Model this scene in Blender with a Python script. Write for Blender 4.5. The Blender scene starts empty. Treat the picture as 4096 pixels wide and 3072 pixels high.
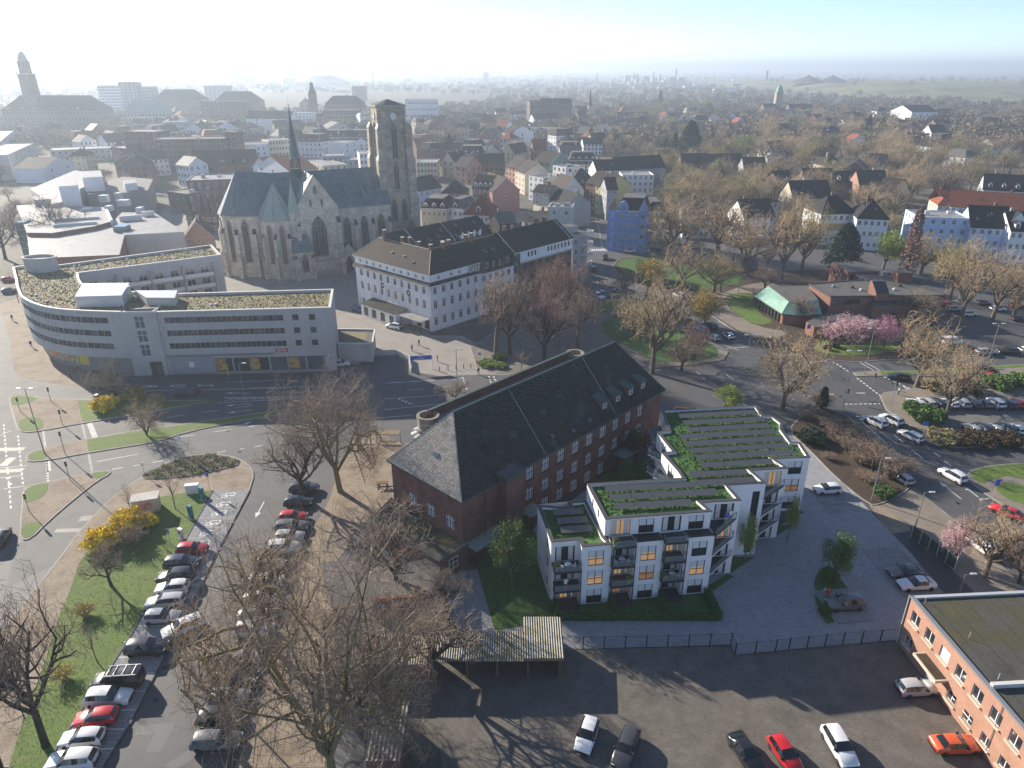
import bpy,bmesh,math,random
import numpy as np
from mathutils import Vector,Matrix
SC = bpy.context.scene
COL = SC.collection
R = math.radians
CAM_H = 60.0; PITCH = R(24.0); FPX = 2840.0
cam_d = bpy.data.cameras.new('camera'); cam = bpy.data.objects.new('camera',cam_d); COL.objects.link(cam)
cam.location = (0,0,CAM_H); cam.rotation_euler = (R(90) - PITCH,0,0)
cam_d.sensor_width = 36.0; cam_d.lens = 36.0 * FPX / 4096.0; cam_d.clip_start = 0.5; cam_d.clip_end = 90000
SC.camera = cam
SUN_AZ = R(-49.0); SUN_EL = R(22.0)
world = bpy.data.worlds.new('World'); SC.world = world; world.use_nodes = True
wn = world.node_tree.nodes; wl = world.node_tree.links
sky_n = wn.new('ShaderNodeTexSky'); sky_n.sky_type = 'NISHITA'; sky_n.sun_disc = False
sky_n.sun_elevation = SUN_EL; sky_n.sun_rotation = SUN_AZ
sky_n.altitude = 60; sky_n.air_density = 0.5; sky_n.dust_density = 0.05; sky_n.ozone_density = 1.2
wl.new(sky_n.outputs[0],wn['Background'].inputs[0]); wn['Background'].inputs[1].default_value = 0.09
sun_d = bpy.data.lights.new('sun','SUN'); sun_d.energy = 4.4; sun_d.angle = R(0.55); sun_d.color = (1.0,0.90,0.76)
sun = bpy.data.objects.new('sun',sun_d); COL.objects.link(sun)
sv = Vector((math.sin(SUN_AZ) * math.cos(SUN_EL),math.cos(SUN_AZ) * math.cos(SUN_EL),math.sin(SUN_EL)))
sun.rotation_euler = sv.to_track_quat('Z','Y').to_euler(); sun.location = sv * 300
SC.view_settings.view_transform = 'Standard'; SC.view_settings.look = 'None'
SC.view_settings.gamma = 1.0; SC.view_settings.use_curve_mapping = False
SC.view_settings.exposure = 1.30
SC.cycles.max_bounces = 5; SC.cycles.diffuse_bounces = 2; SC.cycles.glossy_bounces = 2
SC.cycles.transmission_bounces = 3; SC.cycles.volume_bounces = 0; SC.cycles.transparent_max_bounces = 6
SC.cycles.use_denoising = True; SC.cycles.caustics_reflective = False; SC.cycles.caustics_refractive = False
SC.cycles.sample_clamp_indirect = 4.0; SC.cycles.sample_clamp_direct = 12.0
_c,_s = math.cos(PITCH),math.sin(PITCH)
def G(u,v,z=0.0):
 x = (u - 2048) / FPX; y = (1536 - v) / FPX
 t = (CAM_H - z) / (_s - y * _c)
 return (x * t,(_c + y * _s) * t)
def ZAT(u,v,Y):
 y = (1536 - v) / FPX
 return CAM_H + (-_s + y * _c) * Y / (_c + y * _s)
def crop(x0,y0,s=2.0109): return lambda x,y: (x / s + x0,y / s + y0)
def GL(c,pts,z=0.0): return [G(*c(*p),z) for p in pts]
M = {}
def _mat(name):
 m = bpy.data.materials.new(name); m.use_nodes = True; M[name] = m
 nt = m.node_tree; return m,nt,nt.nodes['Principled BSDF'],nt.nodes.new,nt.links.new
def plain(name,c,rough=0.6,metal=0.0,spec=0.5,emit=None,coat=0.0):
 m,nt,b,N,L = _mat(name)
 b.inputs['Base Color'].default_value = (*c,1); b.inputs['Roughness'].default_value = rough
 b.inputs['Metallic'].default_value = metal; b.inputs['Specular IOR Level'].default_value = spec
 b.inputs['Coat Weight'].default_value = coat
 if emit: b.inputs['Emission Color'].default_value = (*emit[0],1); b.inputs['Emission Strength'].default_value = emit[1]
 return m
def noisy(name,cols,scale=1.0,rough=0.85,bump=0.0,bscale=None,coord='geo',spec=0.3,detail=6.0,stretch=None,fine=0.0,fscale=30.0,metal=0.0,dist=0.0):
 m,nt,b,N,L = _mat(name)
 if coord == 'geo': src = N('ShaderNodeNewGeometry').outputs['Position']
 else: src = N('ShaderNodeTexCoord').outputs['Object']
 if stretch:
  mp = N('ShaderNodeMapping'); mp.inputs['Scale'].default_value = stretch; L(src,mp.inputs[0]); src = mp.outputs[0]
 n = N('ShaderNodeTexNoise'); n.inputs['Scale'].default_value = scale; n.inputs['Detail'].default_value = detail
 n.inputs['Roughness'].default_value = 0.62; n.inputs['Distortion'].default_value = dist; L(src,n.inputs['Vector'])
 r = N('ShaderNodeValToRGB'); e = r.color_ramp.elements
 k = len(cols); e[0].position = 0.30; e[1].position = 0.70
 for i in range(k - 2): e.new(0.30 + 0.40 * (i + 1) / (k - 1))
 for i,c in enumerate(cols): e[i].color = (*c,1)
 L(n.outputs['Fac'],r.inputs[0]); out = r.outputs[0]
 if fine:
  n2 = N('ShaderNodeTexNoise'); n2.inputs['Scale'].default_value = fscale; n2.inputs['Detail'].default_value = 3; L(src,n2.inputs['Vector'])
  mr = N('ShaderNodeMapRange'); mr.inputs[1].default_value = 0.25; mr.inputs[2].default_value = 0.75
  mr.inputs[3].default_value = 1 - fine; mr.inputs[4].default_value = 1 + fine; L(n2.outputs['Fac'],mr.inputs[0])
  mx = N('ShaderNodeVectorMath'); mx.operation = 'SCALE'; L(out,mx.inputs[0]); L(mr.outputs[0],mx.inputs['Scale']); out = mx.outputs[0]
 L(out,b.inputs['Base Color']); b.inputs['Roughness'].default_value = rough
 b.inputs['Specular IOR Level'].default_value = spec; b.inputs['Metallic'].default_value = metal
 if bump:
  nb = N('ShaderNodeTexNoise'); nb.inputs['Scale'].default_value = bscale or scale * 6; nb.inputs['Detail'].default_value = 4; L(src,nb.inputs['Vector'])
  bp = N('ShaderNodeBump'); bp.inputs['Strength'].default_value = bump; bp.inputs['Distance'].default_value = 0.05
  L(nb.outputs['Fac'],bp.inputs['Height']); L(bp.outputs[0],b.inputs['Normal'])
 return m
def bricky(name,c1,c2,mortar,bw=0.25,bh=0.085,rough=0.88,vary=None,ms=0.012,flat=False):
 m,nt,b,N,L = _mat(name)
 tc = N('ShaderNodeTexCoord'); sp = N('ShaderNodeSeparateXYZ'); L(tc.outputs['Object'],sp.inputs[0])
 cb = N('ShaderNodeCombineXYZ')
 if flat: L(sp.outputs[0],cb.inputs[0]); L(sp.outputs[1],cb.inputs[1])
 else:
  ad = N('ShaderNodeMath'); ad.operation = 'ADD'; L(sp.outputs[0],ad.inputs[0]); L(sp.outputs[1],ad.inputs[1])
  L(ad.outputs[0],cb.inputs[0]); L(sp.outputs[2],cb.inputs[1])
 t = N('ShaderNodeTexBrick'); t.inputs['Scale'].default_value = 1.0
 t.inputs['Color1'].default_value = (*c1,1); t.inputs['Color2'].default_value = (*c2,1); t.inputs['Mortar'].default_value = (*mortar,1)
 t.inputs['Mortar Size'].default_value = ms; t.inputs['Brick Width'].default_value = bw; t.inputs['Row Height'].default_value = bh
 t.inputs['Bias'].default_value = 0.0
 L(cb.outputs[0],t.inputs['Vector'])
 n = N('ShaderNodeTexNoise'); n.inputs['Scale'].default_value = 0.45; n.inputs['Detail'].default_value = 8; n.inputs['Roughness'].default_value = 0.7
 L(tc.outputs['Object'],n.inputs['Vector'])
 mr = N('ShaderNodeMapRange'); mr.inputs[1].default_value = 0.28; mr.inputs[2].default_value = 0.72
 v = vary or 0.3; mr.inputs[3].default_value = 1 - v; mr.inputs[4].default_value = 1 + v; L(n.outputs['Fac'],mr.inputs[0])
 mx = N('ShaderNodeVectorMath'); mx.operation = 'SCALE'; L(t.outputs['Color'],mx.inputs[0]); L(mr.outputs[0],mx.inputs['Scale'])
 L(mx.outputs[0],b.inputs['Base Color']); b.inputs['Roughness'].default_value = rough; b.inputs['Specular IOR Level'].default_value = 0.25
 bp = N('ShaderNodeBump'); bp.inputs['Strength'].default_value = 0.35; bp.inputs['Distance'].default_value = 0.02
 iv = N('ShaderNodeMath'); iv.operation = 'SUBTRACT'; iv.inputs[0].default_value = 1.0; L(t.outputs['Fac'],iv.inputs[1])
 L(iv.outputs[0],bp.inputs['Height']); L(bp.outputs[0],b.inputs['Normal'])
 return m
def stripy(name,c1,c2,period,axis=0,rough=0.6,metal=0.0,vary=0.25,sharp=0.15,bump=0.4):
 m,nt,b,N,L = _mat(name)
 tc = N('ShaderNodeTexCoord'); sp = N('ShaderNodeSeparateXYZ'); L(tc.outputs['Object'],sp.inputs[0])
 mo = N('ShaderNodeMath'); mo.operation = 'MULTIPLY'; mo.inputs[1].default_value = 1.0 / period; L(sp.outputs[axis],mo.inputs[0])
 fr = N('ShaderNodeMath'); fr.operation = 'FRACT'; L(mo.outputs[0],fr.inputs[0])
 rp = N('ShaderNodeValToRGB'); e = rp.color_ramp.elements; e[0].position = 0.0; e[0].color = (*c2,1); e[1].position = sharp; e[1].color = (*c1,1)
 L(fr.outputs[0],rp.inputs[0])
 n = N('ShaderNodeTexNoise'); n.inputs['Scale'].default_value = 0.5; n.inputs['Detail'].default_value = 8; n.inputs['Roughness'].default_value = 0.7; L(tc.outputs['Object'],n.inputs['Vector'])
 mr = N('ShaderNodeMapRange'); mr.inputs[1].default_value = 0.28; mr.inputs[2].default_value = 0.72; mr.inputs[3].default_value = 1 - vary; mr.inputs[4].default_value = 1 + vary; L(n.outputs['Fac'],mr.inputs[0])
 mx = N('ShaderNodeVectorMath'); mx.operation = 'SCALE'; L(rp.outputs[0],mx.inputs[0]); L(mr.outputs[0],mx.inputs['Scale'])
 L(mx.outputs[0],b.inputs['Base Color']); b.inputs['Roughness'].default_value = rough; b.inputs['Metallic'].default_value = metal; b.inputs['Specular IOR Level'].default_value = 0.35
 bp = N('ShaderNodeBump'); bp.inputs['Strength'].default_value = bump; bp.inputs['Distance'].default_value = 0.04
 L(fr.outputs[0],bp.inputs['Height']); L(bp.outputs[0],b.inputs['Normal'])
 return m
noisy('land',[(.07,.06,.032),(.11,.085,.055),(.075,.078,.032),(.12,.10,.07)],0.004,fine=.35,fscale=.06)
noisy('asphalt',[(.058,.059,.062),(.088,.087,.088),(.07,.07,.072)],0.12,rough=.72,fine=.16,fscale=9,bump=.15,bscale=14,spec=.5)
noisy('asphalt_dark',[(.040,.043,.050),(.058,.060,.066)],0.2,rough=.6,fine=.14,fscale=9,spec=.5)
noisy('asphalt_light',[(.10,.098,.095),(.15,.145,.135),(.115,.11,.105)],0.18,rough=.8,fine=.16,fscale=7,spec=.5)
noisy('pavement',[(.17,.145,.115),(.24,.205,.165),(.20,.175,.145)],0.22,fine=.2,fscale=6)
noisy('gravel_tan',[(.20,.155,.11),(.29,.235,.175),(.23,.18,.13),(.17,.13,.09)],0.3,fine=.28,fscale=5,bump=.3,bscale=12)
noisy('plaza',[(.22,.20,.18),(.29,.265,.235),(.25,.23,.205)],0.16,fine=.18,fscale=4)
noisy('grass',[(.065,.105,.02),(.125,.185,.035),(.095,.15,.028),(.15,.18,.055)],0.5,fine=.28,fscale=7,bump=.4,bscale=16)
noisy('grass_dark',[(.036,.085,.018),(.066,.135,.028),(.062,.105,.028)],0.8,fine=.5,fscale=9,bump=.7,bscale=18)
noisy('soil',[(.035,.026,.02),(.075,.052,.036),(.05,.045,.025)],0.6,fine=.5,fscale=8,bump=.6,bscale=14)
noisy('sand',[(.13,.115,.10),(.19,.17,.145)],0.4,fine=.2,fscale=7)
bricky('setts',(.135,.12,.102),(.18,.162,.14),(.09,.082,.074),.24,.12,flat=True,vary=.3,ms=.012)
bricky('new_paving',(.27,.275,.285),(.34,.345,.355),(.21,.213,.22),.40,.20,flat=True,vary=.12,ms=.010)
bricky('new_cobble',(.26,.265,.27),(.42,.425,.43),(.14,.14,.145),.22,.15,flat=True,vary=.15,ms=.022)
plain('kerb',(.30,.285,.26),.8); plain('kerb_dark',(.07,.068,.066),.8)
noisy('road_paint',[(.55,.55,.54),(.72,.72,.70)],2.0,rough=.6,fine=.2,fscale=12)
noisy('road_paint_worn',[(.24,.235,.23),(.5,.49,.48)],1.5,rough=.6,fine=.3,fscale=10)
bricky('brick_school',(.175,.072,.055),(.235,.105,.08),(.15,.105,.09),vary=.38)
bricky('brick_orange',(.36,.175,.115),(.44,.225,.15),(.36,.27,.22),vary=.16)
bricky('brick_brown',(.19,.085,.055),(.25,.115,.075),(.17,.12,.10),vary=.25)
bricky('brick_library',(.215,.095,.065),(.26,.12,.085),(.2,.13,.11),vary=.2)
bricky('brick_dull',(.15,.10,.085),(.20,.135,.11),(.17,.14,.12),vary=.3)
bricky('stone_church',(.62,.55,.455),(.47,.415,.34),(.38,.335,.275),.85,.36,vary=.42,ms=.02)
bricky('stone_tower',(.43,.375,.295),(.30,.26,.205),(.24,.21,.17),.85,.36,vary=.5,ms=.02)
plain('stone_trim',(.36,.31,.245),.85)
noisy('render_white',[(.70,.71,.72),(.82,.82,.82)],0.35,coord='obj',fine=.05,fscale=4)
noisy('new_white',[(.80,.80,.80),(.84,.84,.84)],0.3,coord='obj',rough=.7)
noisy('hotel_white',[(.60,.62,.65),(.78,.79,.80),(.70,.71,.73)],0.5,coord='obj',stretch=(1,1,.25),fine=.06,fscale=5)
noisy('render_cream',[(.50,.44,.33),(.60,.53,.41)],0.4,coord='obj')
noisy('render_grey',[(.30,.30,.30),(.38,.375,.37)],0.4,coord='obj')
noisy('render_blue',[(.13,.26,.56),(.17,.31,.62)],0.5,coord='obj',fine=.06,fscale=4)
noisy('render_paleblue',[(.42,.55,.74),(.50,.62,.80)],0.5,coord='obj')
noisy('render_yellow',[(.58,.50,.20),(.66,.58,.26)],0.5,coord='obj')
noisy('render_green',[(.13,.21,.19),(.17,.26,.23)],0.5,coord='obj')
noisy('render_pink',[(.34,.17,.15),(.40,.21,.18)],0.5,coord='obj')
noisy('render_ochre',[(.50,.33,.10),(.58,.40,.15)],0.5,coord='obj')
noisy('concrete',[(.40,.385,.355),(.50,.48,.445),(.44,.42,.39)],0.25,coord='obj',stretch=(1,1,.35),fine=.08,fscale=3)
noisy('concrete_dark',[(.20,.195,.185),(.28,.27,.26)],0.4,coord='obj')
noisy('tile_dark',[(.018,.019,.021),(.032,.031,.031),(.024,.026,.027)],0.5,coord='obj',rough=.7,spec=.08,fine=.3,fscale=3.2,bump=.5,bscale=4)
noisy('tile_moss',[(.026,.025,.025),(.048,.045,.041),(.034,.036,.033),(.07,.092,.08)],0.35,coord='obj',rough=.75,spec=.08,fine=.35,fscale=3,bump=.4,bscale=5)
noisy('slate_sunlit',[(.33,.295,.25),(.46,.415,.355),(.24,.215,.185)],0.5,coord='obj',rough=.65,fine=.45,fscale=4)  # school hip slates, brightened in colour to stand for sun catching them
noisy('tile_brown',[(.034,.027,.022),(.056,.043,.034),(.043,.036,.028)],0.6,coord='obj',rough=.75,spec=.08,fine=.3,fscale=3,bump=.4,bscale=4)
noisy('tile_red',[(.19,.062,.038),(.27,.10,.06)],0.6,coord='obj',rough=.75,spec=.08,fine=.25,fscale=3,bump=.4,bscale=4)
noisy('roof_felt',[(.075,.072,.066),(.125,.118,.105),(.095,.09,.08)],0.3,rough=.7,fine=.15,fscale=3)
noisy('roof_felt_light',[(.17,.165,.16),(.30,.29,.275),(.22,.215,.205)],0.25,rough=.55,fine=.12,fscale=2)
noisy('roof_felt_moss',[(.055,.054,.05),(.085,.08,.07),(.075,.072,.04),(.11,.085,.04)],0.22,rough=.75,fine=.15,fscale=3)
noisy('sedum',[(.17,.125,.07),(.235,.175,.10),(.165,.165,.06),(.26,.22,.13)],0.7,fine=.4,fscale=7,bump=.9,bscale=9)
noisy('green_roof',[(.04,.10,.026),(.075,.16,.042),(.055,.125,.034)],1.2,fine=.55,fscale=9,bump=.9,bscale=14)
stripy('copper_church',(.135,.175,.185),(.055,.074,.082),.62,axis=0,rough=.5,vary=.38,sharp=.22)
stripy('copper_green',(.20,.36,.29),(.10,.19,.15),.6,axis=0,rough=.6,vary=.22)
noisy('copper_pale',[(.26,.32,.29),(.36,.40,.36)],.6,coord='obj',rough=.6,fine=.2,fscale=3)
noisy('copper_dark',[(.035,.065,.058),(.07,.11,.095)],.8,coord='obj',rough=.55)
plain('coping_dark',(.05,.047,.05),.65); plain('coping_light',(.62,.61,.58),.6)
plain('metal_dark',(.022,.023,.026),.45,0.3); plain('metal_grey',(.30,.31,.32),.45,.4); plain('metal_light',(.58,.59,.60),.4,.3)
plain('anthracite',(.022,.026,.034),.5); plain('frame_white',(.78,.79,.80),.5); plain('frame_dark',(.03,.032,.036),.5)
plain('glass',(.022,.028,.034),.06,spec=.8); plain('glass_sky',(.075,.095,.115),.05,spec=.9)
plain('glass_green',(.10,.17,.17),.08,spec=.9); plain('church_glass',(.030,.036,.045),.25,spec=.6)
plain('curtain',(.62,.60,.57),.9); plain('blind',(.70,.70,.70),.8)
plain('lit_room',(.30,.16,.07),.8,emit=((1.0,.60,.30),.13)); plain('lit_room_dim',(.22,.12,.06),.8,emit=((1.0,.50,.22),.06))
plain('solar',(.075,.078,.082),.35,spec=.6); plain('wood',(.13,.075,.04),.7); plain('black',(.012,.012,.013),.6)
plain('red',(.55,.035,.03),.5); plain('sign_blue',(.03,.12,.50),.45); plain('sign_white',(.78,.78,.78),.5); plain('teal',(.02,.23,.26),.45)
plain('yellow',(.72,.50,.03),.5); plain('orange',(.70,.22,.07),.5); plain('skin',(.52,.32,.23),.6)
m,nt,b,N,L = _mat('clear_glass')
b.inputs['Base Color'].default_value = (.55,.66,.68,1); b.inputs['Roughness'].default_value = .04; b.inputs['Alpha'].default_value = .22
def empty(name,loc=(0,0,0),rz=0.0):
 o = bpy.data.objects.new(name,None); COL.objects.link(o); o.location = loc; o.rotation_euler = (0,0,rz); o.empty_display_size = .5
 return o
def tag(o,label=None,cat=None,group=None,kind=None):
 if label: o['label'] = label
 if cat: o['category'] = cat
 if group: o['group'] = group
 if kind: o['kind'] = kind
 return o
def thing(name,label,cat,loc=(0,0,0),rz=0.0,group=None): return tag(empty(name,(loc[0],loc[1],loc[2] if len(loc) > 2 else 0.0),rz),label,cat,group)
def link(name,me,parent=None,loc=None,rz=None,scale=None,kind=None,label=None):
 o = bpy.data.objects.new(name,me); COL.objects.link(o)
 if parent is not None: o.parent = parent
 if loc is not None: o.location = loc
 if rz is not None: o.rotation_euler = (0,0,rz)
 if scale is not None: o.scale = scale
 if kind: o['kind'] = kind
 if label: o['label'] = label
 return o
class MB:
 def __init__(s): s.v = []; s.f = []; s.m = []; s.mats = []
 def mi(s,m):
  if m not in s.mats: s.mats.append(m)
  return s.mats.index(m)
 def poly(s,pts,m):
  n = len(s.v); s.v.extend([tuple(p) for p in pts]); s.f.append(tuple(range(n,n + len(pts)))); s.m.append(s.mi(m)); return s
 def box(s,x0,x1,y0,y1,z0,z1,m,mt=None):
  n = len(s.v); s.v.extend([(x0,y0,z0),(x1,y0,z0),(x1,y1,z0),(x0,y1,z0),(x0,y0,z1),(x1,y0,z1),(x1,y1,z1),(x0,y1,z1)])
  i = s.mi(m); j = s.mi(mt) if mt else i
  for f,k in (((0,3,2,1),i),((4,5,6,7),j),((0,1,5,4),i),((1,2,6,5),i),((2,3,7,6),i),((3,0,4,7),i)):
   s.f.append(tuple(n + a for a in f)); s.m.append(k)
  return s
 def obox(s,p0,p1,w,z0,z1,m,mt=None):
  dx,dy = p1[0] - p0[0],p1[1] - p0[1]; l = math.hypot(dx,dy) or 1; nx,ny = -dy / l * w / 2,dx / l * w / 2
  return s.prism([(p0[0] - nx,p0[1] - ny),(p1[0] - nx,p1[1] - ny),(p1[0] + nx,p1[1] + ny),(p0[0] + nx,p0[1] + ny)],z0,z1,m,mt)
 def prism(s,pts,z0,z1,m,mt=None,bottom=False):
  a = sum(pts[i][0] * pts[(i + 1) % len(pts)][1] - pts[(i + 1) % len(pts)][0] * pts[i][1] for i in range(len(pts)))
  if a < 0: pts = pts[::-1]
  k = len(pts); n = len(s.v); i = s.mi(m); j = s.mi(mt) if mt else i
  s.v.extend([(p[0],p[1],z0) for p in pts]); s.v.extend([(p[0],p[1],z1) for p in pts])
  for q in range(k): s.f.append((n + q,n + (q + 1) % k,n + k + (q + 1) % k,n + k + q)); s.m.append(i)
  s.f.append(tuple(range(n + k,n + 2 * k))); s.m.append(j)
  if bottom: s.f.append(tuple(range(n + k - 1,n - 1,-1))); s.m.append(i)
  return s
 def tube(s,p0,p1,r0,r1,m,n=8,cap=True):
  p0 = Vector(p0); p1 = Vector(p1); d = (p1 - p0); L = d.length or 1e-6; d /= L
  a = d.cross(Vector((0,0,1))); a = a.normalized() if a.length > 1e-4 else Vector((1,0,0)); b = d.cross(a)
  k = len(s.v); i = s.mi(m)
  for p,r in ((p0,r0),(p1,r1)):
   for q in range(n):
    t = 2 * math.pi * q / n; s.v.append(tuple(p + a * (math.cos(t) * r) + b * (math.sin(t) * r)))
  for q in range(n): s.f.append((k + q,k + n + q,k + n + (q + 1) % n,k + (q + 1) % n)); s.m.append(i)
  if cap: s.f.append(tuple(k + n - 1 - q for q in range(n))[::-1]); s.m.append(i); s.f.append(tuple(k + n + q for q in range(n))[::-1]); s.m.append(i)
  return s
 def path(s,pts,r,m,n=6):
  for a,b in zip(pts,pts[1:]): s.tube(a,b,r,r,m,n)
  return s
 def lathe(s,prof,m,n=16,c=(0,0),a0=0.0,a1=2 * math.pi):
  full = abs(a1 - a0 - 2 * math.pi) < 1e-6; k = len(s.v); i = s.mi(m); nn = n if full else n + 1
  for r,z in prof:
   for q in range(nn):
    t = a0 + (a1 - a0) * q / n; s.v.append((c[0] + r * math.cos(t),c[1] + r * math.sin(t),z))
  for j in range(len(prof) - 1):
   for q in range(n):
    q2 = (q + 1) % nn; s.f.append((k + j * nn + q,k + j * nn + q2,k + (j + 1) * nn + q2,k + (j + 1) * nn + q)); s.m.append(i)
  return s
 def mesh(s,name,smooth=False):
  me = bpy.data.meshes.new(name); me.from_pydata(s.v,[],s.f)
  for x in s.mats: me.materials.append(M[x])
  if len(s.mats) > 1: me.polygons.foreach_set('material_index',s.m)
  if smooth: me.polygons.foreach_set('use_smooth',[True] * len(s.f))
  me.update(); return me
 def build(s,name,parent=None,smooth=False,**k): return link(name,s.mesh(name,smooth),parent,**k)
def np_mesh(name,V,F,mats,mi=None,smooth=False):
 me = bpy.data.meshes.new(name); V = np.ascontiguousarray(V,dtype=np.float32); F = np.ascontiguousarray(F,dtype=np.int32)
 k,q = F.shape
 me.vertices.add(len(V)); me.vertices.foreach_set('co',V.ravel())
 me.loops.add(k * q); me.loops.foreach_set('vertex_index',F.ravel())
 me.polygons.add(k); me.polygons.foreach_set('loop_start',np.arange(0,k * q,q,dtype=np.int32))
 for x in mats: me.materials.append(M[x])
 if mi is not None: me.polygons.foreach_set('material_index',np.ascontiguousarray(mi,dtype=np.int32))
 if smooth: me.polygons.foreach_set('use_smooth',np.ones(k,dtype=bool))
 me.update(calc_edges=True); return me
def facade(mb,org,ang,L,z0,z1,ops,m,dep=.16,mrev=None):
 d = (math.cos(ang),math.sin(ang)); o = (math.sin(ang),-math.cos(ang)); mrev = mrev or m
 def P(x,z,q=0.0): return (org[0] + d[0] * x - o[0] * q,org[1] + d[1] * x - o[1] * q,z)
 ops = [q for q in ops if q[0] > 0.01 and q[0] + q[2] < L - .01 and q[1] >= z0 and q[1] + q[3] < z1]
 zs = sorted({z0,z1} | {round(q[1],4) for q in ops} | {round(q[1] + q[3],4) for q in ops})
 for a,b in zip(zs,zs[1:]):
  zc = (a + b) / 2; row = sorted([q for q in ops if q[1] < zc < q[1] + q[3]]); x = 0.0
  for q in row:
   if q[0] > x + 1e-4: mb.poly([P(x,a),P(q[0],a),P(q[0],b),P(x,b)],m)
   x = q[0] + q[2]
  if L > x + 1e-4: mb.poly([P(x,a),P(L,a),P(L,b),P(x,b)],m)
 for (x,z,w,h) in ops:
  mb.poly([P(x,z),P(x,z,dep),P(x,z + h,dep),P(x,z + h)],mrev); mb.poly([P(x + w,z,dep),P(x + w,z),P(x + w,z + h),P(x + w,z + h,dep)],mrev)
  mb.poly([P(x,z),P(x + w,z),P(x + w,z,dep),P(x,z,dep)],mrev); mb.poly([P(x,z + h,dep),P(x + w,z + h,dep),P(x + w,z + h),P(x,z + h)],mrev)
 return ops
_WM = {}
def win_mesh(w,h,style='cross',fr='frame_white',gl='glass',dep=.16,t=.07):
 k = (round(w,2),round(h,2),style,fr,gl,round(dep,2),t)
 if k in _WM: return _WM[k]
 mb = MB(); y0,y1 = dep - .06,dep
 a,b = -w / 2,w / 2
 mb.box(a,b,y0,y1,0,t,fr); mb.box(a,b,y0,y1,h - t,h,fr); mb.box(a,a + t,y0,y1,t,h - t,fr); mb.box(b - t,b,y0,y1,t,h - t,fr)
 q = t * .42
 if style in ('cross','double','tee'): mb.box(-q,q,y0 + .005,y1,t,h - t,fr)
 if style == 'cross': mb.box(a + t,b - t,y0 + .003,y1 - .003,h * .60 - q,h * .60 + q,fr)
 if style == 'tee': mb.box(a + t,b - t,y0 + .003,y1 - .003,h * .74 - q,h * .74 + q,fr)
 if style == 'triple':
  for x in (-w / 6,w / 6): mb.box(x - q,x + q,y0 + .005,y1,t,h - t,fr)
 if style == 'grid':
  for x in (-w / 6,w / 6): mb.box(x - .06,x + .06,y0 - .07,y1,0,h,fr)
  mb.box(a,b,y0 - .03,y1 - .003,h * .70 - .06,h * .70 + .06,fr)
  for i in (1,2,4):
   mb.box(a + t,b - t,y0 + .01,y1 - .004,h * i * .175 - .02,h * i * .175 + .02,fr)
  for x in (-w / 3,0,w / 3): mb.box(x - .018,x + .018,y0 + .012,y1 - .002,t,h - t,fr)
 mb.poly([(a,y1 - .02,0),(b,y1 - .02,0),(b,y1 - .02,h),(a,y1 - .02,h)],gl)
 _WM[k] = mb.mesh('window'); return _WM[k]
def put_windows(parent,org,ang,ops,style='cross',fr='frame_white',gl='glass',dep=.16,name='window',t=.09):
 d = (math.cos(ang),math.sin(ang)); out = []
 for (x,z,w,h) in ops:
  g = gl if isinstance(gl,str) else random.choice(gl)
  out.append(link(name,win_mesh(w,h,style,fr,g,dep,t),parent,(org[0] + d[0] * (x + w / 2),org[1] + d[1] * (x + w / 2),z),ang))
 return out
def rows(L,z_list,n,w,h,m0=None,skip=()):
 o = []
 for zi,z in enumerate(z_list):
  for i in range(n):
   if (zi,i) in skip: continue
   o.append(((i + .5) * L / n - w / 2,z,w,h))
 return o
def sheet(name,pts,z,m,parent=None,kind='structure',label=None):
 a = sum(pts[i][0] * pts[(i + 1) % len(pts)][1] - pts[(i + 1) % len(pts)][0] * pts[i][1] for i in range(len(pts)))
 if a < 0: pts = pts[::-1]
 o = MB().poly([(p[0],p[1],z) for p in pts],m).build(name,parent)
 if parent is None: o['kind'] = kind
 if label: o['label'] = label
 return o
def smooth_poly(pts,it=2,closed=True):
 for _ in range(it):
  q = []; n = len(pts)
  for i in range(n if closed else n - 1):
   a,b = pts[i],pts[(i + 1) % n]
   q += [(a[0] * .75 + b[0] * .25,a[1] * .75 + b[1] * .25),(a[0] * .25 + b[0] * .75,a[1] * .25 + b[1] * .75)]
  pts = q if closed else [pts[0]] + q + [pts[-1]]
 return pts
def offset_poly(pts,d):
 a = sum(pts[i][0] * pts[(i + 1) % len(pts)][1] - pts[(i + 1) % len(pts)][0] * pts[i][1] for i in range(len(pts)))
 if a < 0: pts = pts[::-1]
 n = len(pts); o = []
 for i in range(n):
  p,q,r_ = Vector(pts[i - 1]),Vector(pts[i]),Vector(pts[(i + 1) % n])
  e1 = (q - p).normalized(); e2 = (r_ - q).normalized(); n1 = Vector((e1.y,-e1.x)); n2 = Vector((e2.y,-e2.x))
  k = n1 + n2; dn = max(.35,1 + n1.dot(n2)); o.append(tuple(q + k * (d / dn)))
 return o
def island(name,pts,m,h=.12,kerb='kerb',kw=.18,z=.012,kind='structure',label=None):
 a = sum(pts[i][0] * pts[(i + 1) % len(pts)][1] - pts[(i + 1) % len(pts)][0] * pts[i][1] for i in range(len(pts)))
 if a < 0: pts = pts[::-1]
 inn = offset_poly(pts,-kw); mb = MB(); n = len(pts)
 for i in range(n):
  j = (i + 1) % n
  mb.poly([(*pts[i],0),(*pts[j],0),(*pts[j],h),(*pts[i],h)],kerb); mb.poly([(*pts[i],h),(*pts[j],h),(*inn[j],h),(*inn[i],h)],kerb)
 mb.poly([(*p,h - .004) for p in inn],m)
 o = mb.build(name); o['kind'] = kind
 if label: o['label'] = label
 return o
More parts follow.
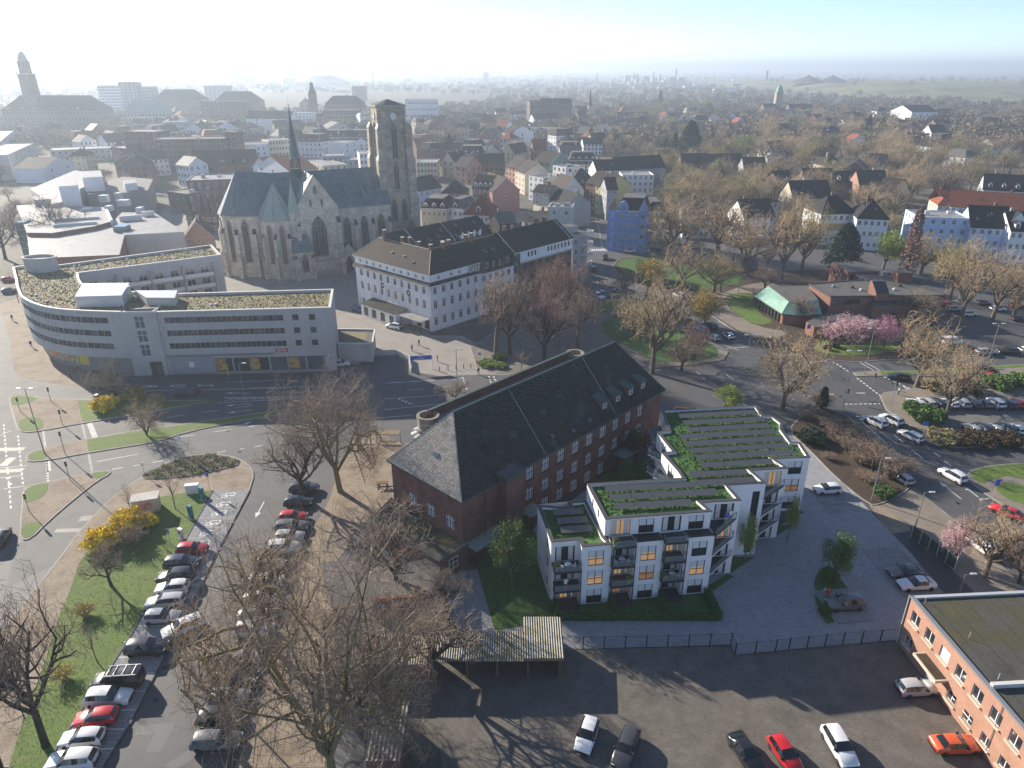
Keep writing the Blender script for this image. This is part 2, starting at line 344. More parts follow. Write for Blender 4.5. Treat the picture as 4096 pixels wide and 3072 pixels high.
# ================================================================ GROUND, ROADS, PAVEMENTS
cL = crop(0,1400); cRW = crop(0,800); cBL = crop(0,2252); cM = crop(1000,1400); cH = crop(1300,800); cP = crop(2000,700)
cR = crop(3000,900,2.0182); cR2 = crop(3000,1600,2.0182); cR3 = crop(3000,2252,2.0182); cB = crop(2000,2252); cB1 = crop(1000,2252)
cC = crop(800,400); cS = crop(1500,1350,1.8433); cW = crop(2050,1550,1.7015); cTR = crop(3000,200,2.0182); cTM = crop(2000,200); cT2 = crop(1000,0); cT1 = crop(0,0)
def text_mesh(txt,size,m,ext=0.0):
 cu = bpy.data.curves.new('lettering','FONT'); cu.body = txt; cu.size = size; cu.align_x = 'CENTER'; cu.align_y = 'CENTER'; cu.extrude = ext; cu.resolution_u = 3
 o = bpy.data.objects.new('lettering',cu); COL.objects.link(o)
 dg = bpy.context.evaluated_depsgraph_get(); me = bpy.data.meshes.new_from_object(o.evaluated_get(dg))
 bpy.data.objects.remove(o); me.materials.clear(); me.materials.append(M[m]); me.name = 'lettering'
 return me
noisy('town_floor',[(.10,.092,.08),(.15,.135,.115),(.085,.085,.05),(.12,.11,.10)],.03,fine=.3,fscale=.5)
ground = MB().poly([(-30000,-300,-.05),(30000,-300,-.05),(30000,42000,-.05),(-30000,42000,-.05)],'land').build('ground'); ground['kind'] = 'structure'
town = sheet('town_ground',[(-420,20),(420,20),(420,420),(-420,420)],-.03,'town_floor')
road = sheet('road',[(-200,30),(-10,30),(-10,100),(60,62),(120,62),(170,110),(170,300),(45,330),(20,330),(-10,160),(-20,150),(-75,146),(-140,160),(-200,190)],0.0,'asphalt')
sheet('road',GL(cRW,[(0,860),(210,870),(60,1040),(110,1380),(230,1455),(700,1520),(800,1570),(200,1640),(-40,1640)]),.004,'asphalt_light')
sheet('road',GL(cL,[(-30,300),(60,390),(130,640),(350,660),(1000,560),(1000,640),(690,720),(230,820),(190,900),(720,840),(1300,760),(1300,900),(890,980),(740,985),(190,1100),(160,1400),(140,1560),(-30,1700)]),.006,'asphalt_light')
sheet('road',GL(cL,[(1290,905),(1010,1090),(800,1270),(620,1470),(480,1700),(60,1900),(130,1560),(270,1520),(400,1390),(610,1210),(800,1060),(900,990)]),.008,'asphalt_light')
sheet('parking_lane',GL(cL,[(2020,1130),(2330,1000),(2330,1100)]) + GL(cB1,[(300,-250),(200,300),(100,800),(-150,1649)]) + GL(cBL,[(800,1649),(1000,1200),(1250,900)]) + GL(cL,[(1740,1649),(2010,1130)]),.006,'asphalt')
def isl(name,c,pts,m,it=1,**k): return island(name,smooth_poly(GL(c,pts),it),m,**k)
isl('traffic_island',cL,[(65,395),(100,362),(330,385),(620,405),(1000,400),(1400,410),(1785,402),(1340,478),(1000,540),(660,592),(350,652),(180,670),(130,620),(100,500)],'gravel_tan')
isl('traffic_island',cL,[(200,870),(230,830),(360,790),(700,718),(1100,650),(1400,608),(2000,520),(2290,480),(2290,520),(2000,562),(1500,662),(1270,742),(720,828),(380,892),(230,905)],'gravel_tan')
isl('traffic_island',cL,[(185,1105),(385,1063),(740,985),(890,970),(890,1000),(790,1052),(600,1202),(390,1382),(250,1525),(165,1532),(160,1400),(175,1250)],'gravel_tan')
def lawn(c,pts,it=1,z=.135,m='grass',name='lawn'): return sheet(name,smooth_poly(GL(c,pts),it),z,m)
lawn(cL,[(92,375),(150,366),(318,388),(250,420),(100,462)]); lawn(cL,[(150,570),(260,540),(345,560),(352,640),(200,660),(152,640)])
lawn(cL,[(622,410),(1010,408),(1400,418),(1770,405),(1340,470),(1000,530),(665,582)],0)
lawn(cL,[(222,860),(260,830),(365,798),(375,885),(240,895)]); lawn(cL,[(700,728),(1100,660),(1400,616),(2000,528),(2280,488),(2280,514),(2000,556),(1500,654),(1270,732),(712,820)],0)
lawn(cL,[(205,1112),(388,1068),(388,1140),(320,1205),(180,1243)]); lawn(cL,[(742,992),(880,978),(870,1000),(785,1045),(742,1020)]); lawn(cL,[(170,1412),(352,1380),(300,1460),(245,1515),(170,1520)])
big = smooth_poly(GL(cL,[(300,1900),(500,1649),(620,1480),(800,1280),(1000,1110),(1300,920),(1500,850),(1700,835),(1900,860),(2010,930),(2050,1000),(2010,1125)]),1,False)
big2 = GL(cBL,[(1620,180),(1430,560),(1250,900),(1060,1280),(830,1649),(-700,1649),(-500,1200),(-200,800)])
island('pavement',big + big2,'gravel_tan',kerb='kerb')
bed = smooth_poly(GL(cL,[(1088,1046),(1300,932),(1550,852),(1750,842),(1985,915),(1700,992),(1400,1040)]),1)
island('flower_bed',bed,'soil',h=.22,kerb='kerb_dark',z=.02)
lawn_pts = GL(cL,[(690,1649),(760,1500),(830,1420),(1050,1305),(1290,1190),(1500,1150),(1700,1137),(1430,1649)]) + GL(cBL,[(1330,120),(1270,190),(1050,580),(890,830),(740,1050),(400,1600),(330,1700),(60,1700),(150,1400),(330,900),(480,420),(560,240),(640,0)])
sheet('lawn',lawn_pts,.136,'grass')
bays = sheet('parking_bays',GL(cL,[(1712,1136),(2010,1131),(1740,1640)]) + GL(cBL,[(1620,180),(1430,560),(1250,900),(1060,1280),(830,1649),(360,1649),(740,1060),(900,830),(1060,580),(1275,190)]) + GL(cL,[(1430,1645)]),.137,'new_cobble')
mb = MB(); kp = GL(cL,[(1712,1136),(1430,1645)]) + GL(cBL,[(1275,190),(1060,580),(900,830),(740,1060),(360,1649)])
for a,b in zip(kp,kp[1:]): mb.obox(a,b,.22,.10,.20,'kerb_dark')
mb.build('kerb',bays)
mb = MB(); kp = GL(cL,[(2010,1131),(1740,1640)]) + GL(cBL,[(1620,180),(1430,560),(1250,900),(1060,1280),(830,1649)])
for a,b in zip(kp,kp[1:]): mb.obox(a,b,.12,.10,.150,'kerb_dark')
mb.build('kerb',bays)
def stripe(parent,p0,p1,w=.14,z=.016,m='road_paint',name='lane_marking',dash=None):
 mb = MB(); dx,dy = p1[0] - p0[0],p1[1] - p0[1]; l = math.hypot(dx,dy)
 if l < .01: return
 nx,ny = -dy / l * w / 2,dx / l * w / 2; t = 0.0; a,g = dash or (l,1.0)
 while t < l - .05:
  e = min(l,t + a); q = [(p0[0] + dx * t / l,p0[1] + dy * t / l),(p0[0] + dx * e / l,p0[1] + dy * e / l)]
  mb.poly([(q[0][0] + nx,q[0][1] + ny,z),(q[0][0] - nx,q[0][1] - ny,z),(q[1][0] - nx,q[1][1] - ny,z),(q[1][0] + nx,q[1][1] + ny,z)],m); t = e + g
 return mb.build(name,parent)
def stripes(c,lst,parent=None,**k):
 for (x0,y0,x1,y1) in lst: stripe(parent or road,G(*c(x0,y0)),G(*c(x1,y1)),**k)
for (x0,y0,x1,y1) in [(1690,1205,1950,1200),(1640,1280,1900,1275),(1590,1356,1870,1354),(1545,1436,1830,1434),(1500,1520,1790,1518)]: stripe(bays,G(*cL(x0,y0)),G(*cL(x1,y1)),.1,.142,'road_paint_worn')
for (x0,y0,x1,y1) in [(1340,85,1660,78),(1300,183,1610,177),(1240,290,1560,283),(1180,398,1510,390),(1110,515,1370,510),(1000,642,1300,636),(940,766,1250,760),(860,900,1250,893),(780,1042,1170,1035),(680,1195,1090,1188),(600,1350,1000,1343),(520,1510,930,1500)]: stripe(bays,G(*cBL(x0,y0)),G(*cBL(x1,y1)),.11,.142)
def ev_symbol(c,x,y):
 p = G(*c(x,y)); mb = MB(); z = .143; m = 'road_paint'
 for a,b,e,f in ((-.75,.55,.20,.32),(-.75,.55,-.38,-.26),(-.75,-.63,-.26,.20),(.43,.55,-.26,.20),(-1.15,-.75,-.10,.0),(-1.15,-1.05,-.6,-.10),(-1.15,-.3,-.7,-.6)):
  mb.poly([(a,e,0),(b,e,0),(b,f,0),(a,f,0)],m)
 for q in (-.45,.25): mb.poly([(q + .16 * math.cos(t * .785),-.40 + .16 * math.sin(t * .785),.003) for t in range(8)],m)
 o = mb.build('bay_symbol',bays); o.location = (*p,z); o.rotation_euler = (0,0,R(8)); o.scale = (1.15,1.25,1)
for x,y in ((1860,1165),(1820,1238),(1785,1310),(1740,1388),(1695,1470),(1650,1553)): ev_symbol(cL,x,y)
stripes(cL,[(955,335,1400,323),(1620,320,2330,305)],w=.16)
stripes(cL,[(1810,262,2300,240)],w=.22,m='road_paint_worn')
stripes(cL,[(1620,503,1765,484),(1345,543,1490,523),(1895,463,2030,448),(1715,660,1860,640),(1450,698,1570,684),(1995,618,2135,600),(2005,690,2260,655),(780,898,1110,838),(1110,755,1280,735),(2240,590,2400,570)],w=.15)
stripes(cL,[(900,960,990,945),(1070,935,1150,920),(1225,905,1310,890),(1360,884,1410,876),(1750,828,1820,812),(1930,798,1970,790),(2045,780,2120,766)],w=.35,m='road_paint_worn')
for p in ((660,592,690,716),(348,655,366,795),(712,830,742,985),(375,892,388,1062)): stripe(road,G(*cL(p[0],p[1])),G(*cL(p[2],p[3])),.35,.016,'road_paint_worn','crossing_marking',(.5,.4))
stripes(cL,[(720,588,765,705)],w=.9,m='road_paint_worn'); stripes(cL,[(385,893,395,975)],w=.6,m='road_paint_worn')
stripes(cL,[(30,600,90,1290),(145,690,185,1080)],w=.25,m='road_paint_worn',dash=(.9,.8))
stripes(cL,[(0,690,90,650),(0,950,220,930),(0,1030,180,1010),(30,1118,200,1095)],w=.18,m='road_paint_worn')
def arrow(c,x0,y0,x1,y1,parent=None,w=.16,z=.017,bend=0):
 a,b = Vector(G(*c(x0,y0))),Vector(G(*c(x1,y1))); d = (b - a); l = d.length; d /= l; n = Vector((-d.y,d.x)); mb = MB()
 e = b - d * 1.3
 mb.poly([(*(a - n * w / 2),z),(*(e - n * w / 2),z),(*(e + n * w / 2),z),(*(a + n * w / 2),z)],'road_paint')
 if bend: b = b + n * bend * .7
 mb.poly([(*(e - n * .42),z + .001),(*b,z + .001),(*(e + n * .42),z + .001)],'road_paint')
 mb.build('lane_arrow',parent or road)
arrow(cL,2010,347,1815,347); arrow(cL,2020,430,1815,450); arrow(cL,2030,482,1830,507); arrow(cL,1800,622,2030,587,bend=1); arrow(cL,2125,1220,2055,1350)
for i,(x,ch) in enumerate(((1195,'B'),(1422,'U'),(1648,'S'))):
 p = G(*cRW(x,1500 - i * 4)); o = link('bus_lane_lettering',text_mesh(ch,2.3,'road_paint'),road,(*p,.018),R(-90),(1,2.6,1))
 o.scale = (.85,2.1,1)
for k in range(9):
 x = 1800 + k * 62; stripes(cL,[(x,410 - k * 2.2,x + 70,397 - k * 2.2),(x,384 - k * 1.0,x + 70,395 - k * 2)],w=.14)
stripes(cL,[(1750,426,2400,390),(1800,384,2400,374)],w=.15)
stripes(cM,[(0,385,520,368),(0,307,540,292),(0,612,125,600),(0,690,230,657),(1090,268,1600,238),(1505,303,1620,295),(1278,322,1395,314),(1090,393,1560,362),(1085,480,1560,432),(880,560,1310,524)],w=.15)
stripes(cM,[(1130,262,1700,232)],w=.2,dash=(2.2,2.0)); stripes(cM,[(1195,392,1310,440)],w=.6,dash=(.5,.5),m='road_paint')
stripes(cM,[(1920,210,1950,300),(1960,212,1985,285),(1975,240,1995,290),(1905,290,1915,320),(1710,220,1745,320)],w=.25,dash=(.8,.6))
sheet('pavement',GL(cRW,[(-60,860),(0,880),(60,1060),(110,1370),(150,1410),(240,1450),(700,1510),(1100,1480),(1450,1440)]) + [G(1333,1500),(-39,146),(-74,144),(-140,200)],.02,'gravel_tan')
sheet('pavement',GL(cRW,[(1000,1480),(1500,1458),(2300,1440)]) + GL(cM,[(300,236),(680,222),(700,175),(0,175)]) + GL(cRW,[(1340,1400),(1000,1420)]),.024,'asphalt_dark')
plaza = sheet('church_square',GL(cH,[(690,1390),(780,1395),(930,1420),(1250,1405),(1560,1410),(1480,1290),(1230,1160),(1100,1090),(980,1090),(860,1090)]) + [(-21,166),(-42,187),(-32,205),(5,240),(15,330),(-160,330),(-140,205),(-60,156),(-37,146)],.028,'plaza')
isl_p1 = island('park',[G(*p) for p in [(1905,1470),(1985,1494),(2090,1500),(2400,1480),(2600,1462),(2790,1449),(2890,1438),(2912,1405),(2850,1375),(2745,1296),(2660,1242),(2590,1190),(2500,1150),(2430,1140),(2400,1195),(2250,1245),(2080,1275),(1960,1340),(1880,1390)]],'sand')
lawn(cP,[(800,1180),(1000,1110),(1200,1180),(1420,1240),(1640,1330),(1760,1410),(1740,1480),(1340,1515),(1180,1480),(1060,1400),(850,1300)],1,m='grass_dark')
lawn(cP,[(720,1060),(870,1010),(960,1020),(900,1100),(780,1140)],1,m='grass_dark')
sheet('pavement',GL(cP,[(1200,1560),(1590,1525),(1800,1490),(1840,1425),(1780,1400),(1640,1440),(1600,1500),(1330,1520),(1190,1530)]),.127,'pavement')
island('park',[G(*p) for p in [(2450,1062),(2480,1032),(2610,1022),(2750,1042),(3100,1082),(3400,1075),(3800,1180),(4300,1250),(4300,1385),(3900,1424),(3530,1442),(3420,1450),(3260,1438),(3060,1388),(3020,1372),(2920,1312),(2800,1232),(2740,1182),(2650,1172),(2530,1130),(2470,1098)]],'soil')
lawn(cP,[(940,700),(1060,660),(1320,680),(1700,760),(2000,830),(1900,880),(1600,940),(1400,900),(1180,830),(980,790)],1,m='grass_dark')
lawn(cP,[(1810,1000),(1850,965),(2060,955),(2030,1010),(2080,1120),(2212,1180),(2100,1215),(1960,1170),(1850,1070)],1)
lawn(cR,[(510,1020),(530,950),(620,930),(1000,930),(1280,970),(1060,1045),(830,1058),(640,1045)],1)
sheet('path',smooth_poly(GL(cP,[(1380,900),(1600,950),(1780,960),(1950,890),(2212,850),(2400,900),(2300,990),(2040,950),(1850,960),(1800,1010),(1880,1110),(2060,1220),(2300,1260),(2300,1300),(2050,1330),(1850,1215),(1700,1115),(1500,960)]),1),.130,'pavement')
sheet('car_park',[G(*cR(*p)) for p in [(1480,640),(1700,560),(2400,520),(2400,960),(2212,975),(1720,1010),(1480,960)]],.131,'asphalt')
island('pavement',[G(*p) for p in [(3520,1588),(3535,1572),(3630,1558),(3900,1500),(4300,1430),(4300,1765),(4096,1772),(3860,1793),(3800,1790),(3750,1772),(3690,1726),(3620,1694),(3545,1642)]],'pavement')
sheet('car_park',[G(*cR(*p)) for p in [(1240,1440),(1500,1380),(2400,1360),(2500,1655),(1560,1655),(1400,1560)]] + [G(*cR2(*p)) for p in [(1560,250),(2500,330),(2500,120),(1600,120)]][:0],.130,'asphalt_light')
sheet('car_park',[G(*cR2(*p)) for p in [(1480,150),(1700,90),(2400,60),(2400,300),(1650,310)]],.134,'asphalt_light')
isl('traffic_island',cR2,[(1745,600),(1800,560),(2000,522),(2400,505),(2600,1150),(2212,965),(1900,765),(1750,650)],'pavement')
lawn(cR2,[(1770,605),(1830,560),(2010,528),(2400,512),(2400,700),(2100,610),(1960,640),(1860,690)],1)
lawn(cR2,[(1960,700),(2100,660),(2400,760),(2400,900),(2212,850),(2060,800)],1)
isl('traffic_island',cR,[(830,1195),(1040,1180),(1300,1180),(2300,1120),(2300,1150),(1200,1215),(1050,1220),(860,1222)],'pavement',it=0)
lawn(cR,[(1050,1182),(1300,1182),(2300,1124),(2300,1146),(1200,1210),(1060,1214)],0)
island('verge',smooth_poly([G(*cR2(*p)) for p in [(300,250),(420,120),(560,60),(760,110),(860,200),(1000,330),(1180,480),(1330,640),(1290,720),(1180,790),(1040,850),(960,850),(700,640),(470,400)]],1),'soil',kerb='kerb')
sheet('pavement',[G(*cR2(*p)) for p in [(1050,850),(1200,790),(1320,700),(1480,830),(1800,1120),(2100,1400),(2500,1800),(1900,1655),(1560,1290),(1270,990),(1100,900)]],.03,'pavement')
sheet('pavement',[G(*cR2(*p)) for p in [(960,850),(1040,850),(1110,900),(1290,1010),(1290,1060),(1140,1080),(1060,990)]],.034,'gravel_tan')
sheet('yard',[G(*cR2(*p)) for p in [(1140,1080),(1290,1050),(1480,1200),(1700,1370),(1980,1655),(2050,1800),(1550,1600),(1400,1400),(1250,1200)]],.026,'asphalt_dark')
stripes(cR,[(670,1105,800,1185),(865,1237,1060,1385),(1080,1225,1330,1340)],w=.35,dash=(.7,.5)); stripes(cR,[(865,1095,1000,1175),(900,1092,1045,1172),(470,1104,610,1100)],w=.2)
stripes(cR,[(765,1447,1050,1443),(860,1545,1090,1542)],w=.3,dash=(.6,.35)); stripes(cR,[(860,1356,930,1358),(430,1378,490,1380),(640,1368,675,1368),(1240,1305,1280,1330)],w=.3)
stripes(cR2,[(880,155,1110,360),(1060,262,1185,352),(1160,277,1235,342),(1305,402,1395,475),(1405,360,1450,393),(1485,424,1535,460),(1570,493,1622,533),(860,215,1010,335),(1180,420,1240,470)],w=.16)
stripes(cR2,[(890,153,990,162)],w=.8); stripes(cR2,[(1310,700,1700,1010)],w=.16,m='road_paint_worn')
arrow(cR2,1705,800,1530,660); arrow(cR2,1845,787,1720,690); stripes(cR2,[(1850,800,1930,797),(1850,800,1870,815)],w=.14)
stripes(cP,[(1380,1000,1560,1075),(1400,985,1570,1060),(1770,1165,2130,1345),(1750,1175,2110,1360),(1620,1225,1790,1330)],w=.18)
stripes(cP,[(1820,1395,2010,1380),(1790,1360,1920,1410),(1870,1340,1925,1330)],w=.35,m='road_paint_worn'); stripes(cP,[(1580,1580,1650,1649),(1800,1590,1880,1649)],w=.15)
for k in range(9): p = G(*cP(730 + k * 16,603)); mb = MB().box(-.22,.22,-1.6,1.6,0,.002,'road_paint'); mb.build('crossing_marking',road,loc=(p[0],p[1],.017))
mb = MB(); kp = GL(cP,[(690,300),(770,350),(800,440),(810,520),(825,590),(870,612)])
for a,b in zip(kp,kp[1:]): mb.obox(a,b,.3,0,.13,'kerb')
mb.build('kerb',road)
island('traffic_island',smooth_poly(GL(cP,[(780,850),(810,838),(850,850),(855,880),(820,888),(785,875)]),1),'soil')
sheet('school_yard',GL(cM,[(820,740),(1020,640),(1230,760),(1300,740),(1340,800),(1180,900),(1190,1200),(1000,1290),(850,1500),(700,1700)]) + GL(cB1,[(560,0),(700,500),(640,1000),(600,1649),(-120,1649),(60,1250),(160,800),(330,350),(420,0)]) + GL(cM,[(480,1500),(640,1200),(700,1000)]),.028,'gravel_tan')
sheet('cobbled_yard',GL(cB1,[(1540,1640),(1500,1280),(1500,760)]) + GL(cB,[(500,700),(1860,670),(1890,748),(2212,718)]) + [G(*cR3(*p)) for p in [(0,735),(1200,630),(1330,780),(1700,1330),(2200,2000)]] + [G(3000,3300),(0,30),G(1700,3300)],.020,'setts')
nyard = sheet('paved_yard',GL(cB,[(-60,560),(500,700),(1858,662),(1888,745),(2212,715)]) + [G(*cR3(*p)) for p in [(0,730),(1200,625),(1265,300)]] + [G(*cR2(*p)) for p in [(1285,1600),(1560,1560),(1310,1250),(1140,1075),(1000,930),(740,650),(480,340),(330,260),(200,300),(-100,700)]] + GL(cW,[(1990,850),(1700,1000),(1300,900),(500,700),(150,950),(30,1200)]) + [G(1815,2290),G(1760,2340),G(1830,2520)],.040,'new_paving')
rp_ = random.Random(31)
for c,x0,x1,y0,y1,n in ((cL,900,2200,290,520,10),(cL,750,2000,640,900,10),(cL,300,1200,1100,1600,6),(cL,20,180,700,1400,5),(cR,550,1300,1110,1500,12),(cR2,1000,1900,200,900,12),(cM,900,1500,240,560,8),(cP,1400,2100,1050,1400,6),(cBL,1100,1700,700,1600,9)):
 for k in range(n):
  p = G(*c(rp_.uniform(x0,x1),rp_.uniform(y0,y1))); w,h,an = rp_.uniform(.5,1.6),rp_.uniform(1.5,7),rp_.choice([.05,.1,1.6,.75]); q = MB()
  if k % 3 == 0: q.poly([(.34 * math.cos(t * .785),.34 * math.sin(t * .785),0) for t in range(8)],'metal_dark'); q.build('manhole_cover',road,loc=(*p,.0150))
  else: q.poly([(-h / 2,-w / 2,0),(h / 2,-w / 2 * rp_.uniform(.8,1),0),(h / 2,w / 2,0),(-h / 2,w / 2 * rp_.uniform(.7,1),0)],rp_.choice(['asphalt_dark','asphalt','asphalt_dark'])); q.build('asphalt_patch',road,loc=(*p,.0100 + (len(road.children) % 40) * .0001),rz=an)
# ================================================================ BRICK SCHOOL WITH THE BIG HIPPED ROOF
random.seed(5)
sch = thing('school_building','long dark red brick school with steep black hipped roof behind the white flats','building',(-6.4,75.9),R(46.6))
SL,SD,SE,SR = 47.4,15.4,9.8,17.8
mb = MB(); x0,x1,y0,y1 = .45,SL - .45,.45,SD - .45; zt = SE - .15
fx = [13.4 + 3.41 * i for i in range(9)]
fo = [(x - .85 - x0,z,1.7,2.0) for x in fx for z in (7.05,3.7)] + [(x - .85 - x0,.45,1.7,2.0) for x in fx[1:6]]
fo = facade(mb,(x0,y0),0,x1 - x0,0,zt,fo,'brick_school',.2)
put_windows(sch,(x0,y0),0,fo,'grid',dep=.2)
lo = [(SD - .45 - y - .85,z,1.7,2.0) for y in (2.9,6.75,10.6) for z in (7.9 - .1,4.3)]
lo = facade(mb,(x0,y1),R(-90),y1 - y0,0,zt,lo,'brick_school',.2)
put_windows(sch,(x0,y1),R(-90),lo,'grid',dep=.2)
facade(mb,(x1,y0),R(90),y1 - y0,0,zt,[],'brick_school'); facade(mb,(x1,y1),R(180),x1 - x0,0,zt,[],'brick_school')
wall = mb.build('wall',sch)
for (x,z,w,h) in fo: MB().box(x0 + x - .1,x0 + x + w + .1,y0 - .07,y0 + .12,z - .14,z - .003,'metal_dark').build('window_sill',wall)
rl,rr,ry = 5.9,42.7,SD / 2
th = .22
mb = MB(); e = SE
A_,B_,C_,D_ = (0,0,e),(SL,0,e),(SL,SD,e),(0,SD,e); E_,F_ = (rl,ry,SR),(rr,ry,SR)
mb.poly([A_,B_,F_,E_],'tile_moss'); mb.poly([C_,D_,E_,F_],'tile_moss'); mb.poly([B_,C_,F_],'tile_moss'); mb.poly([D_,A_,E_],'slate_sunlit')  # left hip paler than the other slopes: sunlight put into its colour
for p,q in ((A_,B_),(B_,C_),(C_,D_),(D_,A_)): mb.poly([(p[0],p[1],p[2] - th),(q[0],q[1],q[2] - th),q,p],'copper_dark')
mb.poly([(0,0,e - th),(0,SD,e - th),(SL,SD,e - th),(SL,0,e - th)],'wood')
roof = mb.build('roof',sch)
sl_v = []; sl_f = []; n_rows = 34
ex = Vector((rl,0,SR - e)); nrm = Vector((-(SR - e),0,rl)).normalized()
for r_ in range(n_rows):
 t0 = r_ / n_rows; t1 = (r_ + 1.12) / n_rows; w0 = SD * (1 - t0); n_ = max(1,int(w0 / .36))
 ys = SD / 2 - w0 / 2
 for k in range(n_):
  ya = ys + w0 * (k + .5 * (r_ % 2) - .25) / n_; yb = ya + w0 / n_ - .03
  lim0 = SD / 2 - w0 / 2; ya = max(ya,lim0); yb = min(yb,SD - lim0)
  if yb - ya < .06: continue
  j = random.uniform(.02,.055); q = len(sl_v)
  for (t,y,hh) in ((t0,ya,j + .02),(t0,yb,j + .02),(t1,yb,.012),(t1,ya,.012)):
   t = min(t,.995); p = Vector((ex.x * t,y,e + ex.z * t)) + nrm * hh; sl_v.append(tuple(p))
  sl_v.append(tuple(Vector(sl_v[q]) - nrm * .03)); sl_v.append(tuple(Vector(sl_v[q + 1]) - nrm * .03))
  sl_f += [(q,q + 1,q + 2,q + 3),(q + 4,q + 5,q + 1,q)]
me = np_mesh('slates',np.array(sl_v),np.array(sl_f),['slate_sunlit']); o = link('slate_courses',me,roof,kind='stuff')
mb = MB(); n_ = 46
for i in range(1,n_):
 t = i / n_; xa,xb = rl * t + .05,SL + (rr - SL) * t - .05; y,z = ry * t,e + (SR - e) * t
 mb.poly([(xa,y - .02,z + .045),(xb,y - .02,z + .045),(xb,y + .15,z + .16),(xa,y + .15,z + .16)],'tile_moss'); mb.poly([(xa,y - .02,z - .02),(xb,y - .02,z - .02),(xb,y - .02,z + .045),(xa,y - .02,z + .045)],'tile_moss')
mb.build('tile_courses',roof,kind='stuff')
mb = MB(); mb.tube(E_,F_,.16,.16,'copper_dark',6); mb.tube(A_,E_,.11,.11,'slate_sunlit',5); mb.tube(D_,E_,.11,.11,'slate_sunlit',5); mb.tube(B_,F_,.11,.11,'copper_dark',5); mb.build('ridge_capping',roof)
for x in (16.5,33.5): MB().tube((x,.3,e + .35),(x,ry - .3,SR - .1),.03,.03,'metal_light',4).build('lightning_wire',roof)
mb = MB(); mb.tube((0,-.08,e - .05),(SL,-.08,e - .05),.09,.09,'copper_dark',6); mb.build('gutter',roof)
for x in (31.8,35.35,38.85,42.4):
 d = empty('dormer',(x,0,0)); d.parent = roof
 mb = MB(); yb = 1.35; zb = e + yb * (SR - e) / ry
 mb.box(-.75,.75,yb,yb + 1.9,zb - .3,zb + 1.45,'brick_school'); mb.build('dormer',d).name = 'cheek'
 MB().poly([(-.95,yb - .25,zb + 1.42),(.95,yb - .25,zb + 1.42),(.95,yb + 2.2,zb + 2.1),(-.95,yb + 2.2,zb + 2.1)],'copper_dark').poly([(-.95,yb - .25,zb + 1.30),(.95,yb - .25,zb + 1.30),(.95,yb - .25,zb + 1.42),(-.95,yb - .25,zb + 1.42)],'copper_dark').poly([(.95,yb - .25,zb + 1.30),(.95,yb + 2.2,zb + 1.9),(.95,yb + 2.2,zb + 2.1),(.95,yb - .25,zb + 1.42)],'copper_dark').poly([(-.95,yb - .25,zb + 1.30),(-.95,yb - .25,zb + 1.42),(-.95,yb + 2.2,zb + 2.1),(-.95,yb + 2.2,zb + 1.9)],'copper_dark').build('dormer_roof',d)
 link('window',win_mesh(.9,1.05,'cross',dep=.06),d,(0,yb - .07,zb + .2),0)
for x,t in ((9.6,.10),(19.3,.18),(27.6,.14),(23.5,.11)):
 y,z = ry * t,e + (SR - e) * t; MB().box(-.28,.28,-.3,.3,.05,.17,'metal_grey','glass_sky').build('skylight',roof,loc=(x,y,z + .04)).rotation_euler = (math.atan2(SR - e,ry),0,0)
o = MB().box(-.3,.3,-.45,.45,.05,.2,'metal_light','glass_sky').build('skylight',roof,loc=(2.3,7.3,e + (SR - e) * 2.3 / rl + .05)); o.rotation_euler = (0,-math.atan2(SR - e,rl),0)
st = empty('stair_tower',(0,0,0)); st.parent = sch
mb = MB(); mb.box(7.0,10.5,-1.2,4.4,0,10.2,'brick_school'); mb.build('wall',st).name = 'tower_wall'
mb = MB(); mb.box(6.85,10.65,-1.35,4.5,10.2,10.75,'copper_dark','roof_felt'); mb.build('tower_roof',st)
mb = MB()
for p,q in (((6.85,-1.35),(10.65,-1.35)),((10.65,-1.35),(10.65,4.5)),((6.85,4.5),(6.85,-1.35))): mb.obox(p,q,.25,10.7,10.95,'copper_dark')
mb.build('parapet',st)
for k in range(13): MB().box(-.07,.07,-.07,.02,0,.35,'brick_school').build('dentil',st,loc=(7.15 + k * .265,-1.22,9.8))
MB().tube((11.0,.30,0),(11.0,.30,SE - .2),.05,.05,'metal_dark',6).build('downpipe',sch); MB().tube((4.4,.32,0),(4.4,.32,SE - .2),.05,.05,'metal_dark',6).build('downpipe',sch)
ff = empty('street_front',(0,0,0)); ff.parent = sch
mb = MB(); mb.box(6.2,37.5,9.0,13.2,8,15.1,'brick_school','metal_grey'); mb.build('front_block',ff)
mb = MB(); mb.box(6.2,37.5,12.85,13.3,15.1,16.25,'brick_school','copper_dark'); mb.build('parapet',ff)
for x in (5.6,38.2):
 dr = empty('drum',(x,12.6,0)); dr.parent = ff
 mb = MB(); mb.lathe([(1.48,4),(1.48,13.7)],'brick_school',20); mb.build('drum_shaft',dr,smooth=True)
 mb = MB(); mb.lathe([(1.5,13.6),(1.62,13.7),(1.62,14.0),(1.5,14.1),(1.5,15.5),(1.62,15.6),(1.62,15.85),(1.2,15.85),(1.2,14.9),(0,14.9)],'stone_tower',24); mb.build('drum_crown',dr)
 for k in range(10):
  t = 2 * math.pi * k / 10; MB().poly([(1.7,-.35,.25),(2.5,-.42,-.1),(2.5,.42,-.1),(1.7,.35,.25)],'copper_pale').poly([(2.5,-.42,-.22),(2.5,.42,-.22),(2.5,.42,-.1),(2.5,-.42,-.1)],'copper_pale').build('copper_fin',dr,loc=(0,0,13.2),rz=t)
